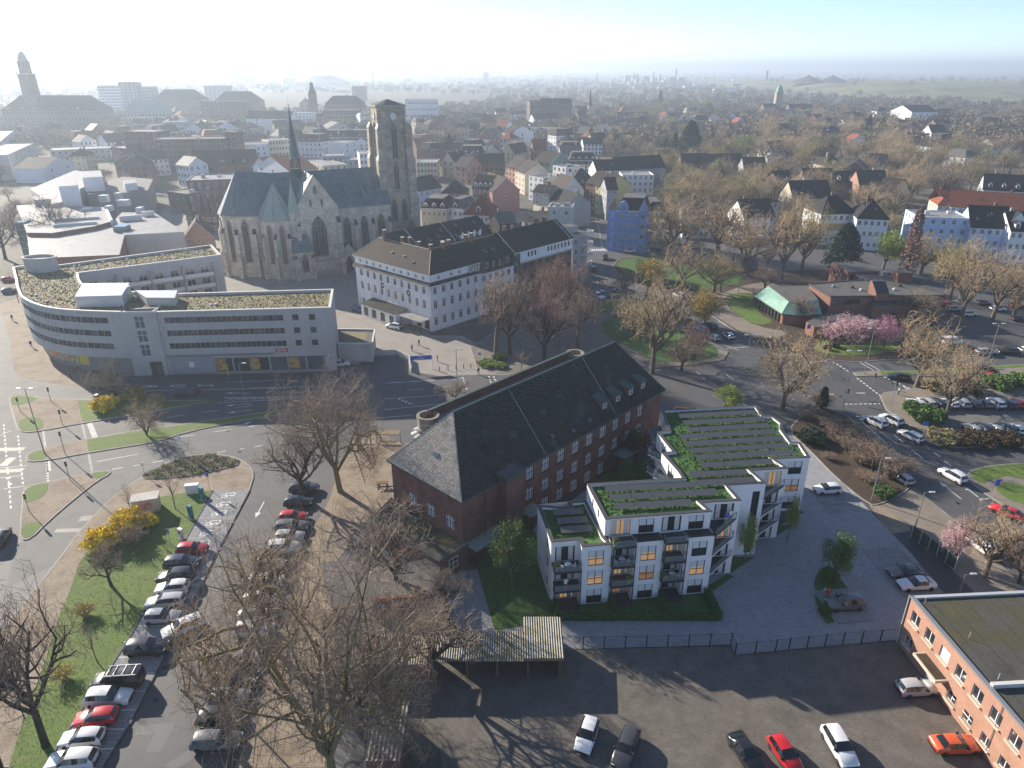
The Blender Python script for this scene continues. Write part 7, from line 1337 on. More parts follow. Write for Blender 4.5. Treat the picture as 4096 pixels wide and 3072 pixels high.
for a_ in [('bush',cL,845,480,2.6,2.4,'bright yellow forsythia on the grass median','forsythia',None),('bush',cL,1090,405,2.3,2.6,'half-bare yellow-olive bush right of the bright forsythia on the median','leaf_yellow',None),('bush',cL,1270,430,1.6,1.8,'dull olive bush at the end of the median planting','twig_olive',None),
  ('bush',cL,1050,1440,2.6,2.6,'large yellow forsythia beside the graffiti hut','forsythia',None),('bush',cL,830,1580,2.3,2.3,'large yellow forsythia beside the path, lower one','forsythia',None),('bush',cL,1210,1410,1.2,1.5,'small yellow forsythia tip right of the large one','forsythia',None),('barebush',cL,1080,1570,2.4,2.6,'bare brown shrub in front of the forsythia',None,'twig_brown'),
  ('densebush',cH,1300,1330,2.2,1.0,'light green rounded bush at the plaza edge, left half','leaf_lime',None),('densebush',cH,1390,1345,1.9,.9,'light green rounded bush at the plaza edge, right half','leaf_lime',None),('densebush',cH,1400,1290,1.8,1.4,'dark green bush behind the light green ones','leaf_green',None),('barebush',cBL,690,430,2.0,1.5,'low bush dotted with yellow flowers on the grass, upper one',None,'twig_olive'),('barebush',cBL,520,940,1.9,1.5,'low bush dotted with yellow flowers on the grass, lower one',None,'twig_olive'),
  ('densebush',cR2,640,1450,1.1,1.5,'round dark green bush under the island tree','leaf_green',None),('densebush',cR3,600,410,.8,.9,'little round bush at the tip of the island lawn','leaf_green',None),('densebush',cR,620,1010,.8,1.2,'clipped dark bush left under the wide cherry tree','leaf_dark',None),('densebush',cR,680,990,1.2,1.0,'clipped dark bush right under the wide cherry tree','leaf_dark',None),
  ('densebush',cR2,1420,170,3.2,2.6,'big ivy-green bush at the car park corner','leaf_green',None),('densebush',cR2,1300,90,2.0,1.8,'green bush above the big one at the car park corner','leaf_green',None),('bush',cR2,1560,330,3.0,1.6,'brown-green hedge bush below the lower car park row','twig_olive',None),('bush',cR2,1800,345,3.4,1.6,'brown hedge bush in the middle below the lower car park row','leaf_brown',None),('bush',cR2,2050,345,3.4,1.7,'brown hedge bush at the right end below the car park','leaf_brown',None),
  ('bush',cR,1500,1330,2.6,1.8,'olive bush left above the upper car park row','twig_olive',None),('bush',cR,1760,1340,3.2,2.0,'brown bush in the middle above the upper car park row','leaf_brown',None),('bush',cR,2000,1310,3.0,2.2,'green bush right above the upper car park row','leaf_green',None),('bush',cR,2180,1290,3.0,2.0,'green-brown bush at the right edge above the car park','leaf_green',None)]: shrub(*a_)
SHR_ = [(440,150,3.0,2.6,0),(560,60,3.2,3.0,1),(700,330,2.8,2.6,0),(790,430,2.8,2.8,0),(880,520,2.8,2.6,0),(960,480,3.2,3.4,0),(1050,560,3.2,3.6,0),(1130,640,3.0,3.2,0),(1240,600,2.8,2.8,0),(980,690,2.6,2.2,0),(860,330,2.8,2.6,0),(900,640,1.8,1.4,0),(1080,780,1.8,1.5,2),(620,480,1.6,1.2,0),(500,330,2.6,1.8,3),(640,250,2.8,2.2,0)]
SH_ = [(a_[1],i) for i,a_ in enumerate(SHR_) if a_[4] == 0]
for i,(x,y,w,h,kk) in enumerate(SHR_):
 shrub(['barebush','barebush','bush','densebush'][kk],cR2,x,y,w,h,['bare brown shrub, %s from the upper end of the thicket between yard and road' % 'first second third fourth fifth sixth seventh eighth ninth tenth eleventh twelfth thirteenth fourteenth fifteenth sixteenth'.split()[sorted(SH_).index((y,i)) if kk == 0 else 0],'pale bare shrub at the very top of the thicket between yard and road','low green shrub at the lower end of the thicket','dark evergreen shrub behind the white flats'][kk],['leaf_green','leaf_green','leaf_green','leaf_dark'][kk],['twig_brown','twig_tan',None,None][kk],['bare shrubs of the thicket','bare shrubs of the thicket','green shrubs of the thicket','evergreen shrubs of the thicket'][kk])
g_ = np.random.default_rng(8)
for (x,y,z_) in ((690,430,0),(520,940,0)):
 p = G(*cBL(x,y)); P = np.c_[p[0] + g_.normal(0,.8,90),p[1] + g_.normal(0,.8,90),g_.uniform(.7,1.7,90)]; V,F = cards_np(P,.11,g_); tag(link('flowers',np_mesh('flowers',V,F,['forsythia'])),'scattered yellow blossoms on the low bush','flowers',kind='stuff')
xs = [p[0] for p in bed]; ys = [p[1] for p in bed]; P = []
while len(P) < 1500:
 p = (g_.uniform(min(xs),max(xs)),g_.uniform(min(ys),max(ys)))
 if inside(p,bed) and (math.sin(p[0] * 1.7) * math.sin(p[1] * 2.3) > -.1): P.append((*p,g_.uniform(.22,.55)))
V,F = cards_np(np.array(P),.13,g_); tag(link('bed_plants',np_mesh('bed_plants',V,F,['leaf_lime','leaf_green','leaf_orange'],g_.choice(3,len(F),p=[.35,.55,.1]))),'small green and rusty plants in the leaf-shaped flower bed','plants',kind='stuff')
tufts('grass',lawn_pts,.136,14000,.07,'grass',None,.03,9)
def hedge(pts,w,h,label,seed):
 g = np.random.default_rng(seed); t = thing('hedge',label,'hedge',(*pts[0],0)); q = MB(); L_ = []
 for a_,b_ in zip(pts,pts[1:]):
  a2,b2 = (a_[0] - pts[0][0],a_[1] - pts[0][1]),(b_[0] - pts[0][0],b_[1] - pts[0][1]); q.obox(a2,b2,w * .82,0,h * .93,'leaf_dark'); l = math.hypot(b2[0] - a2[0],b2[1] - a2[1]); n = int(l * (w + 2 * h) * 150); s_ = g.uniform(-.02,1.02,n); k = g.uniform(0,w + 2 * h,n); off = np.clip(k - h,0,w) - w / 2; z = np.where(k < h,k,np.where(k > h + w,w + 2 * h - k,h)); d = np.array([(b2[0] - a2[0]) / l,(b2[1] - a2[1]) / l]); L_.append(np.c_[a2[0] + d[0] * l * s_ - d[1] * off,a2[1] + d[1] * l * s_ + d[0] * off,z + g.normal(0,.03,n)])
 q.build('hedge_core',t); V,F = cards_np(np.concatenate(L_),.07,g); link('foliage',np_mesh('foliage',V,F,['leaf_green']),t)
hedge([(5.0,68.4),(5.4,65.9),(24.6,65.9),(24.3,70.3)],.75,.95,'long clipped green hedge round the front gardens of the flats',1)
hedge([(12.2,68.6),(12.4,66.4)],.7,.95,'short clipped hedge between the left and middle front garden',2); hedge([(18.3,69.3),(18.6,66.4)],.7,.95,'short clipped hedge between the middle and right front garden',3)
for q in ([(5.1,66.0),(24.3,66.0),(24.3,70.4),(5.1,68.6)],): sheet('lawn',q,.055,'grass_dark')
lw_ = [G(*p) for p in [(1905,2265),(1990,2150),(2050,2120),(2140,2130),(2215,2420),(2225,2480),(1980,2525)]]; sheet('lawn',lw_,.058,'grass_dark'); tufts('grass',lw_,.058,5000,.08,'grass_dark',None,.03,12)
for q in ([(25.0,70.6),(28.6,73.6),(28.0,74.2),(24.6,71.6)],[(28.6,74.4),(32.6,77.6),(28.0,77.7)],[(37.0,82.2),(40.5,85.0),(36.0,84.4)],GL(cS,[(1660,1050),(1820,940),(2060,880),(2080,1010),(1600,1160)])): sheet('lawn',q,.06,'grass_dark')
island('lawn',[G(*cR2(*p)) for p in [(588,1340),(640,1345),(700,1405),(800,1530),(520,1552),(506,1500),(520,1430),(550,1375)]],'grass_dark',h=.12,kerb='kerb',kw=.12); island('lawn',[G(*cR3(*p)) for p in [(512,245),(560,290),(700,490),(608,503),(560,420),(520,330)]],'grass_dark',h=.12,kerb='kerb',kw=.12)
sheet('parking_bay',[G(*cR3(*p)) for p in [(520,238),(795,215),(1003,468),(700,495)]],.112,'new_cobble'); sheet('parking_bay',[G(*cR2(*p)) for p in [(465,715),(735,660),(900,905),(650,925)]],.048,'new_cobble'); sheet('parking_bay',[G(*cR2(*p)) for p in [(900,1205),(1180,1180),(1560,1560),(1250,1600)]],.048,'new_cobble')
for c,pts in ((cR2,[(465,715),(650,925)]),(cR2,[(900,1205),(1270,1625)]),(cR2,[(735,660),(905,905)]),(cR2,[(1180,1180),(1560,1560)]),(cR2,[(540,785),(770,765)]),(cR2,[(600,850),(835,835)]),(cR2,[(985,1285),(1280,1262)]),(cR2,[(1060,1375),(1120,1372)]),(cR3,[(655,405),(930,383)]),(cR3,[(1003,468),(795,215)])): stripe(nyard,G(*c(*pts[0])),G(*c(*pts[1])),.12,.12,'kerb','edging')
# ================================================================ FAR TOWN, LANDMARKS, WOODS, HILL
def XAT(u,v,Y): return (u - 2048) / FPX * Y / (_c + (1536 - v) / FPX * _s)
def hfar(c,xL,xR,ye,yr,Y,dep,roof,wall,rm,cols,floors,label,**k):
 (uL,v),(uR,_) = c(xL,ye),c(xR,ye); he = max(4,ZAT(uL,v,Y)); rh = max(0,ZAT(uL,c(xL,yr)[1],Y + dep / 2) - he)
 return house(None,0,0,0,0,he,dep,rh if roof != 'f' else 0,roof,wall,rm,cols,floors,label,A=(XAT(uL,v,Y),Y),B=(XAT(uR,v,Y),Y + 2),**k)
hall = hfar(cT1,10,780,885,790,760,26,'h','d','k',26,4,'long town hall with dark hipped roof in the glare at the left',dorm=7,cat='building',name='town_hall')
tx,ty = XAT(*cT1(250,790),770),772; h0 = ZAT(*cT1(250,600),770); h1 = ZAT(*cT1(200,490),770); h2 = ZAT(*cT1(185,412),770)
tw2 = thing('town_hall_tower','tall tower with domed top rising over the town hall at far left','tower',(tx,ty)); MB().box(-5.6,5.6,-5.6,5.6,0,h0,'brick_dull').build('shaft',tw2); MB().box(-6.2,6.2,-6.2,6.2,h0,h0 + 1,'stone_trim').build('gallery',tw2); MB().box(-4,4,-4,4,h0 + 1,h1,'brick_dull').build('upper_shaft',tw2)
q = MB(); q.lathe([(4.2,h1),(4.6,h1 + 1),(3.9,h1 + 4),(3.6,h2 - 5),(2.8,h2 - 2),(1.2,h2),(0,h2 + .3)],'copper_pale',10); q.build('dome',tw2)
for s_ in (-1,1):
 MB().lathe([(.2,h0 + 1),(.9,h0 + 2),(.2,h0 + 3)],'stone_trim',8).build('stone_ball',tw2,loc=(s_ * 5.6,-5.6,0)); MB().box(s_ * 2.2 - .6,s_ * 2.2 + .6,-4.08,-4,h1 - 6,h1 - 1,'glass').build('window',tw2)
for a_ in [(cT1,778,940,690,690,980,14,'f','w','l',9,11,'white high-rise slab in the haze left of the antennas'),(cT1,945,1082,662,662,990,16,'f','g','f',4,12,'grey high-rise with roof antennas in the haze'),(cT1,1085,1222,700,700,1000,14,'f','g','f',6,10,'stepped grey high-rise right of the antenna tower'),(cT1,990,1320,905,825,760,16,'h','c','n',12,4,'pale building with green copper hipped roof in the haze'),(cT1,1225,1612,800,735,980,24,'h','d','k',12,4,'broad dark hipped roof in the haze, left of two'),(cT1,1716,2072,815,750,980,24,'h','d','k',12,4,'broad dark hipped roof in the haze, right of two'),(cT1,1606,1960,815,815,840,16,'f','d','f',10,8,'brown residential tower block before the dark hipped roofs'),(cT1,1635,1830,690,690,1350,16,'f','g','f',6,9,'distant grey tower block on the wooded skyline'),
  (cT2,600,905,835,782,900,18,'h','b','k',12,4,'brick school with dark roof in front of the stadium'),(cT2,395,480,830,800,905,14,'x','c','k',2,4,'pale stepped gable left of the brick school'),(cT2,818,925,695,690,1500,20,'f','d','f',4,8,'dark brick tower block right of the stadium'),(cT2,262,345,630,630,2950,30,'f','g','f',6,10,'faint tower block left of the stadium'),(cT2,1875,1920,582,582,3600,30,'f','g','f',4,12,'faint lone tower block near the horizon'),(cT2,1245,1505,800,795,780,14,'f','w','l',12,5,'long pale block with green fascia behind the tower'),(cTM,240,330,415,405,800,14,'g','d','k',4,3,'dark gabled row behind the tall white flats, left part'),(cTM,330,580,420,395,820,14,'g','d','k',9,3,'dark gabled row behind the tall white flats, right part'),(cTR,120,230,470,440,980,14,'g','d','k',5,3,'dark houses at the foot of the green-topped tower')]: hfar(*a_)
st_ = thing('school_turret','slim turret with onion cap on the brick school','tower',(XAT(*cT2(505,800),905),905)); MB().box(-4,4,-4,4,0,ZAT(*cT2(505,750),905),'brick_brown').build('shaft',st_); q = MB(); z0 = ZAT(*cT2(505,750),905); q.lathe([(5,z0),(2.4,z0 + 6),(2.2,z0 + 10),(1,z0 + 12),(0,ZAT(*cT2(505,690),905))],'tile_dark',8); q.build('cap',st_)
gt = thing('water_tower','old tower with green copper cap in front of the spoil hill','tower',(XAT(*cTR(228,400),1100),1100)); z1 = ZAT(*cTR(235,345),1100); MB().box(-4.6,4.6,-4.6,4.6,0,z1,'stone_tower').build('shaft',gt); q = MB(); q.lathe([(6.6,z1),(5.2,z1 + 2),(3.4,z1 + 8),(2.2,z1 + 8.2),(2.0,z1 + 9.5),(0,z1 + 11)],'copper_green',8); q.build('cap',gt)
X0,X1 = XAT(*cT2(350,668),2800),XAT(*cT2(820,668),2800); sd = thing('stadium','wide stadium with pale tent roof near the horizon','stadium',((X0 + X1) / 2,2800)); W_ = (X1 - X0) / 2; MB().lathe([(W_ * .9,0),(W_ * .97,14)],'concrete_dark',24).build('bowl',sd).scale = (1,.75,1)
q = MB(); q.lathe([(W_,11),(W_ * .72,22),(W_ * .45,33),(W_ * .43,36),(0,36)],'roof_felt_light',24); q.build('tent_roof',sd).scale = (1,.75,1)
for i,(c,x,yt,yb,w,lab) in enumerate([(cTM,1073,190,290,5,'thin refinery chimney, leftmost of the group'),(cTM,1100,195,290,9,'thicker refinery column right of the leftmost chimney'),(cTM,1230,175,290,6,'refinery chimney in the middle of the plant'),(cTM,1281,195,290,5,'refinery chimney behind the poplar'),(cTM,1387,215,290,6,'short refinery column beside the tallest chimney'),(cTM,1408,150,290,6,'tallest chimney of the refinery'),(cTM,778,188,270,4,'lone chimney left of the refinery'),(cT2,987,552,640,5,'lone chimney right of the stadium'),(cT2,655,548,620,4,'thin mast behind the stadium'),(cT1,2030,585,710,3,'stadium floodlight mast with lamp panel'),(cTM,2140,165,255,11,'grey mine winding tower near the horizon, left'),(cTR,2205,185,250,10,'pale winding tower at the right edge of the horizon'),(cTM,1515,432,500,3,'floodlight post in the wooded suburb')]):
 Y = 820 if yt == 432 else 2900; u,v = c(x,yb); z = ZAT(u,c(x,yt)[1],Y); t = thing('chimney_stack' if 'chimney' in lab or 'column' in lab else 'mast',lab,'chimney' if 'chimney' in lab or 'column' in lab else 'mast',(XAT(u,v,Y),Y)); r_ = w * .55 * Y / 2900; MB().tube((0,0,0),(0,0,z),r_,r_ * .7,'concrete_dark',8).build('shaft',t); MB().lathe([(r_ * .9,z - 4),(r_ * .9,z - 1),(0,z)],'metal_grey',8).build('head',t)
g_ = np.random.default_rng(5); q = MB()
for k in range(60):
 u,v = cTM(g_.uniform(980,1480),288); Y = 2900 + g_.uniform(-60,200); x = XAT(u,v,Y); w = g_.uniform(5,22); q.box(x - w,x + w,Y,Y + 20,0,g_.uniform(4,34) * (1 if w < 12 else .4),str(g_.choice(['metal_light','metal_grey','concrete'])))
tag(q.build('refinery'),'cluster of refinery tanks and pipework below the chimneys','refinery',kind='stuff')
q = MB()
for k in range(340):
 v = g_.uniform(284,372); u = g_.uniform(-100,4200)
 if abs(u - 3500) < 500 and v > 300: continue
 x,y = G(u,v); w,h = g_.uniform(5,16) * (1 + y / 5000),g_.uniform(4,9) + y / 900; q.box(x - w,x + w,y,y + 14,0,h,str(g_.choice(['render_white','render_white','concrete','brick_dull'])),str(g_.choice(['tile_dark','roof_felt_light','tile_red'])))
tag(q.build('distant_settlement'),'specks of far buildings scattered over the hazy plain','buildings',kind='stuff')
noisy('hill_grass',[(.15,.18,.05),(.20,.21,.07),(.10,.085,.05),(.17,.19,.06)],.012,fine=.3,fscale=.08); plain('spoil',(.075,.05,.04),.95)
nx,ny = 60,40; xs = np.linspace(640,3200,nx); ys = np.linspace(1450,3400,ny); V = []
for y in ys:
 for x in xs:
  a_ = min(1,max(0,(y - 1560 - 90 * math.sin(x * .005)) / 480)); b_ = min(1,max(0,(x - 760) / 190)); d_ = min(1,max(0,(3380 - y) / 500)); sm = lambda t: t * t * (3 - 2 * t); V.append((x,y,-.5 + 21 * sm(a_) * sm(b_) * sm(d_) + (1.2 * math.sin(x * .02 + y * .013) * sm(a_) * sm(b_))))
F = [(j * nx + i,j * nx + i + 1,(j + 1) * nx + i + 1,(j + 1) * nx + i) for j in range(ny - 1) for i in range(nx - 1)]
o = link('hill',np_mesh('hill',np.array(V),np.array(F),['hill_grass'],smooth=True)); o['kind'] = 'structure'
for k,u in enumerate((3231,3327)):
 x = XAT(u,330,2350); q = MB(); q.lathe([(58,17),(30,27.5),(5,37.4),(0,37.6)],'spoil',22); o = tag(q.build('spoil_cone',loc=(x,2350,0)),['left dark spoil cone on the green hill','right dark spoil cone on the green hill'][k],'hill'); MB().box(-2.5,2.5,-2.5,2.5,36,40.5,'metal_dark').build('cone_marker',o)
m,nt,b,N,L = _mat('steam'); b.inputs['Base Color'].default_value = (.9,.9,.9,1); b.inputs['Roughness'].default_value = 1; q = MB(); V = []; F = []
for k in range(26):
 t = k / 25; u,v = cT1(2015 - 150 * t + g_.normal(0,6),640 - 40 * math.sin(t * 2.2) + g_.normal(0,9)); x,z = XAT(u,v,3000),ZAT(u,v,3000); r_ = 9 + 10 * t * (1 - .3 * t); q.lathe([(r_ * math.sin(a_ * .524),z - r_ * math.cos(a_ * .524)) for a_ in range(7)],'steam',10,(x,3000 + g_.normal(0,8)))
tag(q.build('steam_cloud',smooth=True),'white steam plume drifting left of the stadium','steam',kind='stuff')
HC = [(o.location.x + 6,o.location.y + 6) for o in COL.objects if o.parent is None and o.get('category') in ('house','building') and o.location.y > 240]
def filler(x0,x1,y0,y1,n,label):
 s = 4096 / 2212; k = 0; tr_ = 0
 while k < n and tr_ < n * 40:
  tr_ += 1; p = G(TRND.uniform(x0,x1) * s,TRND.uniform(y0,y1) * s)
  if any(abs(p[0] - a_) < 12.5 and abs(p[1] - b_) < 12.5 for a_,b_ in HC): continue
  an = TRND.choice([.1,.5,-.6,.9]); wl_ = TRND.choice('wwcdgb'); rf_ = TRND.choice('kkbbrf'); w = TRND.uniform(9,16); HC.append((p[0] + 6,p[1] + 6)); house(None,0,0,0,0,TRND.uniform(8,12),TRND.uniform(9,12),TRND.uniform(3,4.5),TRND.choice('ggghxm'),wl_,rf_,int(w / 2.8),3,'%s house with %s roof %s' % (dict(w='white',c='cream',d='dull brick',g='grey',b='brown brick')[wl_],dict(k='black',b='brown',r='red',f='grey')[rf_],label),A=p,B=(p[0] + w * math.cos(an),p[1] + w * math.sin(an)),group='houses ' + label); k += 1
filler(90,340,305,372,10,'behind the white-roofed mall'); filler(215,400,350,405,9,'between the mall and the brown slab of flats'); filler(330,830,262,335,46,'in the hazy old town behind the church'); filler(880,1290,262,360,48,'in the crowded old town right of the church tower'); filler(1290,2150,250,300,22,'among the hazy trees of the far suburb'); filler(1650,2150,300,400,14,'half hidden by the tan trees at right'); filler(180,520,285,345,8,'in the haze behind the mall')
def quarter(x0,x1,y0,y1,n,kinds,label,h=(9,15),minr=9):
 s = 4096 / 2212; k = 0; tr_ = 0
 while k < n and tr_ < n * 30:
  tr_ += 1; p = G(TRND.uniform(x0,x1) * s,TRND.uniform(y0,y1) * s)
  if any(abs(p[0] - a_) < minr and abs(p[1] - b_) < minr for a_,b_ in HC): continue
  h_ = TRND.uniform(*h); kd = TRND.choice(kinds); put_tree(kd,p,h_,h_ * TRND.uniform(.5,.68),'%s %s bare tree %s' % ('tall' if h_ > sum(h) / 2 else 'low',dict(planetan='broad tan',willow='greenish',few='brown-leaved').get(kd,kd),label),'trees ' + label); k += 1
quarter(1620,2000,380,455,20,['tan','tan','brown','olive'],'between the row houses and villas right of the blue house',(13,19))
quarter(1640,2020,292,380,50,['tan','planetan','tan','olive'],'in the wooded villa quarter at right',(14,22),7); quarter(2010,2212,300,450,26,['brown','tan','olive'],'in the wood near the right edge',(13,20),7)
quarter(1290,1640,300,392,46,['tan','olive','willow','brown'],'in the gardens behind the white flat-roofed block',(10,17),7); quarter(1090,1650,243,300,48,['tan','brown','olive','willow'],'in the hazy suburb round the slim spire',(12,19),7); quarter(1650,2212,246,300,46,['tan','brown','olive'],'in the hazy suburb before the spoil hill',(13,19),7)
quarter(0,90,330,560,14,['brown','tan'],'at the left edge by the mall',(8,13)); quarter(210,400,340,420,9,['brown','tan'],'between the mall and the brown slab of flats',(7,11)); quarter(20,330,262,330,24,['brown'],'in the haze below the town hall',(12,18)); quarter(875,1090,255,330,16,['brown','tan'],'among the old houses right of the church tower',(10,16)); quarter(1425,1640,395,480,18,['tan','brown','olive'],'behind the tall trees right of the blue house',(14,21)); quarter(1400,1660,548,640,9,['tan','brown','few'],'on the shaded green below the white villas',(7,11)); quarter(1640,2000,440,500,12,['brown','tan'],'in the gardens of the villas at right',(11,17)); quarter(1270,1420,395,440,5,['tan'],'behind the yellow house',(8,11)); quarter(1600,2212,470,520,10,['tan','brown','olive'],'before the houses right of the hidden villas',(8,12))
for a_ in [('cedar',1487,352,266,30,'large dark cedar beside the row houses'),('cypress',1455,350,290,9,'dark column conifer left of the large cedar'),('cypress',1435,352,300,8,'second dark column conifer left of the large cedar'),('conifer',1872,300,252,15,'dark conifer in the villa quarter, left of two'),('conifer',1900,305,256,17,'dark conifer in the villa quarter, right of two'),('conifer',972,345,292,22,'dark green conifer right of the church tower'),('conifer',1330,330,292,18,'dark conifer right of the little church'),('reddish',1955,605,455,20,'tall reddish narrow tree beside the pale blue flats'),('cypress',1425,238,198,7,'dark poplar in front of the refinery'),('brown',975,330,262,26,'leafless garden tree above the dark green conifer')]: tree(*a_)
[plain(a_,b_,.9,spec=.1) for a_,b_ in (('wood_a',(.21,.165,.115)),('wood_b',(.17,.132,.098)),('wood_c',(.19,.16,.09)),('wood_d',(.06,.07,.045)))]
n = 9500; v = 282 + (g_.uniform(0,1,n) ** .9) * 330; u = g_.uniform(-300,4400,n); P = np.array([G(a_,b_) for a_,b_ in zip(u,v)]); d_ = np.hypot(P[:,0],P[:,1]); keep = ~((P[:,0] > 700) & (P[:,1] > 1480) & (P[:,1] < 3300) & (g_.uniform(0,1,n) < .88)) & ((d_ > 800) | ((u > 2350) & (d_ > 420)) | ((d_ > 600) & (g_.uniform(0,1,n) < .4))) & ((u > 2350) | (d_ > 600)) & (np.sin(P[:,0] * .004) + np.sin(P[:,1] * .0031) > -1.1); HA = np.array(HC); keep &= np.array([np.min(np.abs(HA - p).max(1)) > 11 for p in P]); P = P[keep]; d_ = d_[keep]; n = len(P)
k = 64; hgt = g_.uniform(8,14,n) * (1 + np.clip(d_ - 1500,0,6000) / 9000); a = g_.normal(size=(n,k,3)); a /= np.linalg.norm(a,axis=2,keepdims=True); a *= g_.uniform(.35,1,(n,k,1)) ** .5; C = a * (hgt[:,None,None] * np.array([.50,.50,.42])) + np.c_[P,hgt * .58][:,None,:]
hz_ = np.array([17.0 * min(1,max(0,(p[1] - 1650) / 400)) if p[0] > 860 and 1600 < p[1] < 3300 else 0 for p in P]); C[:,:,2] += hz_[:,None]; Vv,Ff = cards_np(C.reshape(-1,3),1.0,g_); sc_ = np.repeat(hgt * .115,k * 4)[:,None]; ctr = np.repeat(C.reshape(-1,3),4,axis=0); Vv = ctr + (Vv - ctr) * sc_
mi = np.repeat(g_.choice(4,n,p=[.42,.3,.2,.08]),k); tag(link('far_woods',np_mesh('far_woods',Vv,Ff,['wood_a','wood_b','wood_c','wood_d'],mi)),'hazy leafless woods covering the plain towards the horizon','woods',kind='stuff')
# ================================================================ CARS
PAINT = dict(w=(.72,.73,.74),s=(.42,.43,.44),g=(.13,.135,.14),k=(.012,.013,.015),n=(.02,.03,.06),r=(.50,.015,.018),o=(.62,.10,.03),b=(.03,.07,.20),l=(.30,.33,.36),d=(.05,.052,.056),a=(.50,.52,.40))
for k_,c_ in PAINT.items(): plain('paint_' + k_,c_,.28,spec=.6,coat=.6)
plain('tyre',(.02,.02,.02),.9); plain('rim',(.42,.43,.44),.3,.7); plain('car_glass',(.012,.015,.018),.04,spec=.9); plain('headlight',(.70,.72,.74),.1,spec=.9); plain('taillight',(.42,.012,.012),.2); plain('plastic',(.018,.018,.019),.7)
CT = dict(hatch=(4.1,[(0,.58,.60,.70,.5,0),(.12,.70,.74,.80,.6,0),(.95,.86,.93,.88,.7,0),(1.2,.93,.99,.89,.72,1),(1.95,.95,1.43,.89,.60,2),(2.7,.96,1.48,.89,.62,2),(3.4,.98,1.44,.88,.60,2),(3.72,1.0,1.34,.86,.58,3),(4.02,.98,1.02,.82,.66,0),(4.1,.62,.66,.78,.6,0)]),
  suv=(4.5,[(0,.68,.70,.76,.55,0),(.12,.84,.88,.86,.65,0),(1.05,1.0,1.07,.92,.75,0),(1.3,1.06,1.12,.92,.76,1),(2.0,1.08,1.62,.92,.66,2),(2.9,1.1,1.67,.92,.67,2),(3.75,1.12,1.63,.91,.66,2),(4.1,1.14,1.54,.89,.64,3),(4.42,1.08,1.12,.86,.7,0),(4.5,.7,.74,.82,.66,0)]),
  sedan=(4.6,[(0,.56,.58,.70,.5,0),(.12,.68,.72,.82,.62,0),(1.1,.86,.93,.90,.72,0),(1.4,.92,.98,.91,.74,1),(2.2,.94,1.40,.91,.60,2),(2.9,.95,1.44,.91,.61,2),(3.4,.96,1.36,.90,.6,3),(3.95,.98,1.03,.88,.72,0),(4.52,.96,1.0,.84,.7,0),(4.6,.6,.64,.78,.6,0)]),
  estate=(4.7,[(0,.58,.60,.72,.5,0),(.12,.70,.75,.84,.64,0),(1.1,.88,.95,.91,.74,0),(1.4,.94,1.0,.91,.74,1),(2.1,.96,1.44,.91,.62,2),(3.1,.97,1.48,.91,.63,2),(4.0,.99,1.44,.9,.62,2),(4.35,1.0,1.36,.88,.6,3),(4.64,.96,1.0,.84,.68,0),(4.7,.62,.66,.8,.62,0)]),
  van=(5.1,[(0,.75,.78,.80,.6,0),(.12,.95,1.0,.92,.72,0),(.8,1.08,1.15,.97,.8,0),(1.0,1.12,1.2,.97,.8,1),(1.75,1.15,1.88,.97,.78,2),(3.2,1.17,1.95,.97,.8,2),(4.7,1.18,1.93,.97,.8,2),(4.98,1.18,1.86,.95,.78,3),(5.06,1.1,1.14,.93,.8,0),(5.1,.7,.74,.9,.75,0)]))
CARM = {}
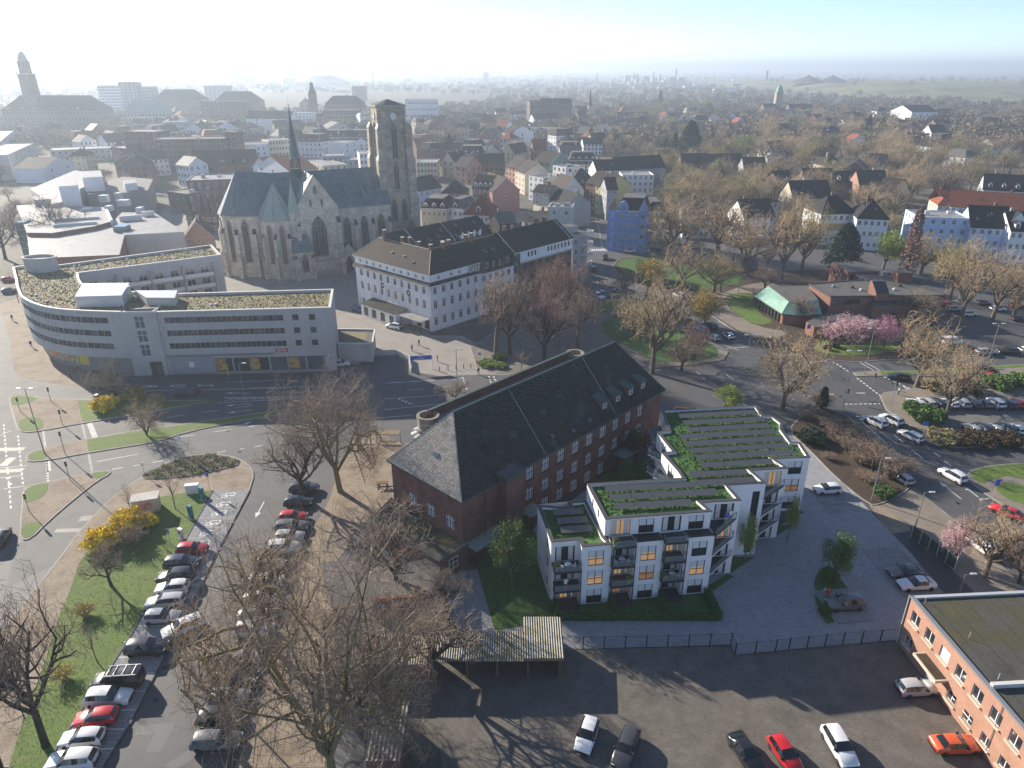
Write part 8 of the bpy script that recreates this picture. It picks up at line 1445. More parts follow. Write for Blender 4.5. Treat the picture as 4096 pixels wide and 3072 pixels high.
def car_meshes(ty):
 if ty in CARM: return CARM[ty]
 L_,S = CT[ty]; sec = []
 for (x,zb,zr,w,wr,fl) in S:
  X = L_ / 2 - x; lo = .24 + (.10 if x < .05 or x > L_ - .05 else 0); sec.append([(X,s * a_,z_) for s,a_,z_ in ((1,w * .90,lo),(1,w,lo + .16),(1,w * 1.0,zb * .72),(1,w * .965,zb),(1,wr,zr - .05),(1,wr * .78,zr),(-1,wr * .78,zr),(-1,wr,zr - .05),(-1,w * .965,zb),(-1,w,zb * .72),(-1,w,lo + .16),(-1,w * .90,lo))])
 B,WS,RW,SL,SR_ = MB(),MB(),MB(),MB(),MB()
 for i in range(len(S) - 1):
  f0,f1 = S[i][5],S[i + 1][5]
  for j in range(11):
   f = [sec[i][j],sec[i][j + 1],sec[i + 1][j + 1],sec[i + 1][j]]
   t = B
   if j in (3,7) and f0 and f1: t = SL if j == 3 else SR_
   elif j in (4,5,6) and f0 == 1 and f1 == 2: t = WS
   elif j in (4,5,6) and f0 == 3: t = RW
   elif j in (3,7) and f0 == 3: t = B
   t.poly(f,'paint_w' if t is B else 'car_glass')
 B.poly(sec[0][::-1],'plastic'); B.poly(sec[-1],'plastic')
 for s in (-1,1):
  B.box(-L_ * .30,L_ * .30,s * S[4][3] - .02 if s > 0 else s * S[4][3] - .01,s * S[4][3] + .01 if s > 0 else s * S[4][3] + .02,.22,.34,'plastic'); xm = L_ / 2 - S[5][0] + .1; w_,wr_ = S[5][3] * .965 + .004,S[5][4] + .004; B.poly([(xm - .04,s * w_,S[5][1]),(xm + .04,s * w_,S[5][1]),(xm + .04,s * wr_,S[5][2] - .05),(xm - .04,s * wr_,S[5][2] - .05)][::s],'plastic')
  xq = L_ / 2 - S[3][0] - .25; B.box(xq - .08,xq + .10,s * (S[4][3] + .02) - .09,s * (S[4][3] + .02) + .09,S[4][1] + .0,S[4][1] + .14,'plastic')
 def weld(m_,nm):
  me = m_.mesh(nm,True); bm = bmesh.new(); bm.from_mesh(me); bmesh.ops.remove_doubles(bm,verts=bm.verts,dist=.002); bmesh.ops.recalc_face_normals(bm,faces=bm.faces); bm.to_mesh(me); bm.free(); return me
 wh = MB(); wh.lathe([(0,-.1),(.19,-.1),(.20,-.09)],'rim',12); wh.lathe([(.20,-.09),(.30,-.1),(.325,-.06),(.325,.08),(.3,.1),(0,.1)],'tyre',14); wm = wh.mesh('wheel',True)
 z1 = S[1][1]; hl = MB().box(-.16,.02,-.17,.17,-.07,.07,'headlight').mesh('headlight'); tl = MB().box(-.02,.10,-.15,.15,-.10,.10,'taillight').mesh('tail_light')
 CARM[ty] = (weld(B,'body'),weld(WS,'windscreen'),weld(RW,'rear_window'),weld(SL,'side_window'),weld(SR_,'side_window'),wm,hl,tl,L_,S); return CARM[ty]
FARM = {}
def car(ty,col,c,xr,yr,xf,yf,label,z=.0,full=True,group=None):
 a_,b_ = Vector(G(*c(xr,yr),z)),Vector(G(*c(xf,yf),z)); an = math.atan2(b_.y - a_.y,b_.x - a_.x); p = (a_ + b_) / 2; me = car_meshes(ty); L_,S = me[8],me[9]; zt = S[1][1]
 wheels = [(L_ * .5 - .85,s * (S[4][3] - .08)) for s in (-1,1)] + [(-L_ * .5 + .80,s * (S[4][3] - .08)) for s in (-1,1)]
 if not full:
  if ty not in FARM:
   bm = bmesh.new(); mats = ['paint_w','plastic','car_glass','tyre','taillight','headlight','rim']
   def add(m_,mat=None):
    n0 = len(bm.faces); bm.from_mesh(m_); bm.faces.ensure_lookup_table()
    for f in bm.faces[n0:]: f.material_index = mats.index(m_.materials[f.material_index].name)
    bm.verts.ensure_lookup_table(); v_ = [v for f in bm.faces[n0:] for v in f.verts]
    if mat: bmesh.ops.transform(bm,matrix=mat,verts=list(set(v_)))
   for m_ in me[:5]: add(m_)
   for (x,y) in wheels: add(me[5],Matrix.Translation((x,y,.325)) @ Matrix.Rotation(R(90) if y < 0 else R(-90),4,'X'))
   for s in (-1,1): add(me[7],Matrix.Translation((-L_ / 2 + .02,s * .6,zt))); add(me[6],Matrix.Translation((L_ / 2 - .06,s * .58,zt - .08)))
   fm = bpy.data.meshes.new('car'); bm.to_mesh(fm); bm.free(); [fm.materials.append(M[x]) for x in mats]; FARM[ty] = fm
  o = link('car',FARM[ty],None,(p.x,p.y,z),an); set_mats(o,['paint_' + col]); return tag(o,label,'van' if ty == 'van' else 'car',group)
 t = thing('van' if ty == 'van' else 'car',label,'van' if ty == 'van' else 'car',(p.x,p.y,z),an,group)
 o = link('body',me[0],t); set_mats(o,['paint_' + col])
 for n_,m_ in zip(('windscreen','rear_window','side_window','side_window'),me[1:5]): link(n_,m_,t)
 for (x,y) in wheels: o = link('wheel',me[5],t,(x,y,.325)); o.rotation_euler = (R(90) if y < 0 else R(-90),0,0)
 for s in (-1,1): link('headlight',me[6],t,(L_ / 2 - .06,s * .58,zt - .08)); link('tail_light',me[7],t,(-L_ / 2 + .02,s * .6,zt + .02))
 return t
GR = 'cars parked beside the grass'
for a_ in [('hatch','r',cL,1450,1632,1660,1622,'red car with black roof, first below the charging bays'),('suv','n',cBL,1320,35,1625,20,'dark blue car next below the red one'),('suv','k',cBL,1560,125,1272,145,'black SUV third from the charging bays'),('hatch','w',cBL,1512,215,1276,235,'white hatchback between the black SUV and a silver estate'),('estate','s',cBL,1486,325,1190,350,'silver estate facing the grass'),('hatch','s',cBL,1178,468,1442,455,'silver hatchback facing away from the grass'),('estate','w',cBL,1622,485,1335,600,'white estate parked at an angle'),('suv','k',cBL,1025,720,1352,705,'black SUV between the angled white estate and the van'),('van','k',cBL,1170,965,752,990,'black van with roof bars'),('suv','w',cBL,715,1125,1052,1105,'white SUV directly below the black van'),('hatch','r',cBL,910,1262,655,1290,'bright red hatchback in the lower left row'),('hatch','w',cBL,842,1430,500,1455,'white car below the bright red hatchback'),('suv','w',cBL,785,1612,400,1640,'white SUV at the lower edge, last of the left row')]: car(*a_,z=.14,group=GR)
t = [o for o in COL.objects if o.get('label') == 'black van with roof bars'][0]
for x in (-1.9,-.9,.0,.7): MB().box(x - .04,x + .04,-.7,.7,1.96,2.02,'metal_light').build('roof_bar',t)
for s in (-1,1): MB().box(-2.3,1.0,s * .72 - .03,s * .72 + .03,1.93,2.0,'metal_light').build('roof_rail',t)
for i,(c,x,y,ty,col) in enumerate([(cM,440,1130,'suv','d'),(cM,390,1240,'hatch','k'),(cM,350,1360,'hatch','r'),(cM,340,1435,'estate','g'),(cM,320,1520,'hatch','s'),(cM,275,1610,'suv','w'),(cBL,2170,35,'hatch','l'),(cBL,2150,165,'estate','w'),(cBL,2085,315,'hatch','w'),(cBL,2075,430,'sedan','s'),(cBL,2050,565,'suv','w'),(cBL,1965,785,'hatch','s'),(cBL,1900,945,'estate','d'),(cBL,1850,1105,'hatch','l'),(cBL,1780,1270,'suv','k'),(cBL,1750,1455,'estate','g')]):
 car(ty,col,c,x - 150,y + 14,x + 150,y,['dark SUV at the upper end of the row under the trees','black hatchback second in the row under the trees','red hatchback under the plane trees','grey estate just below the red car under the trees','silver hatchback second below the red car under the trees','white SUV third below the red car under the trees','pale hatchback in the row under the trees, level with the dark blue car','white estate under the trees, level with the black SUV','white hatchback under the trees, level with the silver estate','silver sedan under the trees, level with the silver hatchback','bulky white SUV under the trees, level with the angled estate','silver hatchback under the trees, level with the black van','dark estate under the trees, just below the black van','pale blue-grey hatchback in the row under the trees near the lamp post','black SUV low in the row under the trees','dark grey estate, last of the row under the trees'][i],z=.01,group='cars parked under the plane trees')
for a_ in [('hatch','w',cB,742,1290,655,1550,'white hatchback in the cobbled yard'),('estate','d',cB,1060,1390,958,1660,'dark grey car right beside the white hatchback in the yard'),('sedan','k',cB,1900,1450,2065,1690,'black convertible left of the red car'),('hatch','r',cR3,195,1450,365,1710,'small bright red car in the cobbled yard'),('suv','w',cR3,640,1390,790,1650,'white SUV with roof rails in the cobbled yard'),('hatch','s',cR3,1185,1050,1485,1030,'silver hatchback beside the office door canopy'),('sedan','o',cR3,1465,1505,1825,1490,'orange-red car beside the office wall'),
  ('hatch','w',cR2,732,740,508,748,'white hatchback on the bay right of the flats'),('sedan','g',cR2,1385,1405,1112,1418,'grey coupe in the bay by the dark yard'),('sedan','w',cR2,1474,1505,1192,1520,'white coupe in front of the grey coupe'),('suv','g',cR3,893,350,622,362,'dark grey SUV on the bay beside the island'),
  ('suv','w',cR2,1062,228,958,172,'white SUV waiting in the left lane at the junction'),('suv','w',cR2,1192,210,1085,155,'white SUV waiting in the right lane at the junction'),('estate','w',cR2,1358,345,1228,280,'white car queuing behind the two SUVs'),('suv','w',cR2,1702,678,1560,595,'white SUV alone on the dark road'),('sedan','r',cR2,2155,965,1985,895,'dark red sports car at the right edge'),('hatch','s',cR2,1290,705,1155,605,'silver car behind the bare thicket'),('sedan','w',cR2,1935,1262,1808,1165,'white car behind the small pink cherry tree')]: car(*a_,z=.05 if a_[2] in (cR2,cR3) and 'bay' in a_[7] or 'coupe' in a_[7] else .02)
FL_ = [('suv','k',cRW,1605,1572,1398,1578,'black car driving past the supermarket'),('hatch','k',cRW,912,1580,790,1586,'dark car behind the spreading bare tree'),('suv','b',cH,225,885,335,912,'blue SUV beside the hotel left front'),('suv','w',cH,612,1045,503,1022,'white minivan in front of the hotel'),('hatch','w',cH,90,1335,168,1332,'white-green car beside the red containers'),
('sedan','w',cP,1090,622,988,622,'white sedan in front of the blue house'),('suv','w',cP,1192,622,1108,622,'white SUV right of the white sedan'),('hatch','k',cP,1312,622,1232,622,'black car in front of the cream house'),('suv','k',cP,845,655,845,700,'black car at the bend below the zebra crossing'),('hatch','k',cP,752,785,752,745,'black car by the balcony house'),('van','s',cP,715,330,712,378,'silver van in the narrow street'),('hatch','w',cP,510,1070,590,1050,'white car parked behind the playground trees'),('hatch','g',cP,495,1085,545,1075,'grey car left of the white car at the playground'),('suv','w',cP,765,975,830,1010,'white car at the park corner'),('suv','n',cP,800,965,870,995,'dark blue car right of the white one at the park corner'),('hatch','s',cP,660,1025,740,1005,'silver car left of the park corner'),('suv','w',cP,1485,1005,1400,965,'white van-like car above the golden tree'),('suv','r',cP,1380,1130,1320,1095,'dark red car in the parked row by the park'),('suv','k',cP,1450,1170,1390,1130,'black car in the parked row by the park'),('suv','k',cP,1530,1210,1460,1165,'second black car in the parked row by the park'),('suv','k',cP,1735,1255,1650,1205,'black car below the golden tree'),('hatch','s',cP,1660,1275,1570,1235,'silver car left below the golden tree'),('hatch','s',cP,1755,1345,1670,1300,'silver car last before the junction'),('hatch','w',cP,1875,1340,1800,1280,'white small car driving away from the junction'),('hatch','w',cP,1135,1000,1070,985,'white car behind the tall bare park tree'),('hatch','s',cP,985,955,920,935,'silver car behind the tan tree'),
('estate','k',cR,1260,1255,1135,1238,'black estate stopping at the junction'),('estate','l',cR,1825,1045,1980,1040,'silver estate parked on the street right of the library'),('estate','k',cR,2165,1040,1995,1035,'black estate parked right of the silver one'),('hatch','w',cR,2180,1030,2300,1028,'white car at the right edge of the parked street row'),('van','k',cR,1815,1205,1975,1200,'black van on the street above the car park'),('suv','r',cR,1900,1255,2010,1250,'red car behind the bushes of the car park'),('van','w',cR,1530,965,1715,955,'white camper van under the trees')]
for i,x in enumerate(range(1310,2230,92)): FL_.append((['hatch','suv','estate'][i % 3],'wskwlkgwkr'[i],cR,x + 60,1490,x - 20,1430,'parked %s car in the upper car park row, %s from the left' % (['white','silver','black','white','pale grey','black','dark grey','white','black','red'][i],['first','second','third','fourth','fifth','sixth','seventh','eighth','ninth','tenth'][i])))
for i,x in enumerate(range(1780,2230,90)): FL_.append((['hatch','suv'][i % 2],'lkskw'[i],cR2,x + 50,290,x - 40,225,'parked %s car in the lower car park row, %s from the left' % (['pale grey','black','silver','black','white'][i],['first','second','third','fourth','fifth'][i])))
for i,(x,y,k_) in enumerate([(1590,655,'r'),(1640,690,'s'),(1765,730,'w'),(1995,690,'w'),(2150,660,'r'),(2165,770,'k'),(2155,555,'w'),(1880,640,'g')]): FL_.append(('hatch',k_,cR,x - 60,y + 4,x + 60,y,['red car nearest the library right end','silver car second from the library right end','white car below the tall tan tree','white car in the middle of the rear car park','red car at the right of the rear car park','dark car under the olive tree at the right','white car at the top of the rear car park','grey car behind the tall tan tree'][i]))
FL_ += [('suv','k',cL,-20,1600,45,1480,'dark car cut by the left edge'),('hatch','b',cRW,20,750,140,735,'blue car at the left end of the curved building'),('hatch','r',cRW,40,655,110,650,'red car above the blue one at the left edge'),('hatch','s',cTR,1240,1340,1265,1325,'silver car in the side street by the corner house'),('hatch','a',cTR,1205,1420,1230,1395,'pale yellow car in the side street'),('hatch','n',cTR,1180,1480,1210,1440,'dark blue car in the side street')]
for a_ in FL_: car(*a_,z=.135 if a_[2] is cR and a_[4] < 980 or 'car park row' in a_[7] else .02,full=False)
# ================================================================ STREET FURNITURE, FENCES, PEOPLE
def pt(c,x,y): return G(*c(x,y))
def height(c,x,yt,p): return ZAT(*c(x,yt),p[1])
def lamp(c,x,y,yt,label,arms=2,rz=0.0):
 p = pt(c,x,y); h = height(c,x,yt,p); t = thing('street_lamp',label,'lamp',p,rz); MB().tube((0,0,0),(0,0,h),.10,.06,'metal_grey',8).build('post',t)
 for s in ((-1,1) if arms == 2 else (1,)): q = MB(); q.tube((0,0,h),(s * 1.0,0,h + .12),.035,.03,'metal_grey',5); q.box(s * 1.0 - .38,s * 1.0 + .38,-.14,.14,h + .06,h + .2,'metal_light'); q.build('lamp_head',t)
for a_ in [(cL,360,838,315,'tall double-headed lamp on the left traffic islands'),(cL,1990,530,110,'tall lamp on the grass median before the supermarket',1),(cR,745,1495,1020,'double lamp at the left side of the right junction'),(cR,925,1205,840,'double lamp on the central island by the cherry trees'),(cR,1910,1150,800,'double lamp on the street by the car park'),(cP,1995,1445,1290,'double lamp at the park corner junction'),(cR2,980,815,475,'single lamp in the bare thicket',1),(cR2,1310,1110,750,'single lamp by the green board fence',1),(cP,1770,1020,860,'slim lamp on the path left of the library',1),(cP,1915,965,805,'slim post on the path behind the library',1),(cH,1065,1530,1205,'lamp with round head at the end of the pedestrian street',1),(cBL,2040,1350,940,'slim lamp under the trees at lower middle',1),(cH,160,735,490,'slim lamp on the church square',1),(cR2,1690,1560,1410,'short floodlight on the edge of the office roof',1)]: lamp(*a_)
def signal(c,x,y,yt,label):
 p = pt(c,x,y); h = max(2.6,height(c,x,yt,p)); t = thing('traffic_light',label,'traffic light',p,R(40)); MB().tube((0,0,0),(0,0,h),.06,.05,'metal_grey',6).build('post',t); o = MB().box(-.16,.16,-.32,-.06,h - .9,h,'black').build('signal_head',t)
 for k,m_ in enumerate(('red','yellow','copper_green')): q = MB(); q.lathe([(0,-.02),(.09,0)],m_,8); a_ = q.build('lens',o,loc=(0,-.33,h - .16 - .28 * k)); a_.rotation_euler = (R(90),0,0)
for a_ in [(cL,412,418,295,'traffic light on the left median, upper one'),(cL,505,605,475,'traffic light on the left median, lower one'),(cL,528,845,650,'traffic light on the second traffic island'),(cL,565,1050,890,'traffic light on the lowest traffic island'),(cL,240,1310,1150,'traffic light at the far left kerb'),(cL,165,500,375,'small traffic light on the corner grass'),(cL,660,260,130,'traffic light before the curved building'),(cR,770,1420,1340,'traffic light at the left side of the right junction'),(cR,1130,1495,1260,'traffic light on the tip by the car park'),(cR,990,1290,1235,'traffic light on the right junction crossing')]: signal(*a_)
def post_sign(c,x,y,yt,m_,w,h,label,name='road_sign'):
 p = pt(c,x,y); H_ = max(2.2,height(c,x,yt,p)); t = thing(name,label,'sign',p); MB().tube((0,0,0),(0,0,H_),.04,.04,'metal_light',6).build('post',t); MB().box(-w * .4,w * .4,-.07,-.04,H_ - h * .8,H_,m_).build('sign_panel',t)
for a_ in [(cL,1690,1130,985,'sign_blue',.6,.9,'blue parking sign beside the charging bays'),(cL,1470,850,690,'sign_white',.9,1.5,'tall white sign on the road by the flower bed'),(cL,1165,1010,905,'sign_white',.8,.7,'white give-way sign at the flower bed tip'),(cR2,1390,305,175,'sign_blue',1.3,1.0,'blue sign at the car park corner'),(cR2,1960,785,640,'sign_blue',.9,1.4,'blue and white sign on the right verge'),(cH,1245,1300,1240,'sign_blue',.7,.7,'blue sign beside the light green bush'),(cP,950,660,620,'sign_blue',.8,.8,'round blue sign at the bend below the blue house'),(cR,450,960,800,'sign_blue',1.0,1.4,'blue sign in front of the library entrance'),(cRW,1845,1440,1330,'yellow',.3,2.6,'yellow bus stop sign by the supermarket'),(cL,1370,1560,1440,'sign_blue',.6,.6,'blue sign on the grass behind the forsythia')]: post_sign(*a_)
for x,y,h,lab in ((1635,1215,2.3,'teal charging post nearest the flower bed'),(1545,1365,2.3,'second teal charging post beside the bays'),(1465,1525,1.7,'short white and teal charging post')):
 p = pt(cL,x,y); t = thing('charging_post',lab,'charger',(*p,.14),R(-35)); MB().box(-.45,.45,-.3,.3,0,.12,'concrete').build('base',t); MB().box(-.36,.36,-.22,.22,.12,h,'teal' if h > 2 else 'frame_white').build('cabinet',t); MB().box(-.24,.24,-.24,-.22,h * .55,h * .82,'black').build('screen',t); q = MB(); q.path([(.36,0,h * .8),(.62,-.1,h * .5),(.5,-.15,.3),(.38,-.1,h * .4)],.03,'black',5); q.build('charging_cable',t)
p = pt(cL,1555,1155); tag(MB().box(-.95,.95,-.35,.35,.14,1.6,'frame_white').box(-1.0,1.0,-.4,.4,1.6,1.68,'sign_white').build('cabinet',loc=(*p,0),rz=R(10)),'white electrical cabinet beside the charging post','cabinet')
hu = thing('utility_hut','small cream utility hut with graffiti','hut',(*pt(cL,1190,1290),.13),R(18)); MB().box(-1.75,1.75,-1.0,1.0,0,2.2,'render_cream').build('wall',hu); MB().box(-1.9,1.9,-1.15,1.15,2.2,2.34,'concrete').build('roof_slab',hu)
noisy('graffiti',[(.55,.10,.13),(.62,.22,.26),(.5,.45,.42)],2.2,coord='obj',detail=1); q = MB(); q.poly([(-.9,-1.02,.6),(.6,-1.02,.5),(1.1,-1.02,1.1),(.7,-1.02,1.75),(-.6,-1.02,1.7),(-1.1,-1.02,1.2)],'graffiti'); q.build('graffiti',hu)
def fence(pts,label,m_='metal_dark',h=1.75,step=2.45,name='mesh_fence'):
 t = thing(name,label,'fence',(*pts[0],0))
 for a_,b_ in zip(pts,pts[1:]):
  l = math.hypot(b_[0] - a_[0],b_[1] - a_[1]); n = max(1,round(l / step)); an = math.atan2(b_[1] - a_[1],b_[0] - a_[0]); w = l / n; k = ('fen',round(w,2))
  if k not in _WM:
   q = MB(); q.tube((.06,0,.1),(w - .06,0,.1),.025,.025,m_,4); q.tube((.06,0,h),(w - .06,0,h),.025,.025,m_,4)
   for i in range(int(w / .2)): q.tube((.1 + i * .2,0,.1),(.1 + i * .2,0,h),.006,.006,m_,3,False)
   for i in range(1,8): q.tube((.06,0,.1 + i * .21),(w - .06,0,.1 + i * .21),.006,.006,m_,3,False)
   _WM[k] = q.mesh('fence_panel'); _WM['post'] = MB().box(-.05,.05,-.05,.05,0,h + .12,m_).mesh('fence_post')
  for i in range(n): p = (a_[0] + (b_[0] - a_[0]) * i / n - pts[0][0],a_[1] + (b_[1] - a_[1]) * i / n - pts[0][1],0); link('fence_panel',_WM[k],t,p,an); link('fence_post',_WM['post'],t,p,an)
fence(GL(cB,[(500,692),(835,690),(1345,680),(1855,664),(1888,745),(2212,716)]) + [G(*cR3(*p)) for p in [(310,705),(745,662),(1195,627)]],'dark steel mesh fence between the paved yard and the cobbled yard')
bf = thing('board_fence','green board fence panels along the lower road edge','fence',(*G(*cR2(1300,1110)),0)); P0 = G(*cR2(1300,1110)); P1 = G(*cR2(1650,1370)); l = math.hypot(P1[0] - P0[0],P1[1] - P0[1]); an = math.atan2(P1[1] - P0[1],P1[0] - P0[0]); plain('fence_green',(.03,.075,.05),.6); bm_ = MB().box(0,.15,-.02,.02,.1,1.9,'fence_green').mesh('board')
bf.rotation_euler = (0,0,an)
for i in range(int(l / .18)): link('board',bm_,bf,(i * .18,.02 * (i % 2),0))
for i in range(6): MB().box(-.05,.05,-.08,.04,0,2.05,'metal_light').build('fence_post',bf,loc=(l * i / 5,0,0))
for i,(x,y) in enumerate(((920,1375),(990,1370),(1055,1362),(1115,1357),(1173,1355))): tag(MB().lathe([(.09,0),(.09,.9),(.05,1.0),(0,1.0)],'metal_dark',8).build('bollard',loc=(*pt(cH,x,y),.03)),'dark bollard across the pedestrian street, %s from the left' % ['first','second','third','fourth','fifth'][i],'bollard','bollards of the pedestrian street')
a_,b_ = pt(cH,690,1370),pt(cH,865,1360); t = thing('ramp_banner','blue banner on white posts over the underground ramp','banner',(*a_,0)); d = (b_[0] - a_[0],b_[1] - a_[1]); MB().obox((0,0),d,.06,2.3,3.3,'sign_blue').build('banner',t); q = MB(); [q.obox((d[0] * f_,d[1] * f_ - .05),(d[0] * (f_ + .022),d[1] * (f_ + .022) - .05),.02,z_,z_ + .22,'sign_white') for z_,f0,n_ in ((2.9,.38,7),(2.45,.2,13)) for f_ in (f0 + .034 * j_ for j_ in range(n_))]; q.build('blurred_lettering',t,kind='stuff')
for p in ((0,0),d): MB().tube((*p,0),(*p,3.4),.09,.09,'frame_white',6).build('post',t)
q = MB(); kp = GL(cH,[(400,1250),(580,1240),(680,1290),(695,1385)])
for u_,v_ in zip(kp,kp[1:]): q.obox(u_,v_,.25,0,1.1,'concrete')
tag(q.build('ramp_wall'),'curved concrete parapet round the underground ramp','wall'); sheet('ramp',GL(cH,[(120,1380),(400,1262),(570,1252),(670,1300),(685,1390)]),.033,'asphalt_dark')
sl = thing('playground_slide','metal playground slide with ladder tower','slide',(*pt(cP,455,1345),.12),R(20)); MB().box(-.6,.6,-.6,.6,1.6,1.7,'wood').build('platform',sl); q = MB()
for x in (-.55,.55):
 for y in (-.55,.55): q.tube((x,y,0),(x,y,2.6),.05,.05,'wood',5)
q.build('tower_frame',sl); MB().poly([(-.6,-.3,1.65),(-3.2,-.3,.2),(-3.2,.3,.2),(-.6,.3,1.65)],'metal_light').poly([(-.6,-.32,1.65),(-3.2,-.32,.2),(-3.2,-.32,.45),(-.6,-.32,1.9)],'metal_light').build('chute',sl)
sw = thing('playground_swing','wooden A-frame swing beside the slide','swing',(*pt(cP,510,1440),.12),R(30)); q = MB()
for x in (-1.6,1.6):
 for y in (-1,1): q.tube((x,y,0),(x,0,2.4),.06,.06,'wood',5)
q.tube((-1.7,0,2.4),(1.7,0,2.4),.06,.06,'wood',5); q.build('frame',sw); MB().box(-.25,.25,-.1,.1,.5,.54,'black').build('seat',sw); MB().tube((-.22,0,.52),(-.22,0,2.4),.012,.012,'metal_grey',3).tube((.22,0,.52),(.22,0,2.4),.012,.012,'metal_grey',3).build('chains',sw)
bs = thing('bus_shelter','glass bus shelter with mossy roof left of the school','shelter',(*pt(cM,1110,765),.03),R(0)); MB().box(-2.2,2.2,-.8,.9,2.35,2.5,'metal_grey','sedum').build('roof',bs); MB().box(-2.1,2.1,.8,.84,.2,2.35,'clear_glass').build('glass_wall',bs); MB().box(-1.6,1.6,.2,.6,.42,.5,'wood').build('bench',bs)
for x in (-2.1,2.1): MB().box(x - .05,x + .05,.7,.8,0,2.35,'metal_grey').build('post',bs)
bn = thing('picnic_bench','wooden bench table in the school yard','bench',(*pt(cM,1065,1100),.03),R(5)); MB().box(-.9,.9,-.4,.4,.7,.78,'wood').build('table_top',bn)
for y in (-.75,.75): MB().box(-.9,.9,y - .15,y + .15,.42,.48,'wood').build('seat',bn)
for x in (-.65,.65): MB().box(x - .05,x + .05,-.8,.8,.05,.12,'wood').box(x - .05,x + .05,-.08,.08,.1,.7,'wood').build('leg',bn)
def person(p,rz,label,top,legs,hair='bark_dark',z=0.0,arm=0):
 J = [(0,0,.95,.13),(0,0,1.18,.15),(0,0,1.40,.17),(0,0,1.52,.06),(0,-.02,1.66,.105),(-.10,0,.88,.10),(-.12,.05,.48,.07),(-.13,0,.08,.05),(-.13,-.15,.04,.045),(.10,0,.88,.10),(.12,-.08,.48,.07),(.13,-.02,.08,.05),(.13,-.17,.04,.045),(-.20,0,1.40,.065),(-.27,.03,1.12,.05),(-.26,-.08,.88,.04),(.20,0,1.40,.065),(.27,.03,1.12,.05),(.24,-.10 - .2 * arm,.88 + .4 * arm,.04)]
 E_ = [(0,1),(1,2),(2,3),(3,4),(0,5),(5,6),(6,7),(7,8),(0,9),(9,10),(10,11),(11,12),(2,13),(13,14),(14,15),(2,16),(16,17),(17,18)]
 me = bpy.data.meshes.new('body'); me.from_pydata([j[:3] for j in J],E_,[]); o = bpy.data.objects.new('person',me); COL.objects.link(o); s = o.modifiers.new('skin','SKIN'); o.modifiers.new('sub','SUBSURF').levels = 1
 for i,v_ in enumerate(me.skin_vertices[0].data): v_.radius = (J[i][3],J[i][3]); v_.use_root = i == 0
 dg = bpy.context.evaluated_depsgraph_get(); m2 = bpy.data.meshes.new_from_object(o.evaluated_get(dg)); m2.materials.clear(); [m2.materials.append(M[x]) for x in (legs,top,'skin',hair)]; o.modifiers.clear(); o.data = m2
 for f in m2.polygons: c_ = f.center; f.use_smooth = True; f.material_index = 3 if c_.z > 1.66 or (c_.z > 1.56 and c_.y > .02) else 2 if c_.z > 1.5 or (abs(c_.x) > .2 and c_.z < 1.0) else 1 if c_.z > .93 else 0
 o.location = (*p,z); o.rotation_euler = (0,0,rz); tag(o,label,'person'); return o
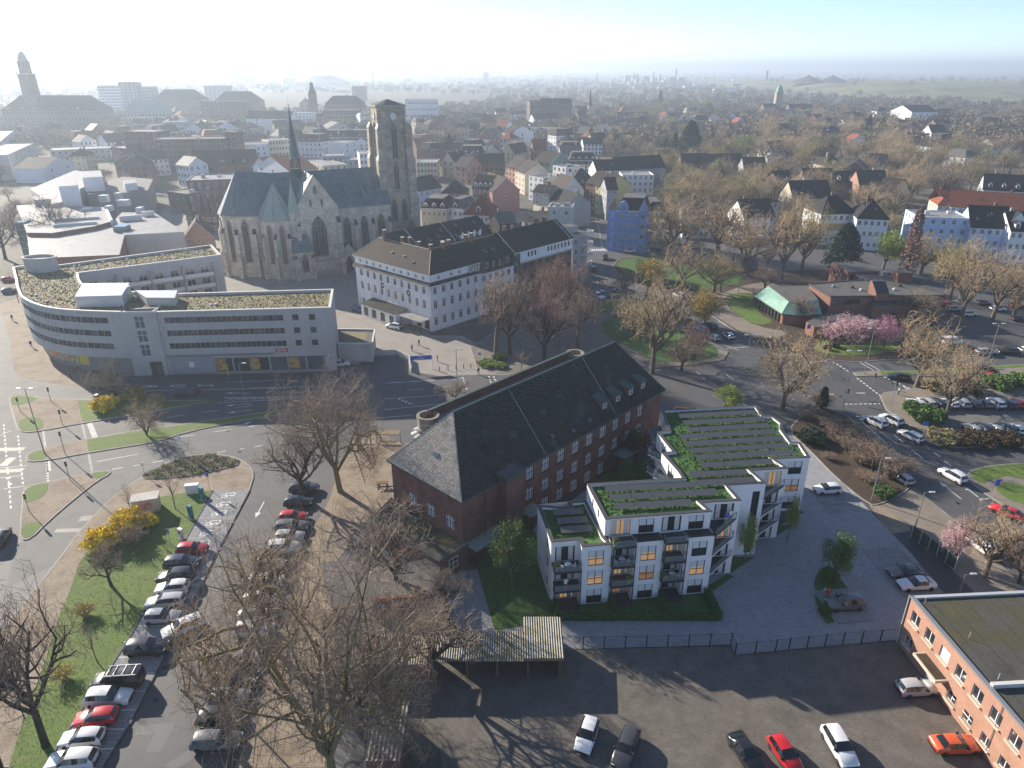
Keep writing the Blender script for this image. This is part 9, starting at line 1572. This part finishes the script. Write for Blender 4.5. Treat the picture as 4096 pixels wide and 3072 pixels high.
for a_ in [(pt(cR3,592,292),0,'person in grey standing left on the parking bay','metal_grey','metal_grey','bark',.12),(pt(cR3,622,300),.3,'person in red standing beside the grey car','red','leaf_tan','bark',.12),(FP(1.7,-.3),.5,'person in white top and red trousers on the lower left balcony','frame_white','red','bark_dark',2.9,1),((26.4,73.2),.3,'person in dark clothes on the top corner balcony','sign_blue','curtain','bark_dark',8.6),((27.0,73.6),.2,'person in pale clothes on the top corner balcony','frame_white','leaf_tan','bark_dark',8.6),(pt(cH,757,1172),1,'person with red bag walking on the pedestrian street','black','metal_dark'),(pt(cH,905,1300),2,'person in dark coat near the blue banner','black','metal_dark'),(pt(cH,1235,1405),.5,'person in dark coat waiting at the kerb','black','metal_dark'),(pt(cH,700,1215),1,'person with blue bag by the ramp','sign_blue','metal_dark'),(pt(cRW,255,1185),1,'person in black walking under the curved front','black','black'),(pt(cRW,575,1445),2,'person in black pulling a trolley before the curved building','black','black'),(pt(cRW,102,970),1,'person at the left end of the curved building','black','metal_dark'),(pt(cR,1195,1370),1,'person with white top at the car park corner','frame_white','black')]: person(*a_)
for i,(bx,z) in enumerate(((1.9,5.75),(15.0,2.9),(8.5,5.75))):
 t = thing('balcony_table',['round table with two chairs on the upper left balcony','round table with chairs on the right balcony stack','table with chairs on the middle balcony stack'][i],'table',(*FP(bx,-.1),z),FA); MB().lathe([(0,.7),(.42,.7),(.42,.74),(0,.74)],'frame_white',12).build('table_top',t); MB().tube((0,0,.03),(0,0,.7),.04,.04,'metal_grey',6).build('leg',t)
 for s in (-1,1): o = MB().box(-.2,.2,-.2,.2,.42,.46,'frame_white').box(s * .18 - .02,s * .18 + .02,-.2,.2,.46,.85,'frame_white').build('balcony_chair',None,loc=(*FP(bx + s * .75,-.1),z),rz=FA); tag(o,'%s chair at the %s' % (['left','right'][s > 0],['upper left balcony table','right balcony stack table','middle balcony stack table'][i]),'chair'); [MB().box(x - .02,x + .02,y - .02,y + .02,0,.42,'metal_grey').build('leg',o) for x in (-.17,.17) for y in (-.17,.17)]
for i,(bx,z) in enumerate(((.55,5.75),(7.5,8.6),(9.5,2.9),(13.8,2.9))): p = FP(bx,-.3); o = link('potted_plant',PROTO['densebush'][1],None,(*p,z + .3),0,(.4,.4,.9)); set_mats(o,[None,'leaf_lime']); tag(o,['leafy pot plant on the upper left balcony','leafy pot plant on the top middle balcony','leafy pot plant on the lower middle balcony','leafy pot plant on the right balcony stack'][i],'plant'); MB().lathe([(.3,-.32),(.4,0),(.38,.0)],'concrete',10).build('pot',o).scale = (1,1,.9)
# ================================================================ HAZE
m,nt,b,N,L = _mat('haze_air'); nt.nodes.remove(b); pv = N('ShaderNodeVolumePrincipled'); pv.inputs['Color'].default_value = (.74,.86,1.0,1); pv.inputs['Density'].default_value = 3.1e-4; pv.inputs['Anisotropy'].default_value = .40
L(pv.outputs[0],nt.nodes['Material Output'].inputs['Volume'])
hz = MB().box(-30500,30500,-600,42500,-1.2,128,'haze_air').build('haze'); hz['kind'] = 'stuff'
